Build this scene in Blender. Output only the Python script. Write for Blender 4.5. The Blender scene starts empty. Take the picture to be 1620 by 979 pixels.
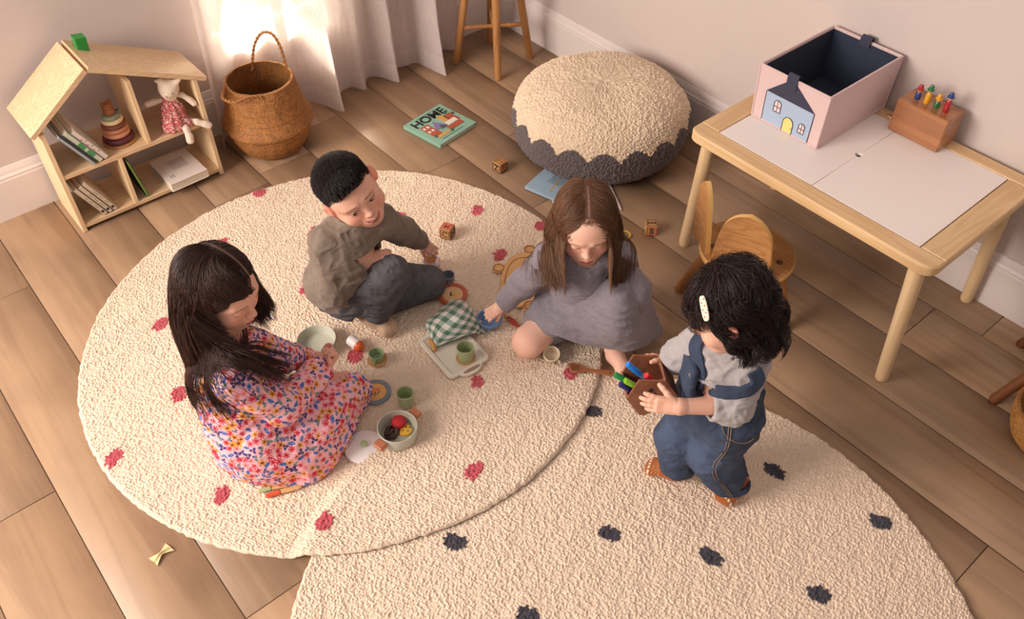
import bpy, math, random
import numpy as np
from mathutils import Vector, Matrix
from mathutils.kdtree import KDTree

SC = bpy.context.scene
COL = SC.collection
PI = math.pi
rnd = random.Random(7)
RS = np.random.RandomState(5)

# ------------------------------------------------------------------ camera
FPX = 1375.0
PITCH, YAW = math.radians(45.66), math.radians(40.01)
CAM = np.array([-2.4566, -3.0158, 2.0])
FW = np.array([math.sin(YAW)*math.cos(PITCH), math.cos(YAW)*math.cos(PITCH), -math.sin(PITCH)])
RT = np.array([math.cos(YAW), -math.sin(YAW), 0.0])
UP = np.cross(RT, FW)
cd = bpy.data.cameras.new('camera'); cam = bpy.data.objects.new('camera', cd); COL.objects.link(cam)
cam.location = CAM; cam.rotation_euler = (PI/2-PITCH, 0, -YAW)
cd.sensor_width = 36.0; cd.lens = FPX/1620*36.0; cd.clip_start = .05
SC.camera = cam
SC.view_settings.view_transform = 'Standard'; SC.view_settings.look = 'None'
SC.view_settings.gamma = 1.0; SC.view_settings.use_curve_mapping = False
SC.view_settings.exposure = 0.10
SC.cycles.use_denoising = True
SC.cycles.max_bounces = 8

# ------------------------------------------------------------------ light
w = bpy.data.worlds.new('world'); SC.world = w; w.use_nodes = True
w.node_tree.nodes['Background'].inputs[0].default_value = (1.0, .86, .80, 1)
w.node_tree.nodes['Background'].inputs[1].default_value = .36
def area(name, loc, target, sx, sy, power, color):
    l = bpy.data.lights.new(name, 'AREA'); l.shape = 'RECTANGLE'; l.size = sx; l.size_y = sy
    l.energy = power; l.color = color
    o = bpy.data.objects.new(name, l); COL.objects.link(o); o.location = loc
    o.rotation_euler = (Vector(target)-Vector(loc)).to_track_quat('-Z', 'Y').to_euler()
    return o
area('daylight_side_window', (-4.6, -.75, 2.0), (-1.5, -1.5, 0), 2.1, 1.7, 200, (1.0, .885, .80))
area('overhead_fill', (-2.6, -3.2, 3.6), (-1.6, -1.6, 0), 2.4, 2.4, 10, (1.0, .86, .82))  # added fill lamp overhead; no ceiling is built to bounce daylight
area('daylight_behind_curtain', (-1.12, .55, .95), (-1.15, -.2, .35), .7, .5, 26, (1.0, .88, .70))
def spot(name, loc, target, power, deg, color, size=.03, blend=.35):
    l = bpy.data.lights.new(name, 'SPOT'); l.energy = power; l.spot_size = math.radians(deg); l.color = color
    l.shadow_soft_size = size; l.spot_blend = blend
    o = bpy.data.objects.new(name, l); COL.objects.link(o); o.location = loc
    o.rotation_euler = (Vector(target)-Vector(loc)).to_track_quat('-Z', 'Y').to_euler()
    return o
spot('sun_glint_behind_curtain', (-1.34, .5, .80), (-1.285, 0, .43), 260, 17, (1, .86, .64), .02, .6)
spot('sun_glint_behind_curtain', (-1.16, .5, .80), (-1.13, 0, .42), 200, 13, (1, .88, .66), .02, .6)
spot('sun_glint_behind_curtain', (-1.03, .5, .80), (-1.01, 0, .40), 110, 11, (1, .88, .68), .02, .6)

# ------------------------------------------------------------------ geometry from the picture to the room
def pt(px, py, z=0.0):
    "the point of the room at height z that the camera sees at pixel px, py"
    d = FW + (px-810)/FPX*RT - (py-489.5)/FPX*UP
    return CAM + d*((z-CAM[2])/d[2])
def pty(px, py, y):
    d = FW + (px-810)/FPX*RT - (py-489.5)/FPX*UP
    return CAM + d*((y-CAM[1])/d[1])
def ptx(px, py, x):
    d = FW + (px-810)/FPX*RT - (py-489.5)/FPX*UP
    return CAM + d*((x-CAM[0])/d[0])
def dirv(r, u, t):
    "direction from picture-right, picture-up and toward-the-camera parts"
    v = r*RT + u*UP - t*FW
    return v/(np.linalg.norm(v)+1e-12)
def hit(fields, px, py, lift=0.0):
    "first point of the solids that the camera sees at a pixel, raised by lift toward the camera"
    d = FW + (px-810)/FPX*RT - (py-489.5)/FPX*UP; d = d/np.linalg.norm(d); T = np.arange(1.6, 3.4, .0015); P = CAM+T[:, None]*d
    fs = fields if isinstance(fields, (list, tuple)) else [fields]
    v = np.min([np.where(((P > f.lo) & (P < f.lo+f.h*(f.n-1))).all(1), f.sample(P), 1.) for f in fs], axis=0); k = np.argmax(v < 0)
    return None if v[k] >= 0 else P[k]-d*lift
def nrm(v):
    v = np.asarray(v, float); return v/(np.linalg.norm(v)+1e-12)

# ------------------------------------------------------------------ objects
def link(o, parent=None):
    COL.objects.link(o)
    if parent is not None: o.parent = parent
    return o
def obj(name, me, mat=None, parent=None, smooth=True):
    if mat is not None and len(me.materials) == 0: me.materials.append(mat)
    if smooth and len(me.polygons): me.polygons.foreach_set('use_smooth', np.ones(len(me.polygons), bool))
    o = bpy.data.objects.new(name, me)
    return link(o, parent)
def tag(o, label=None, cat=None, group=None, kind=None):
    if label: o['label'] = label
    if cat: o['category'] = cat
    if group: o['group'] = group
    if kind: o['kind'] = kind
    return o
def empty(name, loc=(0, 0, 0), rz=0.0, label=None, cat=None, group=None):
    o = bpy.data.objects.new(name, None); o.location = loc; o.rotation_euler = (0, 0, rz)
    o.empty_display_size = .05
    COL.objects.link(o); tag(o, label, cat, group); return o
def copy_tree(o, parent=None):
    c = o.copy(); COL.objects.link(c); c.parent = parent
    for ch in list(o.children): copy_tree(ch, c)
    return c

def np_mesh(name, V, F, cols=None):
    "V (n,3); F (m,4) or (m,3) or list of both"
    V = np.ascontiguousarray(V, np.float32)
    Fs = F if isinstance(F, list) else [F]
    Fs = [np.asarray(f, np.int32) for f in Fs if len(f)]
    me = bpy.data.meshes.new(name)
    me.vertices.add(len(V)); me.vertices.foreach_set('co', V.ravel())
    loops = np.concatenate([f.ravel() for f in Fs]); n = sum(len(f) for f in Fs)
    sizes = np.concatenate([np.full(len(f), f.shape[1]) for f in Fs])
    starts = np.concatenate([[0], np.cumsum(sizes)[:-1]])
    me.loops.add(len(loops)); me.loops.foreach_set('vertex_index', loops)
    me.polygons.add(n); me.polygons.foreach_set('loop_start', starts.astype(np.int32))
    me.update(calc_edges=True)
    if cols is not None: vcol(me, cols)
    return me
def vcol(me, cols):
    a = me.color_attributes.new('Col', 'FLOAT_COLOR', 'POINT')
    c = np.ones((len(cols), 4), np.float32); c[:, :3] = np.asarray(cols)[:, :3]
    a.data.foreach_set('color', c.ravel())
def verts(me):
    v = np.empty(len(me.vertices)*3, np.float32); me.vertices.foreach_get('co', v); return v.reshape(-1, 3)

class MB:
    "collects shapes; .build() links them as one mesh object"
    def __init__(s): s.V = []; s.F = []; s.n = 0; s.mi = []; s.cur = 0
    def add(s, V, F):
        V = [tuple(map(float, v)) for v in V]
        s.V += V; s.F += [tuple(int(i)+s.n for i in f) for f in F]; s.mi += [s.cur]*len(F); s.n += len(V); return s
    def box(s, c, d, R=None, bev=0.0):
        "box centre c, size d, chamfered by bev"
        hx, hy, hz = [x/2 for x in d]; b = min(bev, hx*.95, hy*.95, hz*.95)
        R = np.eye(3) if R is None else np.asarray(R)
        bm = []
        if b <= 0:
            V = [(x, y, z) for x in (-hx, hx) for y in (-hy, hy) for z in (-hz, hz)]
            F = [(0, 1, 3, 2), (4, 6, 7, 5), (0, 4, 5, 1), (2, 3, 7, 6), (0, 2, 6, 4), (1, 5, 7, 3)]
        else:
            V = []; idx = {}
            for sx in (-1, 1):
                for sy in (-1, 1):
                    for sz in (-1, 1):
                        for a in range(3):
                            p = [sx*(hx-b), sy*(hy-b), sz*(hz-b)]; p[a] = (sx*hx, sy*hy, sz*hz)[a]
                            idx[sx, sy, sz, a] = len(V); V.append(tuple(p))
            F = []
            for a in range(3):
                o1, o2 = [(1, 2), (2, 0), (0, 1)][a]
                for sg in (-1, 1):
                    q = []
                    for (u, v) in ((-1, -1), (1, -1), (1, 1), (-1, 1)):
                        k = [0, 0, 0]; k[a] = sg; k[o1] = u; k[o2] = v; q.append(idx[k[0], k[1], k[2], a])
                    F.append(tuple(q if sg > 0 else q[::-1]))
                # edges along axis a
                for (u, v) in ((-1, -1), (1, -1), (1, 1), (-1, 1)):
                    k0 = [0, 0, 0]; k0[o1] = u; k0[o2] = v; k1 = list(k0); k0[a] = -1; k1[a] = 1
                    q = (idx[(*k0, o1)], idx[(*k1, o1)], idx[(*k1, o2)], idx[(*k0, o2)])
                    F.append(q if u*v < 0 else q[::-1])
            for sx in (-1, 1):
                for sy in (-1, 1):
                    for sz in (-1, 1):
                        q = tuple(idx[sx, sy, sz, a] for a in range(3)); F.append(q if sx*sy*sz > 0 else q[::-1])
        V = (np.array(V) @ R.T) + np.array(c)
        return s.add(V, F)
    def tube(s, pts, r, n=12, cap=True, flat=None):
        "tube along pts; r number or list"
        P = np.array(pts, float); m = len(P); r = np.full(m, r) if np.isscalar(r) else np.array(r, float)
        T = np.gradient(P, axis=0); T /= np.linalg.norm(T, axis=1)[:, None]+1e-12
        a = np.array([0, 0, 1.]) if abs(T[0][2]) < .9 else np.array([1., 0, 0])
        N = np.cross(T[0], a); N /= np.linalg.norm(N); V = []
        for i in range(m):
            N = N-T[i]*(N@T[i]); N /= np.linalg.norm(N)+1e-12; B = np.cross(T[i], N)
            for k in range(n):
                t = 2*PI*k/n; e = (1, 1) if flat is None else flat
                V.append(P[i]+r[i]*(math.cos(t)*N*e[0]+math.sin(t)*B*e[1]))
        F = [(i*n+k, i*n+(k+1) % n, (i+1)*n+(k+1) % n, (i+1)*n+k) for i in range(m-1) for k in range(n)]
        if cap: F += [tuple(range(n))[::-1], tuple((m-1)*n+k for k in range(n))]
        return s.add(V, F)
    def lathe(s, prof, n=40, c=(0, 0, 0), R=None, a0=0.0):
        "prof [(r,z)...] closed at r=0 ends"
        V = []; m = len(prof)
        for (r, z) in prof:
            for k in range(n):
                t = 2*PI*k/n+a0; V.append((r*math.cos(t), r*math.sin(t), z))
        F = [(i*n+k, i*n+(k+1) % n, (i+1)*n+(k+1) % n, (i+1)*n+k) for i in range(m-1) for k in range(n)]
        V = np.array(V)
        if R is not None: V = V @ np.asarray(R).T
        return s.add(V+np.array(c), F)
    def prism(s, poly, z0, z1, R=None, c=(0, 0, 0), bev=0.0):
        "2D outline extruded; optional chamfer"
        P = np.array(poly, float); n = len(P)
        A = ((P[:, 0]*np.roll(P[:, 1], -1)-np.roll(P[:, 0], -1)*P[:, 1]).sum())/2
        if A < 0: P = P[::-1]
        if bev > 0:
            d1 = np.roll(P, -1, 0)-P; d1 /= np.linalg.norm(d1, axis=1)[:, None]+1e-12
            nn = np.stack([d1[:, 1], -d1[:, 0]], 1); n2 = nn+np.roll(nn, 1, 0); n2 /= np.linalg.norm(n2, axis=1)[:, None]+1e-12
            I = P-n2*bev
            layers = [(I, z0), (P, z0+bev), (P, z1-bev), (I, z1)]
        else: layers = [(P, z0), (P, z1)]
        V = [(p[0], p[1], z) for L, z in layers for p in L]; V = np.array(V)
        F = [(i*n+k, i*n+(k+1) % n, (i+1)*n+(k+1) % n, (i+1)*n+k) for i in range(len(layers)-1) for k in range(n)]
        F += [tuple(range(n))[::-1], tuple((len(layers)-1)*n+k for k in range(n))]
        if R is not None: V = V @ np.asarray(R).T
        return s.add(V+np.array(c), F)
    def ball(s, c, r, n=16, m=10, R=None):
        r = (r, r, r) if np.isscalar(r) else r; V = []; 
        for i in range(m+1):
            a = PI*i/m
            for k in range(n):
                t = 2*PI*k/n; V.append((r[0]*math.sin(a)*math.cos(t), r[1]*math.sin(a)*math.sin(t), -r[2]*math.cos(a)))
        F = [(i*n+k, i*n+(k+1) % n, (i+1)*n+(k+1) % n, (i+1)*n+k) for i in range(m) for k in range(n)]
        V = np.array(V)
        if R is not None: V = V @ np.asarray(R).T
        return s.add(V+np.array(c), F)
    def mesh(s, name):
        me = bpy.data.meshes.new(name); me.from_pydata(s.V, [], s.F); me.validate()
        return me
    def build(s, name, mat, parent=None, smooth=True, sharp=35):
        me = s.mesh(name)
        mats = mat if isinstance(mat, (list, tuple)) else [mat]
        for m in mats: me.materials.append(m)
        if len(mats) > 1 and len(me.polygons) == len(s.mi): me.polygons.foreach_set('material_index', s.mi)
        o = obj(name, me, None, parent, smooth)
        if smooth and sharp: me.set_sharp_from_angle(angle=math.radians(sharp))
        return o
def rotz(a): c, s = math.cos(a), math.sin(a); return np.array([[c, -s, 0], [s, c, 0], [0, 0, 1.]])
def rotx(a): c, s = math.cos(a), math.sin(a); return np.array([[1., 0, 0], [0, c, -s], [0, s, c]])
def roty(a): c, s = math.cos(a), math.sin(a); return np.array([[c, 0, s], [0, 1., 0], [-s, 0, c]])
def frame(z, xhint=(1, 0, 0)):
    "rotation whose third column is z"
    z = nrm(z); x = np.asarray(xhint, float); x = x-z*(x@z); x = nrm(x); return np.stack([x, np.cross(z, x), z], 1)
def rrect(w, h, r, n=6):
    P = []
    for cx, cy, a0 in ((w/2-r, h/2-r, 0), (-w/2+r, h/2-r, 90), (-w/2+r, -h/2+r, 180), (w/2-r, -h/2+r, 270)):
        for k in range(n+1):
            a = math.radians(a0+90*k/n); P.append((cx+r*math.cos(a), cy+r*math.sin(a)))
    return P
def catmull(P, n):
    P = np.array(P, float); m = len(P); Q = np.vstack([2*P[0]-P[1], P, 2*P[-1]-P[-2]])
    u = np.linspace(0, m-1-1e-9, n); i = u.astype(int); t = (u-i)[:, None]
    p0, p1, p2, p3 = Q[i], Q[i+1], Q[i+2], Q[i+3]
    return .5*((2*p1)+(-p0+p2)*t+(2*p0-5*p1+4*p2-p3)*t*t+(-p0+3*p1-3*p2+p3)*t**3)
def surf(G, nu, nv):
    "smooth grid through control net G[i][j]"
    G = np.array(G, float); A = np.stack([catmull(G[:, j], nu) for j in range(G.shape[1])], 1)
    return np.stack([catmull(A[i], nv) for i in range(nu)], 0)

# ------------------------------------------------------------------ noise
_perm = np.random.RandomState(3).permutation(512)
_pg = np.random.RandomState(4).rand(512).astype(np.float32)
def vnoise(P):
    "value noise in [-1,1] at points (n,3)"
    P = np.asarray(P, np.float32); I = np.floor(P).astype(np.int64); f = P-I; f = f*f*(3-2*f)
    def h(a, b, c): return _pg[_perm[(_perm[(_perm[a & 511]+b) & 511]+c) & 511]]
    x, y, z = I[:, 0], I[:, 1], I[:, 2]; fx, fy, fz = f[:, 0], f[:, 1], f[:, 2]
    def L(a, b, t): return a+(b-a)*t
    r = L(L(L(h(x, y, z), h(x+1, y, z), fx), L(h(x, y+1, z), h(x+1, y+1, z), fx), fy),
          L(L(h(x, y, z+1), h(x+1, y, z+1), fx), L(h(x, y+1, z+1), h(x+1, y+1, z+1), fx), fy), fz)
    return r*2-1
def fbm(P, o=3):
    P = np.asarray(P, np.float32); s = 0; a = 1.0; t = 0
    for k in range(o): s = s+a*vnoise(P*2**k+17.3*k); t += a; a *= .5
    return s/t

# ------------------------------------------------------------------ implicit solids
class Field:
    def __init__(s, lo, hi, h):
        s.h = h; s.lo = np.array(lo, float); s.n = np.ceil((np.array(hi)-s.lo)/h).astype(int)+1
        s.f = np.full(s.n, 1.0, np.float32)
    def _box(s, lo, hi):
        a = np.clip(np.floor((lo-s.lo)/s.h).astype(int), 0, s.n); b = np.clip(np.ceil((hi-s.lo)/s.h).astype(int)+1, 0, s.n)
        if (b <= a).any(): return None, None
        ax = [(s.lo[k]+s.h*np.arange(a[k], b[k])).astype(np.float32) for k in range(3)]
        return (slice(a[0], b[0]), slice(a[1], b[1]), slice(a[2], b[2])), ax
    def _mix(s, sl, d, k, op):
        g = s.f[sl]
        if op == 'u':
            if k > 0:
                h = np.maximum(k-np.abs(g-d), 0)/k; s.f[sl] = np.minimum(g, d)-h*h*k*.25
            else: s.f[sl] = np.minimum(g, d)
        else:
            d = -d
            if k > 0:
                h = np.maximum(k-np.abs(g-d), 0)/k; s.f[sl] = np.maximum(g, d)+h*h*k*.25
            else: s.f[sl] = np.maximum(g, d)
    def cone(s, a, b, ra, rb, k=.01, op='u'):
        "tapered capsule"
        a = np.array(a, float); b = np.array(b, float); m = max(ra, rb)+k+4*s.h
        sl, ax = s._box(np.minimum(a, b)-m, np.maximum(a, b)+m)
        if sl is None: return s
        X = ax[0][:, None, None]-a[0]; Y = ax[1][None, :, None]-a[1]; Z = ax[2][None, None, :]-a[2]
        d = b-a; L2 = d@d+1e-12
        t = np.clip((X*d[0]+Y*d[1]+Z*d[2])/L2, 0, 1)
        q = np.sqrt((X-t*d[0])**2+(Y-t*d[1])**2+(Z-t*d[2])**2)-(ra+(rb-ra)*t)
        s._mix(sl, q.astype(np.float32), k, op); return s
    def chain(s, P, R, k=.01, op='u'):
        for i in range(len(P)-1): s.cone(P[i], P[i+1], R[i], R[i+1], k, op)
        return s
    def ell(s, c, r, R=None, k=.01, op='u'):
        c = np.array(c, float); r = np.array((r,)*3 if np.isscalar(r) else r, float); R = np.eye(3) if R is None else np.asarray(R)
        m = np.sqrt(((R*r)**2).sum(1))+k+4*s.h
        sl, ax = s._box(c-m, c+m)
        if sl is None: return s
        X = ax[0][:, None, None]-c[0]; Y = ax[1][None, :, None]-c[1]; Z = ax[2][None, None, :]-c[2]
        u = [(X*R[0, j]+Y*R[1, j]+Z*R[2, j]) for j in range(3)]
        k0 = np.sqrt((u[0]/r[0])**2+(u[1]/r[1])**2+(u[2]/r[2])**2)
        k1 = np.sqrt((u[0]/r[0]**2)**2+(u[1]/r[1]**2)**2+(u[2]/r[2]**2)**2)+1e-9
        q = k0*(k0-1)/k1
        q = np.where(k0 < 1e-3, -r.min(), q)
        s._mix(sl, q.astype(np.float32), k, op); return s
    def rbox(s, c, hd, rad, R=None, k=.01, op='u'):
        "rounded box, half sizes hd"
        c = np.array(c, float); hd = np.array(hd, float); R = np.eye(3) if R is None else np.asarray(R)
        m = np.abs(R) @ (hd)+rad+k+4*s.h
        sl, ax = s._box(c-m, c+m)
        if sl is None: return s
        X = ax[0][:, None, None]-c[0]; Y = ax[1][None, :, None]-c[1]; Z = ax[2][None, None, :]-c[2]
        u = [np.abs(X*R[0, j]+Y*R[1, j]+Z*R[2, j])-hd[j] for j in range(3)]
        q = np.sqrt(sum(np.maximum(x, 0)**2 for x in u))+np.minimum(np.maximum(np.maximum(u[0], u[1]), u[2]), 0)-rad
        s._mix(sl, q.astype(np.float32), k, op); return s
    def patch(s, G, r, step=.008, k=.01):
        "thick smooth sheet through a control net"
        G = np.array(G, float)
        nu = int(np.linalg.norm(np.diff(G, axis=0), axis=2).sum(0).max()/step)+2
        nv = int(np.linalg.norm(np.diff(G, axis=1), axis=2).sum(1).max()/step)+2
        S = surf(G, nu, nv).reshape(-1, 3)
        for p in S: s.ell(p, r, None, k)
        return s
    def cut(s, p, n, lo=None, hi=None):
        "remove what lies on the +n side of the plane through p"
        n = nrm(n); sl, ax = s._box(s.lo if lo is None else np.array(lo), s.lo+s.h*s.n if hi is None else np.array(hi))
        d = (ax[0][:, None, None]-p[0])*n[0]+(ax[1][None, :, None]-p[1])*n[1]+(ax[2][None, None, :]-p[2])*n[2]
        s.f[sl] = np.maximum(s.f[sl], d.astype(np.float32)); return s
    def sample(s, P):
        q = (np.asarray(P)-s.lo)/s.h; q = np.clip(q, 0, s.n-1.001); i = q.astype(int); t = (q-i).astype(np.float32)
        f = s.f; x, y, z = i.T; a, b, c = t.T
        return (((f[x, y, z]*(1-a)+f[x+1, y, z]*a)*(1-b)+(f[x, y+1, z]*(1-a)+f[x+1, y+1, z]*a)*b)*(1-c) +
                ((f[x, y, z+1]*(1-a)+f[x+1, y, z+1]*a)*(1-b)+(f[x, y+1, z+1]*(1-a)+f[x+1, y+1, z+1]*a)*b)*c)
    def grad(s, P, e=None):
        e = e or s.h*1.5; P = np.asarray(P)
        g = np.stack([s.sample(P+np.eye(3)[k]*e)-s.sample(P-np.eye(3)[k]*e) for k in range(3)], 1)
        return g/(np.linalg.norm(g, axis=1)[:, None]+1e-9)
    def net(s, iso=0.0):
        "surface nets -> V, F"
        f = s.f-iso; ins = f < 0
        c = np.zeros(np.array(f.shape)-1, np.int8)
        for dx in (0, 1):
            for dy in (0, 1):
                for dz in (0, 1):
                    c += ins[dx:f.shape[0]-1+dx, dy:f.shape[1]-1+dy, dz:f.shape[2]-1+dz]
        act = (c > 0) & (c < 8); I = np.argwhere(act)
        idx = np.full(act.shape, -1, np.int32); idx[act] = np.arange(len(I))
        acc = np.zeros((len(I), 3)); cnt = np.zeros(len(I))
        corners = [(a, b, d) for a in (0, 1) for b in (0, 1) for d in (0, 1)]
        val = {k: f[I[:, 0]+k[0], I[:, 1]+k[1], I[:, 2]+k[2]] for k in corners}
        for k in corners:
            for ax in range(3):
                if k[ax] == 0:
                    k2 = list(k); k2[ax] = 1; k2 = tuple(k2); v0, v1 = val[k], val[k2]
                    m = (v0 < 0) != (v1 < 0); t = np.where(m, v0/(v0-v1+1e-20), 0)
                    p = np.tile(np.array(k, float), (len(I), 1)); p[:, ax] = t
                    acc[m] += p[m]; cnt += m
        V = s.lo+s.h*(I+acc/np.maximum(cnt, 1)[:, None])
        F = []
        for ax in range(3):
            o1, o2 = (ax+1) % 3, (ax+2) % 3
            sl0 = [slice(None)]*3; sl1 = [slice(None)]*3; sl0[ax] = slice(0, -1); sl1[ax] = slice(1, None)
            a, b = ins[tuple(sl0)], ins[tuple(sl1)]
            for flip, m in ((False, a & ~b), (True, ~a & b)):
                E = np.argwhere(m); E = E[(E[:, o1] > 0) & (E[:, o2] > 0)]
                E = E[(E[:, o1] < act.shape[o1]) & (E[:, o2] < act.shape[o2])]
                if not len(E): continue
                q = []
                for (u, v) in ((1, 1), (0, 1), (0, 0), (1, 0)):
                    J = E.copy(); J[:, o1] -= u; J[:, o2] -= v; q.append(idx[J[:, 0], J[:, 1], J[:, 2]])
                q = np.stack(q, 1); q = q[(q >= 0).all(1)]
                F.append(q[:, ::-1] if flip else q)
        return V, np.concatenate(F)
def merge(parts):
    V = []; F = []; n = 0
    for v, f in parts: V.append(v); F.append(f+n); n += len(v)
    return np.concatenate(V), np.concatenate(F)
def vnormals(V, F):
    n = np.cross(V[F[:, 2]]-V[F[:, 0]], V[F[:, -1]]-V[F[:, 1]]); N = np.zeros_like(V)
    for k in range(F.shape[1]): np.add.at(N, F[:, k], n)
    return N/(np.linalg.norm(N, axis=1)[:, None]+1e-12)

# ------------------------------------------------------------------ materials
def newmat(name):
    m = bpy.data.materials.new(name); m.use_nodes = True; return m, m.node_tree.nodes, m.node_tree.links
def lin(c):
    "sRGB 0-255 -> linear"
    o = []
    for x in c[:3]:
        x = x/255.0; o.append(x/12.92 if x <= .04045 else ((x+.055)/1.055)**2.4)
    return tuple(o)
def rgba(c): return (*lin(c), 1.0)
def plain(name, c, rough=.5, bump=0.0, scale=80.0, var=.0, spec=.5, coat=0.0, sheen=0.0, sss=0.0, detail=3.0):
    m, N, L = newmat(name); b = N['Principled BSDF']
    b.inputs['Base Color'].default_value = rgba(c); b.inputs['Roughness'].default_value = rough
    b.inputs['Specular IOR Level'].default_value = spec; b.inputs['Coat Weight'].default_value = coat
    b.inputs['Sheen Weight'].default_value = sheen
    if sss: b.inputs['Subsurface Weight'].default_value = sss; b.inputs['Subsurface Scale'].default_value = .01; b.inputs['Subsurface Radius'].default_value = (1, .35, .2)
    tc = N.new('ShaderNodeTexCoord')
    nz = N.new('ShaderNodeTexNoise'); nz.inputs['Scale'].default_value = scale; nz.inputs['Detail'].default_value = detail
    L.new(tc.outputs['Object'], nz.inputs['Vector'])
    if var:
        mx = N.new('ShaderNodeMix'); mx.data_type = 'RGBA'; mx.blend_type = 'MULTIPLY'; mx.inputs['Factor'].default_value = 1
        mr = N.new('ShaderNodeMapRange'); mr.inputs[3].default_value = 1-var; mr.inputs[4].default_value = 1+var*.6
        L.new(nz.outputs['Fac'], mr.inputs[0]); mx.inputs['A'].default_value = rgba(c); L.new(mr.outputs[0], mx.inputs['B'])
        L.new(mx.outputs['Result'], b.inputs['Base Color'])
    if bump:
        bp = N.new('ShaderNodeBump'); bp.inputs['Strength'].default_value = bump; bp.inputs['Distance'].default_value = .002
        L.new(nz.outputs['Fac'], bp.inputs['Height']); L.new(bp.outputs['Normal'], b.inputs['Normal'])
    return m
def vcmat(name, rough=.6, bump=0.0, scale=300.0, sheen=0.0, sss=0.0, spec=.4, var=.12, stretch=(1, 1, 1)):
    "colour from the mesh's own colour attribute"
    m, N, L = newmat(name); b = N['Principled BSDF']
    b.inputs['Roughness'].default_value = rough; b.inputs['Sheen Weight'].default_value = sheen
    b.inputs['Specular IOR Level'].default_value = spec
    if sss: b.inputs['Subsurface Weight'].default_value = sss; b.inputs['Subsurface Scale'].default_value = .008; b.inputs['Subsurface Radius'].default_value = (1, .35, .2)
    a = N.new('ShaderNodeAttribute'); a.attribute_name = 'Col'
    tc = N.new('ShaderNodeTexCoord'); mp = N.new('ShaderNodeMapping'); mp.inputs['Scale'].default_value = stretch
    nz = N.new('ShaderNodeTexNoise'); nz.inputs['Scale'].default_value = scale; nz.inputs['Detail'].default_value = 3
    L.new(tc.outputs['Object'], mp.inputs[0]); L.new(mp.outputs[0], nz.inputs['Vector'])
    mx = N.new('ShaderNodeMix'); mx.data_type = 'RGBA'; mx.blend_type = 'MULTIPLY'; mx.inputs['Factor'].default_value = 1
    mr = N.new('ShaderNodeMapRange'); mr.inputs[3].default_value = 1-var; mr.inputs[4].default_value = 1+var
    L.new(nz.outputs['Fac'], mr.inputs[0]); L.new(a.outputs['Color'], mx.inputs['A']); L.new(mr.outputs[0], mx.inputs['B'])
    L.new(mx.outputs['Result'], b.inputs['Base Color'])
    if bump:
        bp = N.new('ShaderNodeBump'); bp.inputs['Strength'].default_value = bump; bp.inputs['Distance'].default_value = .002
        L.new(nz.outputs['Fac'], bp.inputs['Height']); L.new(bp.outputs['Normal'], b.inputs['Normal'])
    return m
def wood(name, c1, c2, axis='X', scale=1.0, rough=.45, ring=.6, coat=0.0, attr=None):
    "grain running along axis"
    m, N, L = newmat(name); b = N['Principled BSDF']; b.inputs['Roughness'].default_value = rough; b.inputs['Coat Weight'].default_value = coat
    tc = N.new('ShaderNodeTexCoord'); mp = N.new('ShaderNodeMapping')
    st = {'X': (.06, 1, 1), 'Y': (1, .06, 1), 'Z': (1, 1, .06)}[axis]
    mp.inputs['Scale'].default_value = tuple(x*scale for x in st)
    L.new(tc.outputs['Object'], mp.inputs[0]); vec = mp.outputs[0]
    if attr:
        at = N.new('ShaderNodeAttribute'); at.attribute_name = attr
        ad = N.new('ShaderNodeVectorMath'); ad.operation = 'MULTIPLY_ADD'
        L.new(at.outputs['Color'], ad.inputs[0]); ad.inputs[1].default_value = (7, 3, 5); L.new(mp.outputs[0], ad.inputs[2]); vec = ad.outputs[0]
    n1 = N.new('ShaderNodeTexNoise'); n1.inputs['Scale'].default_value = 18; n1.inputs['Detail'].default_value = 4; n1.inputs['Distortion'].default_value = .8
    n2 = N.new('ShaderNodeTexNoise'); n2.inputs['Scale'].default_value = 160; n2.inputs['Detail'].default_value = 5; n2.inputs['Roughness'].default_value = .7
    L.new(vec, n1.inputs['Vector']); L.new(vec, n2.inputs['Vector'])
    wv = N.new('ShaderNodeMath'); wv.operation = 'MULTIPLY'; wv.inputs[1].default_value = 38*ring; L.new(n1.outputs['Fac'], wv.inputs[0])
    sn = N.new('ShaderNodeMath'); sn.operation = 'SINE'; L.new(wv.outputs[0], sn.inputs[0])
    mr = N.new('ShaderNodeMapRange'); mr.inputs[1].default_value = -1; mr.inputs[2].default_value = 1; L.new(sn.outputs[0], mr.inputs[0])
    a = N.new('ShaderNodeMath'); a.operation = 'MULTIPLY_ADD'; a.inputs[1].default_value = .45; L.new(mr.outputs[0], a.inputs[0])
    n2m = N.new('ShaderNodeMath'); n2m.operation = 'MULTIPLY'; n2m.inputs[1].default_value = .55; L.new(n2.outputs['Fac'], n2m.inputs[0]); L.new(n2m.outputs[0], a.inputs[2])
    mx = N.new('ShaderNodeMix'); mx.data_type = 'RGBA'; mx.inputs['A'].default_value = rgba(c1); mx.inputs['B'].default_value = rgba(c2)
    L.new(a.outputs[0], mx.inputs['Factor']); L.new(mx.outputs['Result'], b.inputs['Base Color'])
    bp = N.new('ShaderNodeBump'); bp.inputs['Strength'].default_value = .15; bp.inputs['Distance'].default_value = .001
    L.new(n2.outputs['Fac'], bp.inputs['Height']); L.new(bp.outputs['Normal'], b.inputs['Normal'])
    return m, mx, N, L
# ================================================================== THE ROOM
wall_m = plain('wall_paint', (206, 192, 186), .85, bump=.08, scale=25, var=.03)
base_m = plain('skirting_paint', (222, 211, 206), .45, bump=.02, scale=40)
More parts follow.
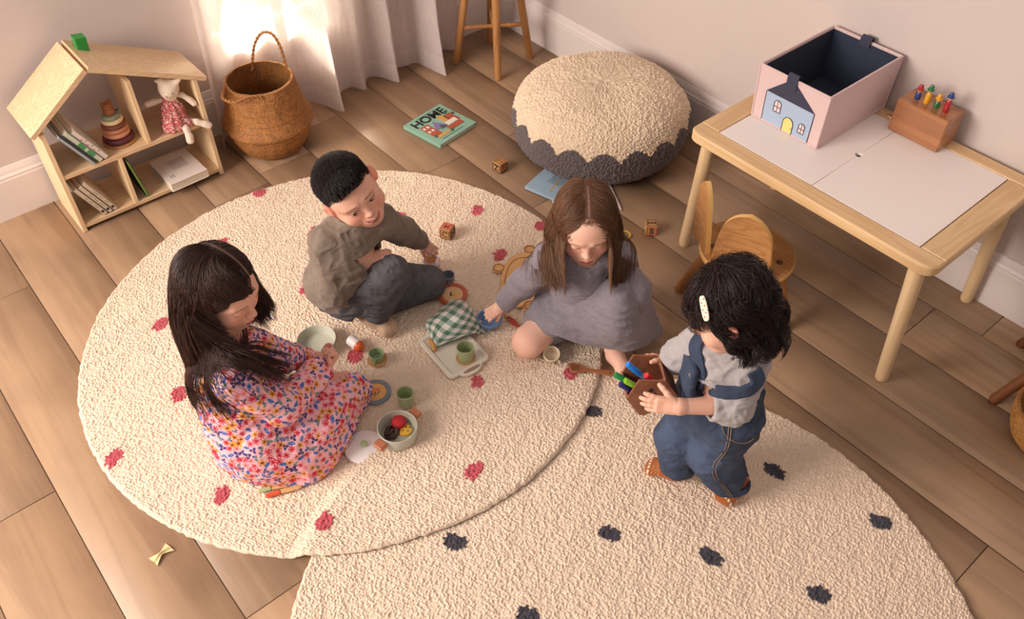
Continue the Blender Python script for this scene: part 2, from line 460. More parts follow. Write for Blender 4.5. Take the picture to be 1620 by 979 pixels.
# floor: oak boards along the right wall, every board a strip of the one floor mesh
def build_floor():
    V = []; F = []; C = []; n = 0
    joints = {-0.15: [-2.391, -.9], -.81: [-2.94, -.755], -.59: [-1.17, -3.4], -2.35: [-.41, -2.6], -2.57: [-1.252, -3.3], -2.13: [-1.9], -1.03: [-2.2, -.2], -1.25: [-.35, -1.9]}
    wd = .22; x0s = [-.15+wd*k for k in range(1, -16, -1)]
    for x1 in x0s:
        x0 = x1-wd; x1c = min(x1, 0.06)
        key = min(joints, key=lambda q: abs(q-x1))
        js = joints[key] if abs(key-x1) < .05 else [-.3-rnd.random()*1.5, -2.4-rnd.random()]
        ys = sorted([.05, -6.0]+js+[min(js)-1.9])
        for a, b in zip(ys[:-1], ys[1:]):
            if b-a < .05: continue
            c = (rnd.random(), rnd.random(), rnd.random()); g = .0012; e = .0022
            for (xa, xb, ya, yb, z) in ((x0+g, x1c-g, a+g, b-g, -.0025), (x0+g+e, x1c-g-e, a+g+e, b-g-e, 0)):
                V += [(xa, ya, z), (xb, ya, z), (xb, yb, z), (xa, yb, z)]; C += [c]*4
            F += [(n+4, n+5, n+6, n+7), (n, n+1, n+5, n+4), (n+1, n+2, n+6, n+5), (n+2, n+3, n+7, n+6), (n+3, n, n+4, n+7)]; n += 8
    V += [(-3.7, -6, -.003), (.06, -6, -.003), (.06, .06, -.003), (-3.7, .06, -.003), (-3.7, -6, -.05), (.06, -6, -.05), (.06, .06, -.05), (-3.7, .06, -.05)]
    C += [(-5, 0, 0)]*8; F += [(n, n+1, n+2, n+3), (n+7, n+6, n+5, n+4), (n, n+4, n+5, n+1), (n+1, n+5, n+6, n+2), (n+2, n+6, n+7, n+3), (n+3, n+7, n+4, n)]
    me = np_mesh('floor', np.array(V), np.array(F), np.array(C))
    m, mx, N, L = wood('oak_boards', (140, 110, 85), (176, 144, 113), 'Y', .75, .42, .45, attr='Col')
    b = N['Principled BSDF']
    at = N.new('ShaderNodeAttribute'); at.attribute_name = 'Col'; sp = N.new('ShaderNodeSeparateColor'); L.new(at.outputs['Color'], sp.inputs[0])
    mr = N.new('ShaderNodeMapRange'); mr.inputs[3].default_value = .93; mr.inputs[4].default_value = 1.03; L.new(sp.outputs[0], mr.inputs[0])
    mr.clamp = True
    tc = N.new('ShaderNodeTexCoord'); nz = N.new('ShaderNodeTexNoise'); nz.inputs['Scale'].default_value = 3.2; nz.inputs['Detail'].default_value = 2; L.new(tc.outputs['Object'], nz.inputs['Vector'])
    r2 = N.new('ShaderNodeMapRange'); r2.inputs[1].default_value = .3; r2.inputs[2].default_value = .55; r2.inputs[3].default_value = .80; r2.inputs[4].default_value = 1.0; L.new(nz.outputs['Fac'], r2.inputs[0])
    mm = N.new('ShaderNodeMath'); mm.operation = 'MULTIPLY'; L.new(mr.outputs[0], mm.inputs[0]); L.new(r2.outputs[0], mm.inputs[1])
    # the bed under the gaps is set much darker than the boards
    lt = N.new('ShaderNodeMath'); lt.operation = 'LESS_THAN'; lt.inputs[1].default_value = -1; L.new(sp.outputs[0], lt.inputs[0])
    sb = N.new('ShaderNodeMath'); sb.operation = 'MULTIPLY_ADD'; sb.inputs[1].default_value = -.75; L.new(lt.outputs[0], sb.inputs[0]); L.new(mm.outputs[0], sb.inputs[2])
    m2 = N.new('ShaderNodeMix'); m2.data_type = 'RGBA'; m2.blend_type = 'MULTIPLY'; m2.inputs['Factor'].default_value = 1
    L.new(mx.outputs['Result'], m2.inputs['A']); L.new(sb.outputs[0], m2.inputs['B']); L.new(m2.outputs['Result'], b.inputs['Base Color'])
    o = obj('floor', me, m, smooth=False); tag(o, kind='structure')
build_floor()
# walls (the back one has a window behind the curtain)
wx0, wx1, wz0, wz1 = -1.42, -.86, .33, 1.5
b = MB()
for (x0, x1, z0, z1) in ((-4.2, wx0, 0, 2.5), (wx1, .1, 0, 2.5), (wx0, wx1, 0, wz0), (wx0, wx1, wz1, 2.5)):
    b.box(((x0+x1)/2, .05, (z0+z1)/2), (x1-x0, .1, z1-z0))
tag(b.build('wall_back', wall_m, smooth=False), kind='structure')
tag(MB().box((.05, -3.0, 1.25), (.1, 6.0, 2.5)).build('wall_right', wall_m, smooth=False), kind='structure')
b = MB()
for x in (wx0+.02, wx1-.02, (wx0+wx1)/2): b.box((x, .05, (wz0+wz1)/2), (.035, .05, wz1-wz0), bev=.004)
for z in (wz0+.02, wz1-.02, .75, 1.12): b.box(((wx0+wx1)/2, .05, z), (wx1-wx0, .045, .03), bev=.004)
wf = tag(b.build('window_1', base_m), kind='structure')
gm, N_, L_ = newmat('window_glass'); N_.remove(N_['Principled BSDF']); g1 = N_.new('ShaderNodeBsdfTransparent'); g2 = N_.new('ShaderNodeBsdfGlossy'); g2.inputs['Roughness'].default_value = .02; g3 = N_.new('ShaderNodeMixShader'); g3.inputs[0].default_value = .06; L_.new(g1.outputs[0], g3.inputs[1]); L_.new(g2.outputs[0], g3.inputs[2]); L_.new(g3.outputs[0], N_['Material Output'].inputs[0])
MB().box(((wx0+wx1)/2, .062, (wz0+wz1)/2), (wx1-wx0-.03, .004, wz1-wz0-.03)).build('pane', gm, wf, smooth=False)
def baseboard(name, a, b_, inward):
    a = np.array(a, float); b_ = np.array(b_, float); L = np.linalg.norm(b_-a); x = (b_-a)/L; yv = np.array(inward, float)
    prof = [(0, 0), (.017, 0), (.017, .145), (.015, .152), (.0155, .158), (.011, .166), (.009, .176), (.006, .186), (.004, .192), (0, .192)]
    V = [tuple(p+yv*d+np.array([0, 0, z])) for p in (a, b_) for d, z in prof]; n = len(prof)
    F = [(i, (i+1) % n, n+(i+1) % n, n+i) for i in range(n)]+[tuple(range(n)), tuple(range(2*n-1, n-1, -1))]
    me = bpy.data.meshes.new(name); me.from_pydata(V, [], F); o = obj(name, me, base_m, smooth=False); tag(o, kind='structure')
baseboard('baseboard_back', (-4.2, -.0005, 0), (-.0005, -.0005, 0), (0, -1, 0))
baseboard('baseboard_right', (-.0005, -.0005, 0), (-.0005, -6, 0), (-1, 0, 0))

# ------------------------------------------------------------------ curtain
def build_curtain():
    bot = [(-1.505, -.13), (-1.46, -.05), (-1.40, -.03), (-1.34, -.024), (-1.27, -.022), (-1.21, -.024), (-1.14, -.035), (-1.06, -.06), (-1.0, -.20), (-.95, -.08), (-.88, -.06), (-.84, -.12),
           (-.79, -.05), (-.74, -.06), (-.695, -.16), (-.65, -.06), (-.59, -.07), (-.54, -.09), (-.507, -.25), (-.46, -.08), (-.40, -.05), (-.34, -.09), (-.285, -.03)]
    top = [(-1.44+1.13*i/(len(bot)-1), -.075-.028*math.cos(i*PI)) for i in range(len(bot))]
    nu, nz = 420, 70
    B = catmull(bot, nu); T = catmull(top, nu)
    zs = np.concatenate([np.linspace(.004, .055, 6), np.linspace(.06, 1.55, nz)])
    V = np.zeros((len(zs), nu, 3)); 
    for i, z in enumerate(zs):
        t = min(1, z/1.5)**.75; xy = B*(1-t)+T*t
        V[i, :, :2] = xy; V[i, :, 2] = z
    P = V.reshape(-1, 3); nn = fbm(P*np.array([22, 22, 3.]), 3)
    V[:, :, 1] += (nn*.010).reshape(V.shape[:2])
    V[:, :, 1] = np.minimum(V[:, :, 1], -.022)
    nzt = len(zs); idx = np.arange(nzt*nu).reshape(nzt, nu)
    F = np.stack([idx[:-1, :-1], idx[:-1, 1:], idx[1:, 1:], idx[1:, :-1]], -1).reshape(-1, 4)
    m, N, L = newmat('white_linen_sheer'); out = N['Material Output']; N.remove(N['Principled BSDF'])
    d = N.new('ShaderNodeBsdfDiffuse'); tr = N.new('ShaderNodeBsdfTranslucent'); tp = N.new('ShaderNodeBsdfTransparent')
    tc = N.new('ShaderNodeTexCoord'); mp = N.new('ShaderNodeMapping'); mp.inputs['Scale'].default_value = (260, 20, 30); L.new(tc.outputs['Object'], mp.inputs[0])
    n1 = N.new('ShaderNodeTexNoise'); n1.inputs['Scale'].default_value = 1; n1.inputs['Detail'].default_value = 2; L.new(mp.outputs[0], n1.inputs['Vector'])
    mr = N.new('ShaderNodeMapRange'); mr.inputs[3].default_value = .80; mr.inputs[4].default_value = 1.05; L.new(n1.outputs['Fac'], mr.inputs[0])
    cm = N.new('ShaderNodeMix'); cm.data_type = 'RGBA'; cm.blend_type = 'MULTIPLY'; cm.inputs['Factor'].default_value = 1; cm.inputs['A'].default_value = rgba((243, 232, 228)); L.new(mr.outputs[0], cm.inputs['B'])
    for s in (d, tr): L.new(cm.outputs['Result'], s.inputs['Color'])
    a1 = N.new('ShaderNodeMixShader'); a1.inputs[0].default_value = .45; L.new(d.outputs[0], a1.inputs[1]); L.new(tr.outputs[0], a1.inputs[2])
    # the hem is double: less see-through
    sx = N.new('ShaderNodeSeparateXYZ'); L.new(tc.outputs['Object'], sx.inputs[0])
    hm = N.new('ShaderNodeMapRange'); hm.inputs[1].default_value = .083; hm.inputs[2].default_value = .086; hm.inputs[3].default_value = .03; hm.inputs[4].default_value = .13; L.new(sx.outputs['Z'], hm.inputs[0])
    a2 = N.new('ShaderNodeMixShader'); L.new(hm.outputs[0], a2.inputs[0]); L.new(a1.outputs[0], a2.inputs[1]); L.new(tp.outputs[0], a2.inputs[2])
    L.new(a2.outputs[0], out.inputs[0])
    o = obj('curtain', np_mesh('curtain', P if False else V.reshape(-1, 3), F), m)
    tag(o, 'sheer white linen curtain hanging in folds to the floor', 'curtain')
build_curtain()

# ------------------------------------------------------------------ tufted pile (cotton rugs and pouf)
def cells(x, y, s, seed=0):
    "jittered cell pattern: distance to the nearest centre, its position, its random number"
    gx = x/s; gy = y/s; ix = np.floor(gx).astype(int); iy = np.floor(gy).astype(int)
    best = np.full(x.shape, 9.0); bx = np.zeros(x.shape); by = np.zeros(x.shape); br = np.zeros(x.shape)
    for dx in (-1, 0, 1):
        for dy in (-1, 0, 1):
            cx = ix+dx; cy = iy+dy; h1 = _perm[(_perm[(cx+seed) & 511]+cy) & 511]; h2 = _perm[(h1+91) & 511]
            jx = cx+.15+.7*_pg[h1]; jy = cy+.15+.7*_pg[h2]; d = (gx-jx)**2+(gy-jy)**2
            m = d < best; best = np.where(m, d, best); bx = np.where(m, jx*s, bx); by = np.where(m, jy*s, by); br = np.where(m, _pg[_perm[(h2+13) & 511]], br)
    return np.sqrt(best), bx, by, br
pile_m = vcmat('cotton_pile', .95, bump=.7, scale=620, sheen=.25, var=.15)
def build_rug(name, c, R, spots, scol, z0fun, label, seed, n=960, base=(230, 207, 183)):
    # square-to-disc map keeps the mesh even
    a = np.linspace(-1, 1, n); A, Bq = np.meshgrid(a, a, indexing='ij')
    X = A*np.sqrt(1-Bq**2/2); Y = Bq*np.sqrt(1-A**2/2)
    rr = np.hypot(X, Y); ang = np.arctan2(Y, X)
    wob = 1+.006*vnoise(np.stack([np.cos(ang).ravel()*3+seed, np.sin(ang).ravel()*3, 0*ang.ravel()], 1)).reshape(ang.shape)
    wob += .0035*vnoise(np.stack([np.cos(ang).ravel()*60+seed, np.sin(ang).ravel()*60, 0*ang.ravel()], 1)).reshape(ang.shape)
    X = c[0]+X*R*wob; Y = c[1]+Y*R*wob
    # tufts are a little longer across than along
    th = .35; u = (X*math.cos(th)+Y*math.sin(th)); v = (-X*math.sin(th)+Y*math.cos(th))
    q = np.stack([X.ravel()*30, Y.ravel()*30, np.full(X.size, seed)], 1)
    u = u+.004*vnoise(q).reshape(X.shape); v = v+.004*vnoise(q+50).reshape(X.shape)
    d, bu, bv, br = cells(u*.8, v, .0056, seed); bu = bu/.8
    tx = bu*math.cos(th)-bv*math.sin(th); ty = bu*math.sin(th)+bv*math.cos(th)
    low = fbm(np.stack([X.ravel()*7, Y.ravel()*7, np.full(X.size, seed+.5)], 1), 2).reshape(X.shape)
    lie = fbm(np.stack([u.ravel()*14, v.ravel()*38, np.full(X.size, seed+3.5)], 1), 2).reshape(X.shape)
    H = .0042*np.clip(1-d**2*1.6, 0, 1)*(.45+1.0*br)+.0022*low+.0026*lie
    cols = np.empty(X.shape+(3,)); cols[:] = lin(base)
    cols *= (1+.10*(br-.5)+.05*low)[..., None]
    for (sx, sy, lx, ly, an) in spots:
        ca, sa = math.cos(an), math.sin(an); dx = tx-sx; dy = ty-sy
        e = np.abs((dx*ca+dy*sa)/lx)**2.6+np.abs((-dx*sa+dy*ca)/ly)**2.6
        m = e < (.75+.9*br); cols[m] = np.array(lin(scol))*(.8+.45*br[m])[:, None]; H[m] += .0022
    edge = np.clip((1-rr)*R/.012, 0, 1); eh = np.sqrt(np.clip(1-(1-edge)**2, 0, 1))
    Z = z0fun(X, Y)+.0095*eh+H*(.35+.65*eh)
    rim = rr > .99999; Z[rim] = z0fun(X, Y)[rim]+.001
    V = np.stack([X, Y, Z], -1).reshape(-1, 3); idx = np.arange(n*n).reshape(n, n)
    F = np.stack([idx[:-1, :-1], idx[1:, :-1], idx[1:, 1:], idx[:-1, 1:]], -1).reshape(-1, 4)
    o = obj(name, np_mesh(name, V, F, cols.reshape(-1, 3)), pile_m)
    tag(o, label, 'rug'); return o
RC1, RR1 = (-1.643, -1.246), .805
RC2, RR2 = (-1.678, -2.528), .816
def spots_at(L, z, R):
    out = []
    for i, e in enumerate(L):
        p = pt(e[0], e[1], z); a = e[2] if len(e) > 2 else .3; out.append((p[0], p[1], .027, .0185, a+.25*math.sin(i*2.3)))
    return out
A_up = math.atan2(.234, .197)
red = spots_at([(x, y, A_up-.25) for x, y in [(412, 304), (755, 331), (632, 343), (350, 386), (856, 356), (790, 402), (497, 366), (484, 456), (256, 511), (283, 622), (178, 724), (350, 783), (514, 829), (750, 750), (755, 606), (562, 562), (905, 594), (-60, 640)]], .016, 0)
blk = spots_at([(x, y, A_up+1.1) for x, y in [(719, 857), (967, 843), (1124, 880), (1296, 940), (1393, 825), (1226, 745), (936, 650), (1050, 693), (836, 974), (1075, 622), (1480, 1020), (640, 1010)]], .014, 0)
def z_flat(X, Y): return np.full(X.shape, .0)
def z_over(X, Y):
    d = RR2-np.hypot(X-RC2[0], Y-RC2[1]); t = np.clip((d+.055)/.05, 0, 1); return .0185*t*t*(3-2*t)
build_rug('round_rug', RC2, RR2, blk, (62, 58, 68), z_flat, 'round cream cotton rug with charcoal dashes, under the other rug', 40)
build_rug('round_rug', RC1, RR1, red, (186, 78, 88), z_over, 'round cream cotton rug with dusty red dashes, three children sitting on it', 11)
ZR = .0175            # top of the pile
ZR2 = .034            # where the red-dashed rug lies over the other one

# ------------------------------------------------------------------ pouf
def build_pouf():
    c = pt(950, 183, .146); c[2] = .146; a = .330; h = .152; n1, n2 = 1000, 300
    th = np.linspace(0, 2*PI, n1, endpoint=False); ph = np.linspace(-PI/2+.06, PI/2, n2)
    T, Pp = np.meshgrid(th, ph, indexing='ij')
    ce = np.sign(np.cos(Pp))*np.abs(np.cos(Pp))**.62; se = np.sign(np.sin(Pp))*np.abs(np.sin(Pp))**.85
    r = a*ce; z = h*se
    V0 = np.stack([r*np.cos(T), r*np.sin(T), z], -1)
    arc = np.concatenate([[0], np.cumsum(np.hypot(np.diff(a*ce[0]), np.diff(h*se[0])))])
    # tufts in three families of cells so they stay even over the top
    top = z > .07
    d1, _, _, b1 = cells(V0[..., 0], V0[..., 1], .0075, 3)
    d2, _, _, b2 = cells(T*a, np.tile(arc, (n1, 1)), .0075, 9)
    steep = np.clip((z-.07)/.03, 0, 1)
    d = np.where(steep > .5, d1, d2); br = np.where(steep > .5, b1, b2)
    low = fbm(V0.reshape(-1, 3)*9, 3).reshape(z.shape)
    H = .007*np.clip(1-d**2*1.5, 0, 1)*(.5+.9*br)+.009*low
    nn = np.stack([ce*np.cos(T)/a*h, ce*np.sin(T)/a*h, se], -1); nn /= np.linalg.norm(nn, axis=-1)[..., None]+1e-9
    V = V0+nn*H[..., None]
    zb = .014+.038*np.abs(np.sin(T*9+.3))**.75; edge = z+.006*(br-.5)
    seam = np.abs(z-.004-.01*low) < .0
    grey = edge < zb
    cols = np.empty(z.shape+(3,)); cols[:] = lin((229, 206, 178)); cols[grey] = lin((100, 88, 88)); cols *= (1+.22*(br-.5))[..., None]
    V += c; V[..., 2] = np.maximum(V[..., 2], .0015)
    idx = np.arange(n1*n2).reshape(n1, n2); i2 = np.roll(idx, -1, 0)
    F = np.stack([idx[:, :-1], i2[:, :-1], i2[:, 1:], idx[:, 1:]], -1).reshape(-1, 4)
    me = np_mesh('pouf', V.reshape(-1, 3), F, cols.reshape(-1, 3))
    o = obj('pouf', me, pile_m); tag(o, 'big round cream cotton pouf with scalloped charcoal lower edge', 'pouf')
    # caps
    m = MB(); m.lathe([(0, 0), (.02, 0)], 8)
build_pouf()

# ------------------------------------------------------------------ pine table with two white lids
pine_y = wood('pine_along', (206, 166, 118), (232, 199, 152), 'Y', 1.0, .42, .8)[0]
pine_x = wood('pine_across', (204, 164, 116), (230, 197, 151), 'X', 1.0, .42, .8)[0]
pine_z = wood('pine_upright', (212, 178, 132), (236, 208, 166), 'Z', 1.0, .42, .6)[0]
white_m = plain('white_board', (242, 232, 226), .38)
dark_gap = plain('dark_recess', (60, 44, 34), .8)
def build_table():
    x0, x1, y0, y1 = -.592, -.02, -2.468, -1.632; px0, px1, py0, py1 = -.531, -.074, -2.392, -1.704; zt, th = .48, .034
    cx, cy = (x0+x1)/2, (y0+y1)/2
    t = empty('play_table', (cx, cy, 0), 0, 'low pine play table with two white lids against the right wall', 'table')
    def P(V): return V
    def rail(poly, mat, name):
        m = MB(); q = [(a-cx, b-cy) for a, b in poly]; m.prism(q, zt-th, zt, bev=.005); m.build(name, mat, t)
    def corner(cxx, cyy, r, a0):
        return [(cxx+r*math.cos(math.radians(a0+90*k/6)), cyy+r*math.sin(math.radians(a0+90*k/6))) for k in range(7)]
    r = .04; g = .0008
    rail(corner(x0+r, y0+r, r, 180)[::1]+[(px0, y0), (px0, y1)]+corner(x0+r, y1-r, r, 90), pine_y, 'frame_rail')
    rail([(px1, y0)]+corner(x1-r, y0+r, r, 270)+corner(x1-r, y1-r, r, 0)+[(px1, y1)], pine_y, 'frame_rail')
    rail([(px0+g, y0), (px1-g, y0), (px1-g, py0), (px0+g, py0)], pine_x, 'frame_rail')
    rail([(px0+g, py1), (px1-g, py1), (px1-g, y1), (px0+g, y1)], pine_x, 'frame_rail')
    ys = -2.047
    for i, (a, b_) in enumerate(((py0+.002, ys-.001), (ys+.001, py1-.002))):
        poly = []
        xa, xb = px0+.002, px1-.002
        hole = [( -.302+.011*math.cos(q), ys+.011*math.sin(q)) for q in np.linspace(PI, 0, 9)]
        if i == 0: poly = [(xa, a), (xb, a), (xb, b_)]+[(x, 2*ys-y) for x, y in hole[::-1]]+[(xa, b_)]
        else: poly = [(xa, a)]+hole+[(xb, a), (xb, b_), (xa, b_)]
        m = MB(); m.prism([(q[0]-cx, q[1]-cy) for q in poly], zt-.012, zt-.001, bev=.0006)
        m.build('lid', white_m, t, smooth=False)
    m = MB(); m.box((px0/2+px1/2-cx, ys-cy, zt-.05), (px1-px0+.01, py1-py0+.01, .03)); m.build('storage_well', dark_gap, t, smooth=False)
    for (ax, ay, bx, by) in ((1082, 386, -.545, -1.69), (1394, 598, -.545, -2.412), (1541, 463, -.062, -2.412), (0, 0, -.062, -1.69)):
        f = pt(ax, ay, 0) if ax else np.array([-.036, -1.66, 0])
        f[0] = min(f[0], -.041)
        m = MB(); top = np.array([bx, by, zt-th+.001]); P0 = np.array([f[0], f[1], .0])
        pts = [P0+(top-P0)*s for s in (.0, .008, .03, .5, 1)]
        pts = [p-np.array([cx, cy, 0]) for p in pts]
        m.tube(pts, [.0165, .0185, .0195, .021, .0235], 22); m.build('leg', pine_z, t)
build_table()

# ------------------------------------------------------------------ fabric box, house front
def build_box():
    pink = plain('pink_felt', (214, 187, 185), .95, bump=.35, scale=500, sheen=.2); navy = plain('navy_lining', (45, 52, 70), .95, bump=.3, scale=400)
    roof = plain('navy_applique', (58, 58, 76), .9, bump=.3, scale=500); blue = plain('pale_blue_applique', (166, 184, 206), .9, bump=.3, scale=500)
    yel = plain('yellow_applique', (228, 208, 128), .9); ink = plain('dark_stitching', (48, 38, 52), .9); pk = plain('pale_pink_pane', (232, 206, 208), .9)
    x0, x1, y0, y1 = -.378, -.026, -1.948, -1.707; zb, zt = .4795, .656; cx, cy = (x0+x1)/2, (y0+y1)/2
    t = empty('storage_box', (cx, cy, zb), 0, 'open pink fabric storage box with a blue house on its front', 'box')
    H = zt-zb; hx, hy = (x1-x0)/2, (y1-y0)/2; fl = 1.03; w_ = .006
    for nm, (a, b_), (c, d), mm in (('front_panel', (-hx, -hy), (-hx, hy), pink), ('back_panel', (hx, hy), (hx, -hy), pink), ('side_panel', (-hx, hy), (hx, hy), pink), ('side_panel', (hx, -hy), (-hx, -hy), pink)):
        m = MB(); q = []
        for (x, y) in ((a, b_), (c, d)):
            ix, iy = x-np.sign(x)*w_, y-np.sign(y)*w_
            q += [(x, y, 0), (x*fl, y*fl, H), (ix*fl, iy*fl, H), (ix, iy, 0)]
        m.add(q, [(0, 4, 5, 1), (1, 5, 6, 2), (2, 6, 7, 3), (3, 7, 4, 0), (0, 1, 2, 3), (7, 6, 5, 4)])
        m.build(nm, mm, t, smooth=False)
    # binding around the rim
    m = MB(); e = [(sx*hx*fl, sy*hy*fl) for sx, sy in ((-1, -1), (1, -1), (1, 1), (-1, 1), (-1, -1))]
    for (a, b_) in zip(e[:-1], e[1:]): m.tube([(a[0]*.99, a[1]*.99, H), (b_[0]*.99, b_[1]*.99, H)], .0042, 8)
    for (sx, sy) in ((-1, -1), (1, -1), (-1, 1), (1, 1)): m.tube([(sx*hx, sy*hy, .004), (sx*hx*fl, sy*hy*fl, H)], .0032, 8)
    for (a, b_) in zip(e[:-1], e[1:]): m.tube([(a[0]/fl, a[1]/fl, .004), (b_[0]/fl, b_[1]/fl, .004)], .0035, 8)
    m.build('piping', pink, t)
    m = MB(); k = .0068
    for (a, b_, nx, ny) in ((-1, 0, 1, 0), (1, 0, -1, 0), (0, -1, 0, 1), (0, 1, 0, -1)):
        if a: q = [(a*(hx-k), -(hy-k), .004), (a*(hx-k), hy-k, .004), (a*(hx-k)*fl, (hy-k)*fl, H-.004), (a*(hx-k)*fl, -(hy-k)*fl, H-.004)]
        else: q = [(-(hx-k), b_*(hy-k), .004), (hx-k, b_*(hy-k), .004), ((hx-k)*fl, b_*(hy-k)*fl, H-.004), (-(hx-k)*fl, b_*(hy-k)*fl, H-.004)]
        n_ = np.array([nx, ny, 0])*.0012; m.add(list(q)+[tuple(np.array(v)+n_) for v in q], [(0, 1, 2, 3), (7, 6, 5, 4), (0, 4, 5, 1), (1, 5, 6, 2), (2, 6, 7, 3), (3, 7, 4, 0)])
    m.box((0, 0, .006), (2*hx-.014, 2*hy-.014, .004)); m.build('lining', navy, t, smooth=False)
    # house on the front: plane x=-hx leaning outwards. s runs picture-left to picture-right (from +y to -y), v upwards
    def FP(s, v, o=.001):
        f = 1+(fl-1)*v; return (-hx*f-o, (hy-2*hy*s)*f, H*v)
    def patchp(name, pts, mat, o=.0016, parent=t):
        m = MB(); V = [FP(s, v, o) for s, v in pts]; B_ = [FP(s, v, .0002) for s, v in pts]; n = len(pts)
        m.add(V+B_, [tuple(range(n))[::-1], tuple(range(n, 2*n))]+[(i, (i+1) % n, n+(i+1) % n, n+i) for i in range(n)]); return m.build(name, mat, parent, smooth=False)
    def line(name, pts, r, parent, o=.002): m = MB(); m.tube([FP(s, v, o) for s, v in pts], r, 6); return m.build(name, ink, parent)
    hw = patchp('house_wall', [(.155, .02), (.155, .60), (.86, .60), (.86, .02)], blue)
    rf = patchp('house_roof', [(.15, .60), (.44, .965), (.52, .965), (.865, .60)], roof)
    line('outline', [(.155, .02), (.155, .60)], .0011, hw); line('outline', [(.86, .02), (.86, .60)], .0011, hw)
    dr = [(.47, .02)]+[(.545+.075*math.cos(a), .20+.115*math.sin(a)) for a in np.linspace(PI, 0, 14)]+[(.62, .02)]
    dd = patchp('house_door', dr, yel, .0022, hw); line('outline', dr, .0011, dd, .003); m = MB(); m.ball(FP(.60, .13, .003), .0014, 8, 6); m.build('door_knob', ink, dd)
    for (s0, s1, v0, v1) in ((.30, .40, .30, .50), (.70, .785, .14, .31)):
        q = [(s0, v0), (s0, v1-.02)]+[(s0+(s1-s0)*(.02+.96*u), v1+.02*math.sin(PI*u)) for u in (.2, .5, .8)]+[(s1, v1-.02), (s1, v0)]
        ww = patchp('house_window', q, pk, .0022, hw)
        m = MB(); m.tube([FP(a, b_, .003) for a, b_ in q+[q[0]]], .0011, 6); sm = (s0+s1)/2; vm = (v0+v1)/2
        m.tube([FP(sm, v0, .003), FP(sm, v1+.02, .003)], .0009, 6); m.tube([FP(s0, vm, .003), FP(s1, vm, .003)], .0009, 6); m.build('window_bars', ink, ww)
    for sg in (-1, 1):
        m = MB(); x = sg*hx*fl; pts = [(x+sg*.003, -.014+.014*0, H-.030), (x+sg*.0055, 0, H-.005), (x+sg*.004, 0, H+.012), (x-sg*.003, 0, H+.018), (x-sg*.012, 0, H+.010), (x-sg*.0135, 0, H-.012)]
        P_ = catmull([(p[0], 0, p[2]) for p in pts], 14); V = []
        yc = .006 if sg < 0 else .0
        for p in P_: V += [(p[0], yc-.018, p[2]), (p[0], yc+.018, p[2])]
        n_ = len(P_); Vo = V+[(a-0.0018*sg, b_, c-.0012) for a, b_, c in V]; F_ = []
        for i in range(n_-1): F_ += [(2*i, 2*i+1, 2*i+3, 2*i+2), (2*n_+2*i+2, 2*n_+2*i+3, 2*n_+2*i+1, 2*n_+2*i), (2*i, 2*i+2, 2*n_+2*i+2, 2*n_+2*i), (2*i+1, 2*n_+2*i+1, 2*n_+2*i+3, 2*i+3)]
        m.add(Vo, F_); m.build('pull_tab', roof, t)
build_box()

# ------------------------------------------------------------------ wooden block with four peg people
def build_block():
    mw = wood('cherry_block', (142, 88, 54), (182, 122, 76), 'Y', 1.3, .3, .5, coat=.4)[0]
    t = empty('peg_block', (-.075, -2.107, .4795), 0, 'brown wooden block with four peg people in its holes', 'toy')
    m = MB(); m.box((0, 0, .0535), (.094, .167, .107), bev=.0035); m.build('block_body', mw, t)
    m = MB(); m.tube([(-.03, .083, .03), (-.03, .096, .03)], [.006, .007], 12); m.ball((-.03, .098, .03), .008); m.build('peg_knob', mw, t)
    C = {'r': (168, 34, 40), 'g': (30, 108, 58), 'y': (222, 158, 30), 'b': (34, 62, 122)}
    mats = {k: plain('toy_paint_'+k, v, .25, coat=.5) for k, v in C.items()}; skin = plain('peg_face', (212, 160, 112), .4)
    words = {'r': 'red', 'g': 'green', 'y': 'yellow', 'b': 'blue'}
    for (hat, bod, yy, hb) in (('r', 'b', .050, .016), ('g', 'y', .020, .026), ('y', 'g', -.012, .014), ('b', 'r', -.042, .030)):
        e = empty('peg_person', (-.075-.004, -2.107+yy-.004, .4795+.1075), 0, 'small peg person with a %s hat and a %s body in the wooden block' % (words[hat], words[bod]), 'peg toy', 'peg people in the wooden block')
        e.scale = (1.22, 1.22, 1.22)
        m = MB(); m.lathe([(0, -.0005), (.0068, -.0005), (.0072, .002), (.0072, hb-.002), (.005, hb+.002), (0, hb+.002)], 20); m.build('peg_body', mats[bod], e)
        m = MB(); m.ball((0, 0, hb+.006), .0055); m.build('peg_head', skin, e)
        m = MB(); m.lathe([(0, hb+.008), (.0088, hb+.009), (.009, hb+.0105), (.006, hb+.012), (.0058, hb+.018), (.004, hb+.0215), (0, hb+.0222)], 20); m.build('peg_hat', mats[hat], e)
build_block()

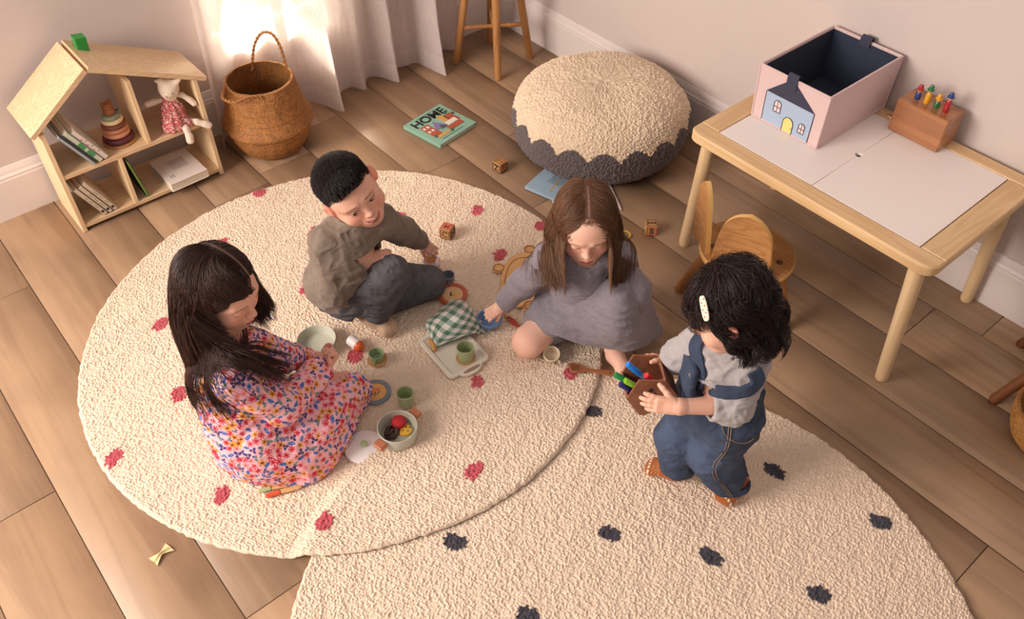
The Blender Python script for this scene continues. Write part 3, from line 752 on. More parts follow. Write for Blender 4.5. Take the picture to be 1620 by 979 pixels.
# ------------------------------------------------------------------ mouse-eared chair
def build_chair():
    ash = wood('ash_veneer', (158, 104, 58), (198, 146, 92), 'Y', 1.2, .4, 1.0)[0]; edge = plain('ply_edge', (224, 176, 104), .5, var=.1, scale=60)
    legm = wood('ash_leg', (150, 96, 52), (184, 128, 78), 'Z', 1.2, .42, .5)[0]; plug = plain('dark_plug', (96, 62, 38), .5)
    c = np.array([-.676, -1.984]); R = .136; z = .272
    t = empty('mouse_chair', (c[0], c[1], 0), 0, 'small wooden chair with two mouse-ear backrests beside the table', 'chair')
    ring = lambda r: [(r*math.cos(a)*(1.0), r*math.sin(a)*1.06) for a in np.linspace(0, 2*PI, 64, endpoint=False)]
    m = MB(); m.prism(ring(R), z-.018, z-.0005, bev=.003); m.build('seat_edge', edge, t)
    m = MB(); m.prism(ring(R-.0025), z-.002, z+.0008); m.build('seat', ash, t)
    def ear(bl, br, h, lean, curve, name='ear_backrest'):
        # bl, br: ends of the foot on the seat (picture left / right); a tall rounded plate bent a little
        bl = np.array([*bl, 0.])-np.array([*c, 0]); br = np.array([*br, 0.])-np.array([*c, 0])
        w_ = np.linalg.norm(br-bl); u = (br-bl)/w_; n = np.array([u[1], -u[0], 0])
        if n@np.array([-1., 0, 0]) < 0: n = -n
        P = []; K = 26
        for k in range(K):
            tt = k/(K-1); v = tt*h; wid = w_/2*(1.04-.34*tt**1.6)*math.sqrt(max(0, 1-max(0, (tt-.62)/.38)**2.4))
            P.append((v, max(wid, .004)))
        V = []; M = 12; th = .0080
        for sgn in (1, -1):
            for (v, wid) in P:
                for j in range(M+1):
                    s = -1+2*j/M; p = (bl+br)/2+u*wid*s+np.array([0, 0, z-.001+v])+n*(lean*v-curve*(1-s*s)*wid*0+curve*s*s*wid)+n*th*sgn*(1-.0)
                    V.append(p)
        N1 = K*(M+1); F = []; Fe = []
        for i in range(K-1):
            for j in range(M):
                a = i*(M+1)+j; F += [(a, a+1, a+M+2, a+M+1), (N1+a+M+1, N1+a+M+2, N1+a+1, N1+a)]
            for j in (0, M):
                a = i*(M+1)+j; Fe.append((a, a+M+1, N1+a+M+1, N1+a))
        for j in range(M):
            a = (K-1)*(M+1)+j; Fe.append((a, a+1, N1+a+1, N1+a)); a = j; Fe.append((a, a+1, N1+a+1, N1+a))
        me = bpy.data.meshes.new(name); me.from_pydata([tuple(v) for v in V], [], F+Fe); me.materials.append(ash); me.materials.append(edge)
        mi = [0]*len(F)+[1]*len(Fe); me.polygons.foreach_set('material_index', mi); me.update()
        import bmesh as _b
        bm = _b.new(); bm.from_mesh(me); _b.ops.recalc_face_normals(bm, faces=bm.faces); bm.to_mesh(me); bm.free()
        o = obj(name, me, None, t); me.set_sharp_from_angle(angle=math.radians(50)); return o
    e1 = [pt(1129, 405, z), pt(1216, 436, z)]; e2 = [pt(1103, 372, z), pt(1121, 403, z)]
    ear(e1[0][:2], e1[1][:2], .205, .12, .10); ear(e2[0][:2], e2[1][:2], .240, .10, .10)
    feet = [pt(1074, 458, 0), pt(1238, 522, 0), np.array([-.565, -1.885, 0])]
    tops = [c+np.array([-.062, .075]), c+np.array([.030, -.095]), c+np.array([.075, .055])]
    for f, tp in zip(feet, tops):
        f0 = np.array([f[0]-c[0], f[1]-c[1], 0]); t0 = np.array([tp[0]-c[0], tp[1]-c[1], z-.001])
        m = MB(); m.tube([f0+(t0-f0)*s for s in (0, .02, .5, .93)], [.0150, .0170, .0185, .0200], 18); m.build('leg', legm, t)
        m = MB(); m.prism([(t0[0]+.0105*math.cos(a), t0[1]+.0105*math.sin(a)) for a in np.linspace(0, 2*PI, 20, endpoint=False)], z, z+.0016); m.build('leg_plug', plug, t)
build_chair()

# ------------------------------------------------------------------ stools
def build_stool(loc, feet, tops, zs, zr, mat, label, seat_r=.16, r=.0165, xst=True):
    t = empty('wooden_stool', (loc[0], loc[1], 0), 0, label, 'stool'); o = np.array([loc[0], loc[1], 0])
    m = MB(); m.lathe([(0, zs-.03), (seat_r-.01, zs-.03), (seat_r, zs-.022), (seat_r, zs-.006), (seat_r-.008, zs), (0, zs)], 48); m.build('seat', mat, t)
    L = []
    for f, tp in zip(feet, tops):
        a = np.array([f[0], f[1], 0.])-o; b_ = np.array([tp[0], tp[1], zs-.03])-o; L.append((a, b_))
        m = MB(); m.tube([a+(b_-a)*s for s in (0, .012, .03, .5, 1)], [r*.8, r*.9, r*.95, r*1.02, r*1.05], 18); m.build('leg', mat, t)
    if xst:
        for i, j in ((0, 2), (1, 3)):
            p = L[i][0]+(L[i][1]-L[i][0])*(zr/zs); q = L[j][0]+(L[j][1]-L[j][0])*((zr+(.0 if i else .017))/zs)
            m = MB(); m.tube([p, q], r*.55, 12); m.build('stretcher', mat, t)
stool_m = wood('honey_oak', (150, 98, 52), (192, 140, 86), 'Z', 1.2, .4, .5)[0]
dark_m = wood('brown_walnut', (96, 56, 32), (136, 84, 50), 'Z', 1.2, .4, .5)[0]
ft = [(-.352, -.415), (-.125, -.365), (-.17, -.14), (-.405, -.185)]; cs = np.mean(ft, axis=0)
build_stool(cs, ft, [cs+(np.array(f)-cs)*.42 for f in ft], .62, .175, stool_m, 'tall round wooden stool in the corner beside the curtain')
cs = np.array([-.20, -2.90]); ft = [pt(1570, 634, 0)[:2], pt(1613, 545, 0)[:2], np.array([-.06, -3.14]), np.array([-.34, -3.20])]
build_stool(cs, ft, [cs+(np.array(f)-cs)*.45 for f in ft], .36, .12, dark_m, 'dark brown stool at the right edge, its splayed legs beside a basket', xst=False, r=.0165, seat_r=.15)

# ------------------------------------------------------------------ belly baskets
def weave_mat(name, c1, c2, c3):
    m, N, L = newmat(name); b = N['Principled BSDF']; b.inputs['Roughness'].default_value = .7
    a = N.new('ShaderNodeAttribute'); a.attribute_name = 'Col'; L.new(a.outputs['Color'], b.inputs['Base Color'])
    tc = N.new('ShaderNodeTexCoord'); nz = N.new('ShaderNodeTexNoise'); nz.inputs['Scale'].default_value = 500; L.new(tc.outputs['Object'], nz.inputs['Vector'])
    bp = N.new('ShaderNodeBump'); bp.inputs['Strength'].default_value = .4; bp.inputs['Distance'].default_value = .001; L.new(nz.outputs['Fac'], bp.inputs['Height']); L.new(bp.outputs['Normal'], b.inputs['Normal'])
    return m
seagrass = weave_mat('seagrass_weave', 0, 0, 0)
def build_basket(c, prof, label, tilt=0, handles=True, col=(176, 118, 62), rz=0):
    "prof: outer outline (r, z) bottom to rim"
    t = empty('belly_basket', (c[0], c[1], c[2] if len(c) > 2 else 0), rz, label, 'basket')
    P = catmull(prof, 150); arc = np.concatenate([[0], np.cumsum(np.hypot(*np.diff(P, axis=0).T))]); n = 480; nA = len(P)
    def shell(off, flipc=1.0):
        th = np.linspace(0, 2*PI, n, endpoint=False); T, A = np.meshgrid(th, arc, indexing='ij'); Rr = np.tile(P[:, 0], (n, 1)); Z = np.tile(P[:, 1], (n, 1))
        cs_ = .0066; row = np.floor(A/cs_); ncol = 116; colx = T/(2*PI)*ncol+.5*(row % 2)
        fu = colx-np.floor(colx); fv = A/cs_-row
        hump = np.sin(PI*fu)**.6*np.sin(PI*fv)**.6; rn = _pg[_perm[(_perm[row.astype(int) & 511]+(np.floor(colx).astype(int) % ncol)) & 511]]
        d = .0024*hump*(.6+.6*rn)+.0018*vnoise(np.stack([np.cos(T).ravel()*6, np.sin(T).ravel()*6, Z.ravel()*14], 1)).reshape(T.shape)
        rr = np.maximum(Rr+off+d*np.sign(off+.0001)*1.0, .001)
        V = np.stack([rr*np.cos(T), rr*np.sin(T), Z+(.0045 if off < 0 else 0)], -1)
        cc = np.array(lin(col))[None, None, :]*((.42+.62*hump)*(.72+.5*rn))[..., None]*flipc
        return V.reshape(-1, 3), cc.reshape(-1, 3)
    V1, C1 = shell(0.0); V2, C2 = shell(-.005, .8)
    idx = np.arange(n*nA).reshape(n, nA); i2 = np.roll(idx, -1, 0)
    F1 = np.stack([idx[:, :-1], i2[:, :-1], i2[:, 1:], idx[:, 1:]], -1).reshape(-1, 4); F2 = F1[:, ::-1]+n*nA
    Fr = np.stack([idx[:, -1], i2[:, -1], i2[:, -1]+n*nA, idx[:, -1]+n*nA], -1)
    V = np.vstack([V1, V2])
    Rt = rotx(tilt)
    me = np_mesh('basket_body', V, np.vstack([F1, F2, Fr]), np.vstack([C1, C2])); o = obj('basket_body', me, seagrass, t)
    # rim braid and handles
    def rope(name, pts, r, tw=40):
        Q = catmull(pts, 160); m = MB()
        T = np.gradient(Q, axis=0); T /= np.linalg.norm(T, axis=1)[:, None]; a = np.array([0.1, .2, 1.]); Nn = np.cross(T, a); Nn /= np.linalg.norm(Nn, axis=1)[:, None]; B_ = np.cross(T, Nn)
        L_ = np.concatenate([[0], np.cumsum(np.linalg.norm(np.diff(Q, axis=0), axis=1))])
        for k in range(2):
            ph = L_/(r*7)*2*PI+k*PI; m.tube(Q+(np.cos(ph)[:, None]*Nn+np.sin(ph)[:, None]*B_)*r*.62, r*.72, 7)
        return m.build(name, rope_m, t)
    rr, rz_ = P[-1]; rope('rim', [(rr*math.cos(a), rr*math.sin(a), rz_) for a in np.linspace(0, 2*PI, 40)], .0028)
    return t, rope, (rr, rz_)
rope_m = plain('seagrass_rope', (168, 112, 60), .75, bump=.6, scale=300, var=.3)
cb = (pt(365, 215)+pt(498, 190))/2
cb = pt(434, 229, 0); KB = 1.13
bt, rope, (rr, rz_) = build_basket(cb, [(a_*KB, b_*1.12) for a_, b_ in [(.002, .003), (.06, .003), (.095, .006), (.117, .03), (.133, .065), (.140, .094), (.1495, .108), (.1485, .122), (.140, .14), (.127, .18), (.120, .22), (.113, .25), (.109, .262)]], 'large woven seagrass basket with rope handles in front of the curtain')
def hp(a, r, z): return (r*math.cos(a), r*math.sin(a), z)
ah = math.radians(40)
rope('handle', [hp(ah-.62, rr, rz_-.03), hp(ah-.55, rr+.002, rz_+.01), hp(ah-.38, rr+.010, rz_+.07), hp(ah-.14, rr+.018, rz_+.108), hp(ah+.14, rr+.018, rz_+.108), hp(ah+.38, rr+.010, rz_+.07), hp(ah+.55, rr+.002, rz_+.01), hp(ah+.62, rr, rz_-.03)], .0048)
ah2 = math.radians(205)
rope('handle', [hp(ah2-.75, rr+.004, rz_-.035), hp(ah2-.7, rr+.006, rz_-.002), hp(ah2-.42, rr+.018, rz_+.010), hp(ah2-.15, rr+.052, rz_+.008), hp(ah2+.15, rr+.055, rz_+.006), hp(ah2+.42, rr+.018, rz_+.010), hp(ah2+.7, rr+.006, rz_-.002), hp(ah2+.75, rr+.004, rz_-.035)], .0045)
cb2 = pt(1655, 700, 0)
bt2, rope, (rr, rz_) = build_basket((cb2[0], cb2[1], 0), [(.002, .003), (.05, .003), (.085, .008), (.108, .04), (.118, .08), (.122, .11), (.122, .125)], 'small woven straw basket at the right edge of the picture', col=(196, 138, 70))
# ================================================================== HOUSE SHELF AND WHAT IT HOLDS
def text_mesh(s, size, depth=.0004, bold=False):
    cu = bpy.data.curves.new('lettering', 'FONT'); cu.body = s; cu.size = size; cu.extrude = depth; cu.align_x = 'CENTER'; cu.align_y = 'CENTER'
    if bold: cu.offset = size*.03
    o = bpy.data.objects.new('lettering', cu); COL.objects.link(o); bpy.context.view_layer.update()
    me = bpy.data.meshes.new_from_object(o.evaluated_get(bpy.context.evaluated_depsgraph_get())); bpy.data.objects.remove(o); bpy.data.curves.remove(cu)
    return me
def put_text(s, size, mat, origin, ex, ey, parent, name='lettering', bold=False):
    "flat letters at origin, reading along ex, tops toward ey (parent space)"
    me = text_mesh(s, size, bold=bold); ex = nrm(ex); ey = nrm(ey); ez = np.cross(ex, ey)
    M = Matrix(((ex[0], ey[0], ez[0], origin[0]), (ex[1], ey[1], ez[1], origin[1]), (ex[2], ey[2], ez[2], origin[2]), (0, 0, 0, 1)))
    me.transform(M); me.materials.clear(); me.materials.append(mat); return obj(name, me, None, parent, smooth=False)
ink = plain('black_print', (36, 32, 34), .6)
pine_s = wood('pale_pine_x', (204, 166, 126), (230, 202, 162), 'X', 1.5, .45, 1.3)[0]
pine_d = wood('pale_pine_z', (214, 178, 134), (238, 212, 170), 'Z', 1.1, .45, .7)[0]
pine_dep = wood('pale_pine_y', (208, 170, 126), (232, 202, 160), 'Y', 1.1, .45, .7)[0]
SX0, SX1, SY0, SY1 = -2.112, -1.572, -.262, -.046
SHZ = .236     # top of the middle shelf
BTZ = .030     # top of the bottom board
def build_shelf():
    cx, cy = (SX0+SX1)/2, (SY0+SY1)/2; t = empty('house_shelf', (cx, cy, 0), 0, 'house-shaped open pine shelf standing against the back wall', 'shelf')
    D = SY1-SY0; th = .016
    def bx(name, x0, x1, z0, z1, mat, bev=.0015, y0=SY0, y1=SY1): return MB().box(((x0+x1)/2-cx, (y0+y1)/2-cy, (z0+z1)/2), (x1-x0, y1-y0, z1-z0), bev=bev).build(name, mat, t)
    bx('side_panel', SX0, SX0+th, 0, .405, pine_d); bx('side_panel', SX1-th, SX1, 0, .402, pine_d)
    bx('bottom_board', SX0+th, SX1-th, BTZ-th, BTZ, pine_s, y0=SY0+.002); bx('middle_board', SX0+th, SX1-th, SHZ-th, SHZ, pine_s, y0=SY0+.002)
    bx('divider', -1.802, -1.787, SHZ, .478, pine_d, y0=SY0+.002); bx('divider', -1.914, -1.899, BTZ, SHZ-th, pine_d, y0=SY0+.002)
    ap = np.array([-1.905, .556]); 
    for e, nm in ((np.array([-2.131, .400]), 'roof_panel'), (np.array([-1.545, .388]), 'roof_panel')):
        d = e-ap; L = np.linalg.norm(d); d /= L; n = np.array([-d[1], d[0]]); n = n if n[1] > 0 else -n
        q = [ap-d*0.0-n*.0, e, e+n*th, ap+n*th*1.0+np.array([0, .0035])]
        if nm == 'roof_panel' and e[0] < ap[0]: pass
        m = MB(); R = np.array([[1, 0, 0], [0, 0, -1], [0, 1, 0]], float)
        m.prism([(p[0]-cx, p[1]) for p in q], -(SY1+.004-cy), -(SY0-.008-cy), R=R, bev=.0012); rp = m.build(nm, pine_s, t)
        for s in (.08, .93):
            for yy in (SY0+.02, SY1-.03):
                p = ap+d*L*s+n*(th+.0004); m = MB(); m.ball((p[0]-cx, yy-cy, p[1]), (.003, .003, .0012), 10, 6); m.build('screw_cap', plain('screw_cap', (176, 150, 116), .5), rp)
    m = MB(); m.prism([(-.016, -.004), (.018, -.030), (.022, .030), (-.014, .036)], -.020, .020, R=np.array([[1, 0, 0], [0, 0, -1], [0, 1, 0]], float), c=(-1.862-cx, -.105-cy, .566), bev=.0015)
    m.build('chimney', plain('green_paint', (40, 138, 58), .35), t)
build_shelf()
paper = plain('page_edges', (226, 212, 190), .9, bump=.5, scale=200, var=.15)
def book(name, L, W, T, cover, M, label, group=None, cover2=None, spine_mat=None, cat='book'):
    "L along the spine, W page width, T thickness. local: x along T, y along W (spine at y=0), z along L. M: 3x3, origin"
    R, o = M; e = empty(name, o, 0, label, cat, group); e.rotation_euler = Matrix(R.tolist()).to_euler()
    c = .0018
    MB().box((T/2, W/2+.001, L/2), (T-2*c, W-.005, L-.006)).build('pages', paper, e, smooth=False)
    m = MB(); m.box((c/2, W/2, L/2), (c, W, L), bev=.0004); m.box((T-c/2, W/2, L/2), (c, W, L), bev=.0004); m.build('cover', cover, e, smooth=False)
    MB().box((T/2, c/2, L/2), (T-.0002, c, L-.0004), bev=.0005).build('spine', spine_mat or cover, e, smooth=False)
    return e
def leaning(x, z, ang, L, W, T, cover, name, label, group, yf=SY0+.004, spine=None):
    "book with its spine to the front leaning back to the left by ang from upright"
    s, c = math.sin(ang), math.cos(ang)
    zax = np.array([-s, 0, c]); xax = np.array([c, 0, s]); yax = np.array([0, 1., 0])
    return book(name, L, W, T, cover, (np.stack([xax, yax, zax], 1), (x, yf, z)), label, group, spine_mat=spine)
g_up = 'books leaning on the middle shelf of the house shelf'
grey_c = plain('grey_blue_cover', (176, 184, 188), .5); dk = plain('dark_cover', (92, 100, 104), .5); gr = plain('green_white_cover', (206, 214, 190), .5); wh = plain('white_cover', (228, 218, 206), .5)
green_b = plain('leaf_green', (72, 150, 92), .5); redd = plain('red_print', (178, 40, 52), .5)
a = math.radians(28)
Z0 = SHZ+.0012
b1 = leaning(-1.994, Z0, a, .158, .175, .009, grey_c, 'picture_book', 'thin grey-blue book leaning leftmost on the middle shelf', g_up, yf=SY0-.004)
b2 = leaning(-1.983, Z0, a, .150, .17, .009, dk, 'picture_book', 'dark grey book leaning between the grey-blue and green-and-white books', g_up, yf=SY0+.012)
b3 = leaning(-1.972, Z0, a, .158, .17, .016, gr, 'picture_book', 'book with green and white spine, second from right of the leaning row', g_up, yf=SY0+.002)
for s, e in ((.045, .03), (.085, .028)): MB().box((.008, -.0004, s), (.013, .0006, e)).build('spine_print', green_b, b3, smooth=False)
b4 = leaning(-1.952, Z0, a, .150, .165, .017, wh, 'picture_book', 'white book with red berries on its spine, nearest the stacking toy', g_up, yf=SY0+.006)
m = MB()
for k, s in enumerate(np.linspace(.04, .11, 6)): m.ball((.0085+.003*(-1)**k, -.0004, s), (.0022, .0006, .0026), 8, 6)
m.build('spine_print', redd, b4)
g_dn = 'beige books leaning on the bottom board of the house shelf'
be = plain('beige_cover', (216, 198, 172), .6, var=.1, scale=200)
lb = ['beige-spined book leaning leftmost on the bottom board', 'beige-spined book in the middle of the bottom-board row', 'beige-spined book on the right of the bottom-board row']
for k in range(3):
    q = leaning(-2.024+.0185*k, BTZ+.0012, math.radians(25), .150+.006*(k == 2), .17, .0145, be, 'picture_book', lb[k], g_dn, yf=SY0+.004+.002*k)
    MB().ball((.0072, -.0002, .018), (.0045, .0006, .006), 10, 6).build('spine_emblem', ink, q)
    m = MB(); [m.box((.0072, -.0002, s), (.002, .0005, .018)) for s in (.05, .075, .10)]; m.build('spine_print', plain('faint_print', (150, 132, 112), .7), q, smooth=False)
lime = plain('lime_cover', (122, 168, 70), .5)
gb = leaning(-1.866, BTZ+.0012, math.radians(9), .168, .15, .008, plain('dark_green_back', (40, 44, 34), .6), 'picture_book', 'thin bright green book leaning on the divider below', None, yf=SY0+.006, spine=lime)
# the big book lying on the bottom board
q = [pt(235, 258, .062), pt(285, 237, .062), pt(332, 263, .062), pt(272, 295, .062)]
def lying(name, corners, z0, T, cover, label, spine_edge, pages=None, group=None, cmat_side=None):
    "book lying flat; corners A,B,C,D of the cover; spine along A-D when spine_edge='AD'. returns empty at A, with x along AB, y along AD"
    A, B_, C_, D_ = [np.array(v[:2]) for v in corners]
    ex = nrm(B_-A); W = (np.linalg.norm(B_-A)+np.linalg.norm(C_-D_))/2; ey = np.array([ex[1], -ex[0]]); L = (np.linalg.norm(D_-A)+np.linalg.norm(C_-B_))/2
    e = empty(name, (A[0], A[1], z0), math.atan2(ex[1], ex[0]), label, 'book', group); c = .0018
    # local: x to the right, y runs to minus (down the page)
    MB().box((W/2, -L/2, T/2), (W-.006, L-.006, T-2*c)).build('pages', pages or paper, e, smooth=False)
    m = MB(); m.box((W/2, -L/2, c/2), (W, L, c), bev=.0005); m.box((W/2, -L/2, T-c/2), (W, L, c), bev=.0005); m.build('cover', cover, e, smooth=False)
    if spine_edge == 'AD': MB().box((c/2, -L/2, T/2), (c, L, T-.0004), bev=.0005).build('spine', cover, e, smooth=False)
    elif spine_edge == 'DC': MB().box((W/2, -L+c/2, T/2), (W, c, T-.0004), bev=.0005).build('spine', cover, e, smooth=False)
    elif spine_edge == 'BC': MB().box((W-c/2, -L/2, T/2), (c, L, T-.0004), bev=.0005).build('spine', cover, e, smooth=False)
    return e, W, L
lb_, W, L = lying('picture_book', q, BTZ+.001, .032, plain('cream_cover', (226, 212, 202), .5), 'thick cream book lying flat on the bottom board of the shelf', 'BC')
faint = plain('grey_print', (150, 132, 124), .7)
m = MB(); [m.box((W*.55, -L*(.25+.045*k), .0325), (W*.42, .0022, .0006)) for k in range(8)]; m.build('cover_print', faint, lb_, smooth=False)
m = MB(); [m.box((W*.16+.006*i, -L*(.72)-.006*j, .0325), (.004, .004, .0006)) for i in range(3) for j in range(3) if (i+j) % 2 == 0]; m.build('cover_print', ink, lb_, smooth=False)
# stacking toy
def build_stack():
    p = pt(187, 226, SHZ); e = empty('stacking_toy', (-1.868, -.178, SHZ+.0005), .2, 'wooden stacking ring toy with a bear on top, on the middle shelf', 'toy')
    mat = lambda n, c: plain(n, c, .55, var=.08, scale=60)
    MB().lathe([(0, 0), (.056, 0), (.058, .004), (.056, .008), (0, .008)], 40).build('base', mat('ring_wood', (186, 128, 82)), e)
    z = .008
    for nm, r, h, c in (('ring', .053, .021, (92, 40, 46)), ('ring', .046, .019, (206, 142, 112)), ('ring', .044, .015, (188, 124, 92)), ('ring', .041, .016, (122, 66, 54)), ('ring', .037, .015, (226, 200, 160)), ('ring', .030, .014, (136, 148, 124))):
        prof = [(0.004, z)]+[(r-h/2+h/2*math.cos(a_), z+h/2+h/2*math.sin(a_)) for a_ in np.linspace(-PI/2, PI/2, 9)]+[(.004, z+h)]
        MB().lathe(prof, 40).build(nm, mat('ring_%d' % int(z*1000), c), e); z += h
    m = MB(); m.lathe([(0, z), (.016, z), (.020, z+.010), (.018, z+.024), (0, z+.030)], 24); m.ball((0, 0, z+.030), (.019, .017, .016)); m.ball((-.014, 0, z+.044), .0065); m.ball((.014, 0, z+.044), .0065); m.ball((0, -.016, z+.027), .006); m.build('bear_top', mat('bear_wood', (150, 92, 54)), e)
    m = MB(); m.tube([(.02, 0, z+.006), (.026, -.012, z+.010)], .0015, 6); m.tube([(.02, 0, z+.006), (.03, -.006, z+.002)], .0015, 6); m.build('bow', ink, e)
build_stack()
# ------------------------------------------------------------------ cat doll
def flecks(P, cols, base, seed, s=.006):
    q = vnoise(P/s+seed); r = vnoise(P/s*1.7+seed+40)
    C = np.tile(np.array(lin(base)), (len(P), 1))
    for (lo, hi, src, c) in cols:
        v = q if src == 0 else r; m = (v > lo) & (v < hi); C[m] = lin(c)
    return C
def build_doll():
    o = np.array([-1.676, -.212, SHZ+.0015]); e = empty('cat_doll', tuple(o), 0, 'cream cat doll in a red flowered dress sitting on the middle shelf', 'doll')
    cream = plain('doll_cotton', (228, 210, 190), .95, bump=.3, scale=400, sheen=.2)
    H = .0022
    hc = np.array([.012, -.01, .148]); R = rotz(-.5) @ roty(.22) @ rotx(.18)
    f = Field((-.09, -.09, -.01), (.12, .08, .24), H)
    f.ell(hc, (.036, .031, .033), R).ell(hc+R@np.array([-.004, -.022, -.010]), (.017, .014, .012), R, k=.012)
    for s in (-1, 1):
        b_ = hc+R@np.array([s*.022, 0, .024]); t_ = hc+R@np.array([s*.040, -.004, .046-.018*(s < 0)]); f.cone(b_, t_, .014, .004, .008)
    f.cone((0, 0, .03), hc, .03, .016, .02)
    V, F = f.net(); body = obj('head', np_mesh('head', V, F), cream, e)
    m = MB()
    for s in (-1, 1): m.ball(hc+R@np.array([s*.015, -.028, .002]), .0026, 8, 6)
    m.build('eye', plain('doll_eye', (60, 52, 48), .3), body); MB().ball(hc+R@np.array([-.003, -.036, -.008]), (.0045, .003, .0035)).build('nose', plain('doll_nose', (196, 142, 124), .8), body)
    def limb(name, P, r0, r1):
        f = Field(np.min(P, 0)-.03, np.max(P, 0)+.03, H); n = len(P); f.chain(P, np.linspace(r0, r1, n), .006); V, F = f.net(); obj(name, np_mesh(name, V, F), cream, e)
    limb('arm', [(.03, -.008, .112), (.048, -.015, .108), (.066, -.028, .088), (.074, -.036, .074)], .008, .011)
    limb('arm', [(-.022, 0, .108), (-.045, .008, .106), (-.068, .012, .104)], .008, .0105)
    limb('leg', [(.012, -.04, .018), (.012, -.066, .010), (.012, -.076, -.018), (.010, -.078, -.032)], .010, .0135)
    limb('leg', [(.035, -.035, .020), (.060, -.056, .012), (.082, -.066, .000), (.092, -.07, -.008)], .010, .0125)
    f = Field((-.1, -.11, -.02), (.11, .08, .16), H); f.cone((.004, -.004, .118), (.002, -.01, .06), .020, .034, .02).cone((.002, -.01, .06), (-.01, -.022, .022), .036, .040, .02).cone((0, -.03, .02), (.034, -.042, .016), .022, .018, .02).cone((-.01, -.03, .018), (-.036, -.03, .014), .022, .016, .02)
    V, F = f.net(); N_ = vnormals(V, F); V = V+N_*(.0025*np.sin(np.arctan2(V[:, 1]+.01, V[:, 0])*11)+.002*vnoise(V*90))[:, None]*np.clip((.12-V[:, 2])/.04, 0, 1)[:, None]
    V[:, 2] = np.maximum(V[:, 2], .001)
    C = flecks(V, [(.25, 2, 0, (226, 206, 196)), (.35, 2, 1, (186, 52, 62)), (-2, -.5, 1, (120, 110, 90))], (186, 96, 98), 3, .0042)
    obj('dress', np_mesh('dress', V, F, C), vcmat('doll_dress', .9, .3, 300), e)
build_doll()

# ================================================================== BOOKS AND BLOCKS ON THE FLOOR
mint = plain('mint_cover', (140, 184, 164), .45, var=.08, scale=30)
hb, W, L = lying('picture_book', [pt(638, 199, .017), pt(693, 166, .017), pt(755, 190, .017), pt(700, 230, .017)], .001, .017, mint, 'mint green picture book titled HOME lying on the floor boards', 'AD')
z = .0174
put_text('HOME', .062, ink, (W*.50, -L*.20, z), (1, .0, 0), (0, 1, 0), hb, bold=True)
def flat(name, pts, mat, parent, z=z, T=.0006):
    m = MB(); m.prism([(p[0], p[1]) for p in pts], z-.0006, z+T); return m.build(name, mat, parent, smooth=False)
R_ = lambda x, y, w, h: [(x, -y), (x+w, -y), (x+w, -y-h), (x, -y-h)]
terr = plain('brick_print', (176, 84, 62), .6); purp = plain('violet_print', (130, 118, 168), .6); yl = plain('ochre_print', (206, 160, 92), .6); whp = plain('white_print', (226, 220, 206), .6); dg = plain('slate_print', (84, 84, 88), .6); gn = plain('pine_print', (62, 98, 70), .6)
flat('cover_house', R_(W*.12, L*.33, W*.20, L*.42), terr, hb); flat('cover_mountain', [(W*.30, -L*.62), (W*.44, -L*.34), (W*.58, -L*.62)], purp, hb, z+.0007); flat('cover_mountain', [(W*.40, -L*.66), (W*.47, -L*.52), (W*.56, -L*.66)], dg, hb, z+.0014)
flat('cover_house', R_(W*.60, L*.30, W*.14, L*.22), yl, hb); flat('cover_house', R_(W*.72, L*.36, W*.18, L*.30), terr, hb); flat('cover_house', R_(W*.58, L*.54, W*.26, L*.12), whp, hb, z+.0007); flat('cover_house', R_(W*.50, L*.68, W*.36, L*.13), terr, hb, z+.0007); flat('cover_house', R_(W*.16, L*.76, W*.30, L*.08), yl, hb, z+.0007)
for k in range(4): flat('cover_window', R_(W*(.14+.09*(k % 2)), L*(.38+.14*(k//2)), W*.05, L*.07), whp, hb, z+.0007)
for x, y in ((.82, .26), (.92, .38), (.14, .70), (.50, .78)): flat('cover_tree', [(W*x, -L*y), (W*(x+.05), -L*(y+.03)), (W*(x+.02), -L*(y+.09)), (W*(x-.03), -L*(y+.07))], gn, hb, z+.0014)
m = MB(); [m.box((W*.5, -L*.07, z), (W*.4, .003, .0006)), m.box((W*.45, -L*.90, z), (W*.55, .003, .0006))]; m.build('cover_print', dg, hb, smooth=False)
# two books half under the pouf: a pale blue one on an open white one
q = [pt(830, 296, .014), pt(866, 264, .014)]
ex = nrm((q[1]-q[0])[:2]); ey = np.array([ex[1], -ex[0]])
A = q[0][:2]; q = [A, A+ex*.155, A+ex*.155+ey*.19, A+ey*.19]
bb, W2, L2 = lying('picture_book', q, .0065, .012, plain('sky_cover', (160, 186, 206), .45, var=.12, scale=12), 'pale blue picture book half under the pouf', 'AD', pages=plain('white_pages', (228, 214, 204), .9))
bb.location.z = .0065
m = MB()
for k in range(6): m.box((W2*.62, -L2*(.30+.05*k), .0125), (W2*.34, .0018, .0006))
m.build('cover_print', dg, bb, smooth=False)
orange = plain('ochre_dab', (196, 156, 92), .6)
m = MB()
for k in range(5): m.ball((W2*(.22+.13*k), -L2*(.50-.02*k), .0122), (.007, .006, .0008), 10, 6)
m.build('cover_animal', orange, bb)
q = [pt(868, 322, .006), pt(920, 285, .006), pt(967, 290, .006), pt(984, 332, .006)]
A = pt(984, 331, .006)[:2]; e1 = nrm(pt(966, 292, .006)[:2]-A); e2 = np.array([-e1[1], e1[0]])
if e2@(pt(880, 300, .006)[:2]-A) < 0: e2 = -e2
q = [A+e2*.235, A+e2*.235+e1*.15, A+e1*.15, A]
ob, W3, L3 = lying('picture_book', q, .0005, .0055, plain('open_white_book', (220, 206, 206), .6), 'white picture book on the floor behind the girl in grey, under the pouf', 'DC', pages=plain('white_pages_b', (232, 220, 214), .9))

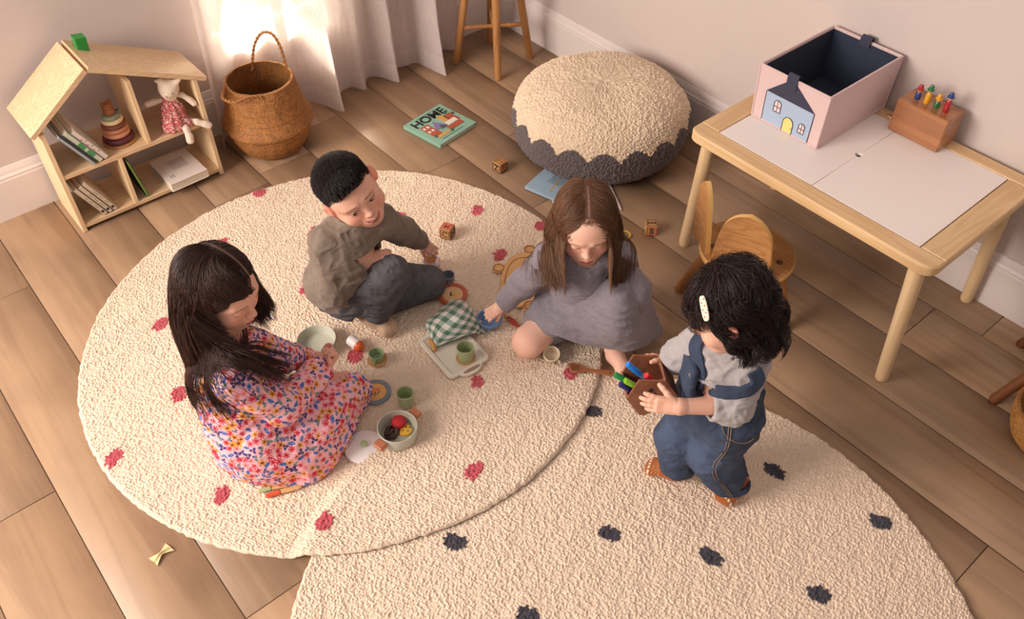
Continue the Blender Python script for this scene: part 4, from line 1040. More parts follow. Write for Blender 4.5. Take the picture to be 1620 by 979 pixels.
def alpha_block(p, ang, s, label, faces, parent=None):
    e = empty('alphabet_block', p, ang, label, 'toy block', 'alphabet blocks')
    wd_ = plain('block_wood', (196, 146, 92), .5, var=.15, scale=60); h = s/2
    MB().box((0, 0, h), (s, s, s), bev=.0018).build('cube', wd_, e)
    for (nrmv, up, paint, letter, lc) in faces:
        n = np.array(nrmv, float); u = np.array(up, float); r = np.cross(u, n); c = np.array([0, 0, h])+n*(h+.0003)
        R3 = np.stack([r, u, n], 1)
        m = MB(); o1, i1 = s*.44, s*.36
        P4 = [(-1, -1), (1, -1), (1, 1), (-1, 1)]
        V = [R3@np.array([a_*o1, b_*o1, 0])+c for a_, b_ in P4]+[R3@np.array([a_*i1, b_*i1, 0])+c for a_, b_ in P4]
        m.add(V+[v+n*.0006 for v in V], [(8+i, 8+(i+1) % 4, 12+(i+1) % 4, 12+i) for i in range(4)]+[(i, (i+1) % 4, 8+(i+1) % 4, 8+i) for i in range(4)]+[(4+(i+1) % 4, 4+i, 12+i, 12+(i+1) % 4) for i in range(4)])
        m.build('face_border', paint, e, smooth=False)
        if letter: put_text(letter, s*.78/(1 if len(letter) == 1 else 1.9), lc, c+n*.0004, r, u, e, bold=True)
    return e
X, Y, Zv = (1, 0, 0), (0, 1, 0), (0, 0, 1)
blkp = plain('block_dark', (60, 44, 40), .5); redp = plain('block_red', (196, 88, 72), .5); orp = plain('block_orange', (160, 104, 58), .5); tanp = plain('block_tan', (120, 86, 56), .5)
def block_at(px, py, z, s, yawdeg, *a):
    p = pt(px, py, z); return alpha_block((p[0], p[1], z), math.radians(yawdeg), s, *a)
block_at(791, 269, .001, .041, 8, 'alphabet block with a dark Z face on the boards left of the pouf', [((-1, 0, 0), Zv, blkp, 'Z', blkp), ((0, -1, 0), Zv, blkp, 'E', redp), (Zv, (1, 0, 0), orp, 'H', orp)])
block_at(708, 373, ZR, .042, 28, 'alphabet block with a red M on top, standing on the rug', [((-1, 0, 0), Zv, tanp, 'C', tanp), ((0, -1, 0), Zv, blkp, 'N', blkp), (Zv, (1, 0, 0), redp, 'M', redp)])
block_at(1029, 367, .001, .041, -42, 'alphabet block with a rust front on the boards near the chair', [((0, -1, 0), Zv, redp, 'S', blkp), (Zv, (0, 1, 0), tanp, 'ZAS', blkp)])
# ================================================================== TEA SET AND TOYS ON THE RUG
sage = plain('sage_enamel', (166, 178, 132), .35, var=.04); sage_d = plain('grey_green_enamel', (184, 184, 168), .4, var=.04); cream_e = plain('cream_enamel', (220, 212, 196), .4)
wood_t = wood('toy_beech', (186, 136, 84), (220, 176, 122), 'X', 2.5, .5, .4)[0]; wood_o = wood('toy_rosy_wood', (150, 86, 56), (188, 120, 84), 'X', 2.5, .5, .4)[0]
def vessel(name, c, ro, rb, h, mat, label, cat, wall=.0028, handle=None, tiltM=None, inner=None, **k):
    e = empty(name, tuple(c), 0, label, cat, k.get('group'))
    if tiltM is not None: e.rotation_euler = Matrix(tiltM.tolist()).to_euler()
    prof = [(0, 0), (rb*.92, 0), (rb, .002)]+[(rb+(ro-rb)*u**k.get('pw', 1), h*u) for u in np.linspace(.08, 1, 10)]
    prof[-1] = (ro, h-.001); prof += [(ro-wall*.5, h), (ro-wall, h-.001)]+[(max(rb+(ro-rb)*u**k.get('pw', 1)-wall, .001), max(h*u, .004)) for u in np.linspace(.95, .06, 10)]+[(0, .004)]
    o = MB(); o.lathe(prof, 44); o.build('bowl' if cat == 'bowl' else 'body', mat, e)
    if handle is not None:
        a_, hr, hz, th = handle; d = np.array([math.cos(a_), math.sin(a_), 0]); m = MB()
        pts = [d*(ro-.002-(ro-rb)*.3)+np.array([0, 0, hz+hr*.9]), d*(ro+hr*.8)+np.array([0, 0, hz+hr*.8]), d*(ro+hr*1.15)+np.array([0, 0, hz]), d*(ro+hr*.7)+np.array([0, 0, hz-hr*.8]), d*((ro+rb)/2-.002)+np.array([0, 0, hz-hr*.8])]
        m.tube(catmull(pts, 18), th, 10); m.build('handle', k.get('hmat', mat), e)
    return e
def saucer(c, r, mat, label, rise=.004):
    e = empty('saucer', tuple(c), .3, label, 'saucer'); MB().lathe([(0, 0), (r*.8, 0), (r, rise), (r*.99, rise+.0025), (r*.7, .0032), (0, .0032)], 44).build('dish', mat, e); return e
def plate(c, r, mrim, mmid, label, motif):
    e = empty('toy_plate', tuple(c), 0, label, 'plate')
    MB().lathe([(0, 0), (r*.86, 0), (r, .004), (r, .007), (r*.96, .0085), (r*.74, .0072), (r*.70, .005), (0, .005)], 56).build('rim', mrim, e)
    MB().lathe([(0, .0048), (r*.695, .0048), (r*.695, .0058), (0, .0058)], 48).build('centre', mmid, e)
    for nm, mt, shapes in motif:
        m = MB()
        for kind, *a in shapes:
            if kind == 'l': m.tube([RT*x*r+nrm([UP[0], UP[1], 0])*y*r+np.array([0, 0, .0062]) for x, y in a[0]], a[1], 6)
            else: p_ = RT*a[0]*r+nrm([UP[0], UP[1], 0])*a[1]*r; m.ball((p_[0], p_[1], .0058), (a[2]*r, a[3]*r, .0009), 12, 6, R=rotz(a[4] if len(a) > 4 else 0))
        m.build(nm, mt, e)
    return e
def lift(p, z): return (p[0], p[1], z)
peach = plain('peach_disc', (226, 172, 102), .6); tulip = plain('coral_print', (222, 124, 88), .6); leafd = plain('dark_leaf', (44, 56, 46), .6)
plate(lift(pt(594, 622, ZR), ZR+.0005), .046, plain('slate_blue_rim', (124, 136, 146), .5), peach, 'toy plate with slate blue rim and a tulip, at the flowered dress hem', [
    ('tulip', tulip, [('b', -.14, .18, .16, .13, .4), ('b', .16, .2, .16, .13, -.4)]), ('leaves', leafd, [('l', [(-.3, .0), (-.1, -.22)], .0012), ('l', [(.3, .06), (.08, -.2)], .0012), ('l', [(0, .02), (0, -.34)], .0012)])])
plate(lift(pt(716, 467, ZR), ZR+.0005), .049, plain('terracotta_rim', (190, 92, 56), .55), plain('sand_disc', (220, 178, 130), .6), 'toy plate with terracotta rim and a yellow flower beside the boy', [
    ('flower', plain('yellow_print', (222, 178, 40), .6), [('b', .18, .0, .2, .13, .5), ('b', .05, -.2, .1, .09)]), ('leaves', leafd, [('b', -.12, .02, .16, .06, .6), ('b', -.02, -.12, .12, .05, -.4), ('l', [(-.1, .2), (-.12, -.2)], .001)])])
vessel('toy_cup', lift(pt(643, 638, ZR), ZR), .0255, .0225, .050, sage, 'tall sage green cup standing free behind the pot', 'cup')
p = pt(597, 570, ZR); saucer(lift(p, ZR), .030, wood_t, 'round wooden saucer under the small green cup with a handle'); vessel('toy_cup', lift(p, ZR+.0034), .0235, .017, .030, plain('leaf_enamel', (142, 162, 120), .35), 'small green cup with a handle on a wooden saucer', 'cup', handle=(math.radians(225), .008, .016, .0022), pw=.6)
# salt shaker lying on its side
p = pt(558, 540, ZR+.017); q = pt(575, 553, ZR+.015); d = nrm(q-p); Rf = frame(d); e = empty('salt_shaker', tuple(p-d*.012), 0, 'white and orange toy shaker lying on its side on the rug', 'toy')
m = MB(); m.lathe([(0, 0), (.0155, 0), (.0175, .002), (.0175, .036), (0, .036)], 32, R=Rf); m.build('body', plain('white_enamel', (232, 222, 220), .4), e)
m = MB(); m.lathe([(0, .0355), (.0165, .0355), (.0165, .044), (.012, .052), (.006, .055), (0, .0555)], 32, R=Rf); m.build('cap', plain('orange_enamel', (214, 96, 44), .3), e)
e.location.z = ZR+.0178
# pan with low sides in front of the girl in the flowered dress
pc = pt(503, 548, ZR)
e = vessel('toy_pan', lift(pc, ZR), .060, .054, .034, sage_d, 'grey-green toy pan in front of the girl in flowers', 'pan', wall=.003)
d = nrm(pt(440, 566, ZR)-pc)*1.0; m = MB(); m.tube([d*.059+np.array([0, 0, .024]), d*.09+np.array([0, 0, .027]), d*.13+np.array([0, 0, .028])], [.006, .007, .008], 12); m.build('pan_handle', cream_e, e)
# pot, its handles, lid and food
zp = ZR+.016; pc = pt(631, 690, zp)
e = vessel('cooking_pot', lift(pc, zp), .0555, .049, .047, sage_d, 'round toy cooking pot with wooden handles, full of toy food', 'pot', wall=.0032, pw=.5)
dh = nrm((pt(606, 697, .06)-pt(657, 650, .06))*np.array([1, 1, 0]))
for s in (1, -1):
    R3 = np.stack([dh*s, np.cross([0, 0, 1], dh*s), [0, 0, 1]], 1); MB().box(dh*s*.068+np.array([0, 0, .034]), (.026, .034, .012), R=R3, bev=.003).build('pot_handle', wood_o, e)
m = MB(); [m.tube([nrm((pt(650, 655, .05)-pc)*np.array([1, 1, 0]))*.051+np.array([0, 0, .036])+np.array([0, .004*k, .002*k]), nrm((pt(650, 655, .05)-pc)*np.array([1, 1, 0]))*.0505+np.array([.002, .004*k, -.003+.036])], .0008, 5) for k in (-1, 0, 1)]; m.build('printed_emblem', ink, e)
f0 = np.array([pc[0], pc[1], zp+.004])
q = pt(630, 662, zp+.03); e = empty('toy_tomato', (q[0]-.002, q[1]-.004, zp+.0105), 0, 'red round toy vegetable inside the pot', 'toy food'); 
m = MB(); m.lathe([(0, -.005), (.012, -.004), (.019, .002), (.0205, .010), (.018, .018), (.011, .0225), (0, .0235)], 28); m.build('slice', plain('red_felt', (186, 36, 44), .8, bump=.3, scale=400), e)
q = pt(619, 681, zp+.02); e = empty('toy_pretzel', (q[0], q[1], zp+.012), 0, 'dark brown toy pretzel inside the pot', 'toy food')
m = MB(); th_ = np.linspace(0, 2*PI, 50); u1 = RT; u2 = nrm([UP[0], UP[1], 0])
m.tube([u1*.014*math.cos(a_)*(1+.2*math.sin(2*a_))+u2*.020*math.sin(a_)+np.array([0, 0, .0045*math.sin(3*a_)]) for a_ in th_], .0062, 10); m.tube([u1*-.010+u2*-.008, u2*.002+np.array([0, 0, .004]), u1*.010+u2*.012], .0055, 10); m.build('dough', plain('chocolate_brown', (66, 38, 32), .45), e)
q = pt(642, 680, zp+.012); e = empty('toy_cheese', (q[0], q[1], zp+.0046), .4, 'yellow toy cheese slice with holes inside the pot', 'toy food')
m = MB(); m.prism([(.019*math.cos(a_)*(1+.1*math.sin(3*a_)), .016*math.sin(a_)) for a_ in np.linspace(0, 2*PI, 24, endpoint=False)], 0, .008, bev=.0015); m.build('slice', plain('yellow_felt', (218, 168, 60), .8), e)
m = MB(); [m.ball((x, y, .0079), (.0035, .003, .0006), 10, 6) for x, y in ((.008, .004), (-.006, .006), (.0, -.007), (.012, -.005))]; m.build('hole', plain('olive_spot', (120, 100, 40), .8), e)
lc = pt(577, 708, ZR); e = empty('pot_lid', lift(lc, ZR+.001), 0, 'white round pot lid with a green knob lying beside the pot', 'lid')
MB().lathe([(0, 0), (.052, 0), (.0555, .002), (.055, .0045), (.048, .007), (.02, .0095), (0, .010)], 56).build('disc', plain('white_lid', (244, 236, 234), .35), e); MB().lathe([(0, .0095), (.006, .0095), (.0085, .013), (.0105, .018), (.009, .022), (0, .0235)], 28).build('knob', sage, e)
# tray
def build_tray():
    A, B_, C_, D_ = [pt(x, y, ZR+.008) for x, y in ((660, 538), (712, 600), (777, 566), (722, 506))]
    c = (A+B_+C_+D_)/4; ex = nrm((C_-B_+D_-A)*np.array([1, 1, 0])); W = (np.linalg.norm(C_-B_)+np.linalg.norm(D_-A))/2; L = (np.linalg.norm(B_-A)+np.linalg.norm(C_-D_))/2
    e = empty('toy_tray', (c[0], c[1], ZR+.001), math.atan2(ex[1], ex[0]), 'cream toy serving tray with a cut-out handle lying on the rug', 'tray')
    w, l, r = W/2, L/2, .02
    def outline(o, hb):
        P_ = []
        q = rrect(2*(w-o), 2*(l-o), max(r-o, .004), 6)
        # right corners upper .. then handle bulges on both short sides
        out = []
        for k, (x, y) in enumerate(q): out.append((x, y))
        n = 7
        top = out[:n]+[( (w-o)*.50*math.cos(t_)**1 if False else (w-o)*.55*(1-2*t_), (l-o)+hb*math.sin(PI*t_)**.6) for t_ in np.linspace(0, 1, 15)]+out[n:2*n]+out[2*n:3*n]+[(-(w-o)*.55*(1-2*t_), -(l-o)-hb*math.sin(PI*t_)**.6) for t_ in np.linspace(0, 1, 15)]+out[3*n:]
        return np.array(top)
    O = outline(0, .020); I = outline(.012, 0); n = len(O)
    O2 = outline(.0025, .019); Fl = outline(.017, 0)
    m = MB(); V = [(x, y, 0) for x, y in O]+[(x, y, .007) for x, y in O]+[(x, y, .0095) for x, y in O2]+[(x, y, .0095) for x, y in I]+[(x, y, .0045) for x, y in Fl]
    F = []
    for a_ in range(4): F += [(a_*n+i, a_*n+(i+1) % n, (a_+1)*n+(i+1) % n, (a_+1)*n+i) for i in range(n)]
    F += [tuple(range(4*n, 5*n)), tuple(range(n))[::-1]]
    m.add(V, F); m.build('tray_body', cream_e, e)
    hm_ = plain('shaded_rug_tone', (150, 128, 108), .95)  # opaque plates for the holes; the shade on the rug is in their colour
    for s in (1, -1): MB().prism([(.030*math.cos(a_), s*(l+.0055)+.0065*math.sin(a_)) for a_ in np.linspace(0, 2*PI, 24, endpoint=False)], .0035, .0099).build('hand_hole', hm_, e)
    return c
tc_ = build_tray()
zt_ = ZR+.0058
p = pt(737, 567, zt_); saucer(lift(p, zt_), .030, wood_t, 'round wooden saucer under the green cup on the tray', .003); vessel('toy_cup', lift(p, zt_+.0034), .0265, .0235, .050, sage, 'tall sage green cup on a wooden saucer on the tray', 'cup')
pa, pb = pt(679, 536, zt_+.008), pt(688, 555, zt_+.008); e = empty('toy_bread', tuple((pa+pb)/2-np.array([0, 0, .0075])), 0, 'small golden toy bread twist on the tray beside the cloth', 'toy food')
cc = (pa+pb)/2-np.array([0, 0, .0075]); m = MB(); Q = catmull([pa-cc, (pa+pb)/2-cc+RT*.003, pb-cc], 14); m.tube(Q, [.004, .006, .0075, .0065, .0075, .0062, .0078, .0075, .0062, .0078, .0064, .0075, .006, .004], 12); m.build('crust', plain('golden_crust', (206, 152, 84), .7, bump=.5, scale=120, var=.2), e)
# gingham cloth draped over a small teapot
def build_cloth():
    G = [[(677, 524, .030), (674, 509, .034), (692, 492, .045), (714, 474, .040)],
         [(682, 534, .028), (688, 512, .055), (708, 492, .078), (730, 474, .055)],
         [(687, 548, ZR+.014), (706, 525, .058), (729, 503, .088), (742, 482, .060)],
         [(712, 540, ZR+.020), (728, 528, .052), (743, 508, .075), (750, 492, .050)],
         [(738, 529, ZR+.030), (748, 527, .045), (757, 515, .045), (760, 502, .030)],
         [(752, 527, ZR+.012), (758, 527, .034), (762, 524, .030), (770, 531, ZR+.006)]]
    net = [[pt(x, y, z) for x, y, z in row] for row in G]; nu, nv = 150, 130; S = surf(net, nu, nv); P = S.reshape(-1, 3).copy()
    nn = fbm(P*30, 3); P[:, 2] += nn*.004
    U_, V_ = np.meshgrid(np.linspace(0, 1, nu), np.linspace(0, 1, nv), indexing='ij')
    a_ = (np.floor(U_*13) % 2).ravel(); b_ = (np.floor(V_*11) % 2).ravel(); s = a_+b_
    C = np.where((s == 0)[:, None], lin((226, 214, 206)), np.where((s == 1)[:, None], lin((150, 168, 152)), lin((78, 112, 92))))
    idx = np.arange(nu*nv).reshape(nu, nv); F = np.stack([idx[:-1, :-1], idx[1:, :-1], idx[1:, 1:], idx[:-1, 1:]], -1).reshape(-1, 4)
    N_ = vnormals(P, F); 
    if N_[:, 2].mean() < 0: F = F[:, ::-1]; N_ = -N_
    P[:, 2] = np.maximum(P[:, 2], ZR+.003)
    V2 = np.vstack([P, P-N_*.0014]); n = nu*nv; ed = np.concatenate([idx[0, :], idx[1:, -1], idx[-1, -2::-1], idx[-2:0:-1, 0]]); e2 = np.roll(ed, -1)
    F2 = np.vstack([F, F[:, ::-1]+n, np.stack([ed, ed+n, e2+n, e2], 1)])
    o = obj('gingham_cloth', np_mesh('gingham_cloth', V2, F2, np.vstack([C, C])), vcmat('gingham', .95, .5, 600, sheen=.2)); tag(o, 'green and white checked napkin draped over the end of the tray', 'cloth')
    p_ = pt(722, 520, ZR); vessel('toy_teapot', (p_[0]+.006, p_[1]+.010, ZR+.0155), .019, .017, .032, plain('hidden_teapot', (200, 190, 170), .4), 'small cream toy pot hidden under the checked napkin', 'pot')
build_cloth()
# cups by the boy
p = pt(709, 445, ZR); vessel('toy_cup', lift(p, ZR), .0225, .019, .031, plain('blue_grey_enamel', (122, 124, 140), .4), 'small blue-grey cup with a handle beside the terracotta plate', 'cup', handle=(math.atan2(-RT[1]*-1, -RT[0])+.35, .008, .014, .0026), pw=.6)
p = pt(684, 424, ZR); vessel('sugar_bowl', lift(p, ZR), .030, .021, .034, plain('lilac_white_enamel', (214, 196, 200), .4), 'white toy teacup with a wooden ring handle under the boy\'s hand', 'cup', handle=(math.atan2(-RT[1]*-1, -RT[0])-.25, .011, .024, .0028), hmat=wood_t, pw=.6)
p = pt(682, 409, ZR+.045); e = empty('toy_biscuit', tuple(p), .5, 'golden brown toy biscuit held in the boy\'s fingers over the teacup', 'toy food'); Rb = frame(dirv(.1, -.35, .9), (1, 0, 0)); m = MB(); m.prism([(.017*math.cos(a_)*(1+.06*math.cos(6*a_)), .0155*math.sin(a_)*(1+.06*math.cos(6*a_))) for a_ in np.linspace(0, 2*PI, 40, endpoint=False)], -.004, .004, R=rotz(-.5)@Rb, bev=.0015); m.build('biscuit', plain('baked_biscuit', (188, 130, 72), .8, bump=.5, scale=100, var=.2), e)
# blue bowl
p = pt(775, 514, ZR); vessel('toy_bowl', lift(p, ZR), .040, .020, .033, plain('blue_enamel', (112, 144, 188), .4), 'small blue bowl under the grey-dressed girl\'s hand', 'bowl', pw=.45)
# whisk-like red spoon
def stick(name, label, pts, parts, cat='toy utensil', group=None):
    P0 = pts[0]; e = empty(name, tuple(P0), 0, label, cat, group)
    for nm, mat, fn in parts: m = MB(); fn(m, P0); m.build(nm, mat, e)
    return e
a1, a2, a3 = pt(795, 492, ZR+.006), pt(803, 502, ZR+.006), pt(820, 516, ZR+.006)
def spoon_loop(m, o):
    d = nrm(a3-a2); n = np.cross([0, 0, 1], d); L_ = np.linalg.norm(a3-a2); c_ = (a2+a3)/2
    m.tube([c_+d*L_/2*math.cos(t_)+n*.0065*math.sin(t_)-o for t_ in np.linspace(0, 2*PI, 28)], .0032, 8)
    m.ball(c_-o, (.010, .005, .0025), 14, 8, R=np.stack([d, n, [0, 0, 1]], 1))
stick('toy_spoon', 'small red-tipped wooden spoon between the blue bowl and bare knee', [a1], [('handle', wood_t, lambda m, o: m.tube([a1-o, a2-o], [.0045, .005], 10)), ('spoon_head', plain('rust_red_enamel', (176, 66, 44), .4), spoon_loop)])
# bear-shaped wooden tray
def build_bear():
    z0 = ZR+.001; c = pt(829, 446, z0); e = empty('bear_tray', (c[0], c[1], z0), 0, 'flat wooden bear-shaped tray under the grey-dressed girl\'s arm', 'tray')
    def LP(px, py): p = pt(px, py, z0); return (p[0]-c[0], p[1]-c[1])
    body = [LP(*q) for q in ((792, 455), (793, 440), (800, 420), (812, 407), (830, 402), (850, 404), (862, 416), (866, 436), (862, 458), (850, 476), (832, 486), (812, 488), (798, 480), (792, 468))]
    bc = np.mean(body, axis=0); 
    q = catmull(body+[body[0]], 60)[:-1] if len(body[0]) == 3 else catmull([(x, y, 0) for x, y in body+[body[0]]], 60)[:-1, :2]
    wt = wood('bear_wood', (196, 144, 84), (222, 176, 116), 'X', 1.6, .45, .5)[0]; wd2 = plain('brown_wood_rim', (160, 102, 62), .5, var=.15, scale=40)
    MB().prism(q, 0, .009, bev=.0018).build('face', wt, e)
    inn = bc+(q-bc)*.80; m = MB(); m.tube([(x, y, .0092) for x, y in inn]+[(inn[0][0], inn[0][1], .0092)], .0016, 6); m.build('groove_line', wd2, e)
    for (px, py, r, br) in ((789, 426, .021, 0), (838, 397, .021, 1), (838, 486, .022, 1)):
        x, y = LP(px, py); m = MB(); m.prism([(x+r*math.cos(a_), y+r*math.sin(a_)) for a_ in np.linspace(0, 2*PI, 30, endpoint=False)], .0002, .0078, bev=.0015); ear = m.build('ear', wt, e)
        m = MB(); m.tube([(x+r*.82*math.cos(a_), y+r*.82*math.sin(a_), .0078) for a_ in np.linspace(0, 2*PI, 30)], .0030 if br else .0018, 7); m.build('ear_rim', wd2, ear)
build_bear()
# small blue peg by the skirt, yellow toy behind the girl
p = pt(836, 508, ZR); e = empty('toy_peg', lift(p, ZR), 0, 'tiny teal toy piece at the hem of the grey dress', 'toy'); MB().lathe([(0, 0), (.008, 0), (.010, .006), (.007, .012), (0, .013)], 20).build('piece', plain('teal_paint', (84, 128, 140), .4), e)
p = pt(988, 373, 0); e = empty('toy_ring', lift(p, .0045), 0, 'thin yellow toy hoop on the boards behind the girl in grey', 'toy'); m = MB(); m.tube([(.020*math.cos(a_), .020*math.sin(a_), 0) for a_ in np.linspace(0, 2*PI, 34)], .004, 10); m.build('hoop', plain('mustard_paint', (196, 166, 70), .5), e)
# white cup tipped by the knee
p = pt(872, 567, ZR); e = vessel('toy_cup', lift(p, ZR+.004), .0255, .021, .034, plain('ivory_enamel', (218, 200, 172), .4), 'cream cup tipped toward the camera beside the bare knee', 'cup', handle=(math.radians(-80), .008, .016, .0026), tiltM=frame(nrm(np.array([-.22, -.26, .94]))), pw=.6, wall=.0035)
# wooden spatula, held up a little where it lies on the far rug's edge
def build_spatula():
    a_, b_ = pt(903, 582, .042), pt(968, 592, .036); d = nrm(b_-a_); n = np.cross([0, 0, 1], d); e = empty('wooden_spatula', tuple(a_), 0, 'brown wooden slotted spatula lying on the rug by the bare foot', 'toy utensil')
    wm = wood('spatula_wood', (128, 72, 42), (168, 104, 66), 'X', 2, .5, .4)[0]; Lt = np.linalg.norm(b_-a_); R3 = np.stack([d, n, np.cross(d, n)], 1)
    hw = .017; L_ = Lt
    out = [(-.006, -.004), (-.010, .006), (-.004, .016), (.010, .019), (.030, .016), (.044, .008), (L_*.55, .0055), (L_*.9, .010), (L_, .008), (L_+.006, 0), (L_, -.008), (L_*.9, -.010), (L_*.55, -.0055), (.044, -.008), (.030, -.016), (.010, -.019), (0, -.013)]
    MB().prism(catmull([(x, y, 0) for x, y in out+[out[0]]], 90)[:-1, :2], 0, .006, R=R3, bev=.0015).build('blade', wm, e)
    m = MB()
    for y in (-.009, -.003, .003, .009): m.box(R3@np.array([.012, y, .0062]), (.026, .0022, .0008), R=R3)
    c0 = R3@np.array([L_-.006, 0, .0062]); m.ball(c0, (.0028, .0028, .0007), 12, 6, R=R3); m.build('slots', plain('dark_slot', (62, 34, 22), .8), e)
build_spatula()
# little printed card behind the girl in flowers
p = pt(429, 500, ZR+.002); e = empty('printed_card', lift(p, ZR+.001), math.atan2(RT[1], RT[0])-1.05, 'tiny white and navy card on the rug behind the flowered-dress girl', 'card')
MB().box((0, 0, .001), (.034, .012, .002), bev=.0005).build('card', plain('card_white', (214, 212, 216), .6), e); MB().box((0, -.0045, .0022), (.033, .003, .0005)).build('stripe', plain('card_navy', (52, 56, 110), .6), e, smooth=False)
# knives under the hem
for (a_, b_, c_, mat, lab) in ((pt(408, 777, ZR+.005), pt(430, 772, ZR+.005), pt(458, 765, ZR+.005), sage, 'wooden toy knife with a sage handle under the dress hem'), (pt(420, 785, ZR+.005), pt(444, 776, ZR+.005), pt(476, 768, ZR+.005), plain('vermilion_enamel', (212, 84, 48), .4), 'wooden toy knife with an orange handle under the dress hem')):
    d = nrm(c_-a_); n = np.cross([0, 0, 1], d); R3 = np.stack([d, n, [0, 0, 1]], 1); e = empty('toy_knife', tuple(a_), 0, lab, 'toy utensil', 'toy knives'); L_ = np.linalg.norm(b_-a_)
    MB().box(d*L_/2+np.array([0, 0, .0]), (L_, .013, .009), R=R3, bev=.003).build('handle', mat, e)
    L2_ = np.linalg.norm(c_-b_); MB().prism([(0, -.006), (L2_*.8, -.010), (L2_, -.006), (L2_*1.05, .002), (L2_*.9, .006), (0, .006)], -.0025, .0025, R=R3, c=d*L_, bev=.0008).build('blade', wood_t, e)
# bow-tie pasta shape on the boards
p = pt(256, 878, 0); e = empty('pasta_bow', lift(p, .001), math.atan2(RT[1], RT[0])+.95, 'small cream bow-tie shape lying alone on the floor boards', 'toy food')
G = []
for u in np.linspace(-1, 1, 5):
    w_ = .0045+.013*abs(u)**1.2; G.append([(u*.026, v*w_, .003+.005*(1-abs(u))+.003*math.cos(v*4)*(1-.3*abs(u))) for v in np.linspace(-1, 1, 5)])
S = surf(G, 40, 24); idx = np.arange(960).reshape(40, 24); F = np.stack([idx[:-1, :-1], idx[1:, :-1], idx[1:, 1:], idx[:-1, 1:]], -1).reshape(-1, 4); V = S.reshape(-1, 3); V[:, 2] = np.maximum(V[:, 2], .0005)
ed = np.concatenate([idx[0, :], idx[1:, -1], idx[-1, -2::-1], idx[-2:0:-1, 0]]); e2 = np.roll(ed, -1)
obj('bow', np_mesh('bow', np.vstack([V+[0, 0, .002], V]), np.vstack([F, F[:, ::-1]+960, np.stack([ed, ed+960, e2+960, e2], 1)])), plain('pasta_cream', (222, 200, 146), .7), e)
# ================================================================== THE CHILDREN
def hframe(F, L=None, U=None):
    Fv = nrm(F)
    if L is not None: X = -nrm(L); X = nrm(X-Fv*(X@Fv)); Z = np.cross(X, Fv)
    else: Z = nrm(U); Z = nrm(Z-Fv*(Z@Fv)); X = np.cross(Fv, Z)
    return np.stack([X, Fv, Z], 1)
def head_field(c, R, s, neck, smile=0.0, h=.0013, cheek=1.0):
    f = Field(c-.15*s, c+.15*s, h); P = lambda x, y, z: c+R@(np.array([x, y, z])*s)
    E = lambda p, r, k=.01, op='u', Rr=None: f.ell(P(*p), tuple(q*s for q in r), R if Rr is None else Rr, k*s, op)
    C = lambda a, b, ra, rb, k=.01, op='u': f.cone(P(*a), P(*b), ra*s, rb*s, k*s, op)
    E((0, -.014, .030), (.074, .090, .076)); E((0, .026, -.024), (.061*cheek**.5, .056, .067), .03); E((0, .046, .030), (.054, .038, .042), .03)
    for x in (-1, 1):
        C((x*.046, -.002, -.038), (x*.013, .056, -.073), .022, .020, .03)
        E((x*.037, .055, -.033), (.025*cheek, .022, .024), .022)
        E((x*.030, .0975, .000), (.016, .010, .0090), .020, 's')
        E((x*.030, .0745, .000), (.0140, .0105, .0105), .003)
        C((x*.016, .083, .020), (x*.042, .071, .021), .0045, .004, .018)
        E((x*.0820, -.006, -.008), (.0085, .018, .028), .006, 'u', R@rotz(x*.45)); E((x*.0900, .002, -.006), (.006, .010, .017), .004, 's', R@rotz(x*.45))
    C((0, .084, .004), (0, .095, -.022), .0055, .0080, .014); E((0, .0985, -.0245), (.0085, .0075, .0075), .006)
    for x in (-1, 1): E((x*.0095, .0905, -.0285), (.0065, .006, .0055), .006)
    E((0, .066, -.077), (.018, .014, .014), .02)
    E((0, .0800, -.055), (.021+.004*smile, .013, .017), .016)
    w_ = .017+.006*smile; up = .006*smile
    C((0, .0925, -.0515), (w_*.6, .0885, -.0512+up*.3), .0036, .003, .004); C((0, .0925, -.0515), (-w_*.6, .0885, -.0512+up*.3), .0036, .003, .004)
    C((-w_*.5, .0890, -.0590), (w_*.5, .0890, -.0590), .0042, .0042, .005)
    for x in (-1, 1): C((0, .0955, -.0553), (x*w_, .0845, -.0548+up), .0016, .0012, .0015, 's')
    f.cone(P(0, -.022, -.050), neck, .036*s, .037*s, .03*s)
    return f
def smooth01(x, a, b): t = np.clip((x-a)/(b-a), 0, 1); return t*t*(3-2*t)
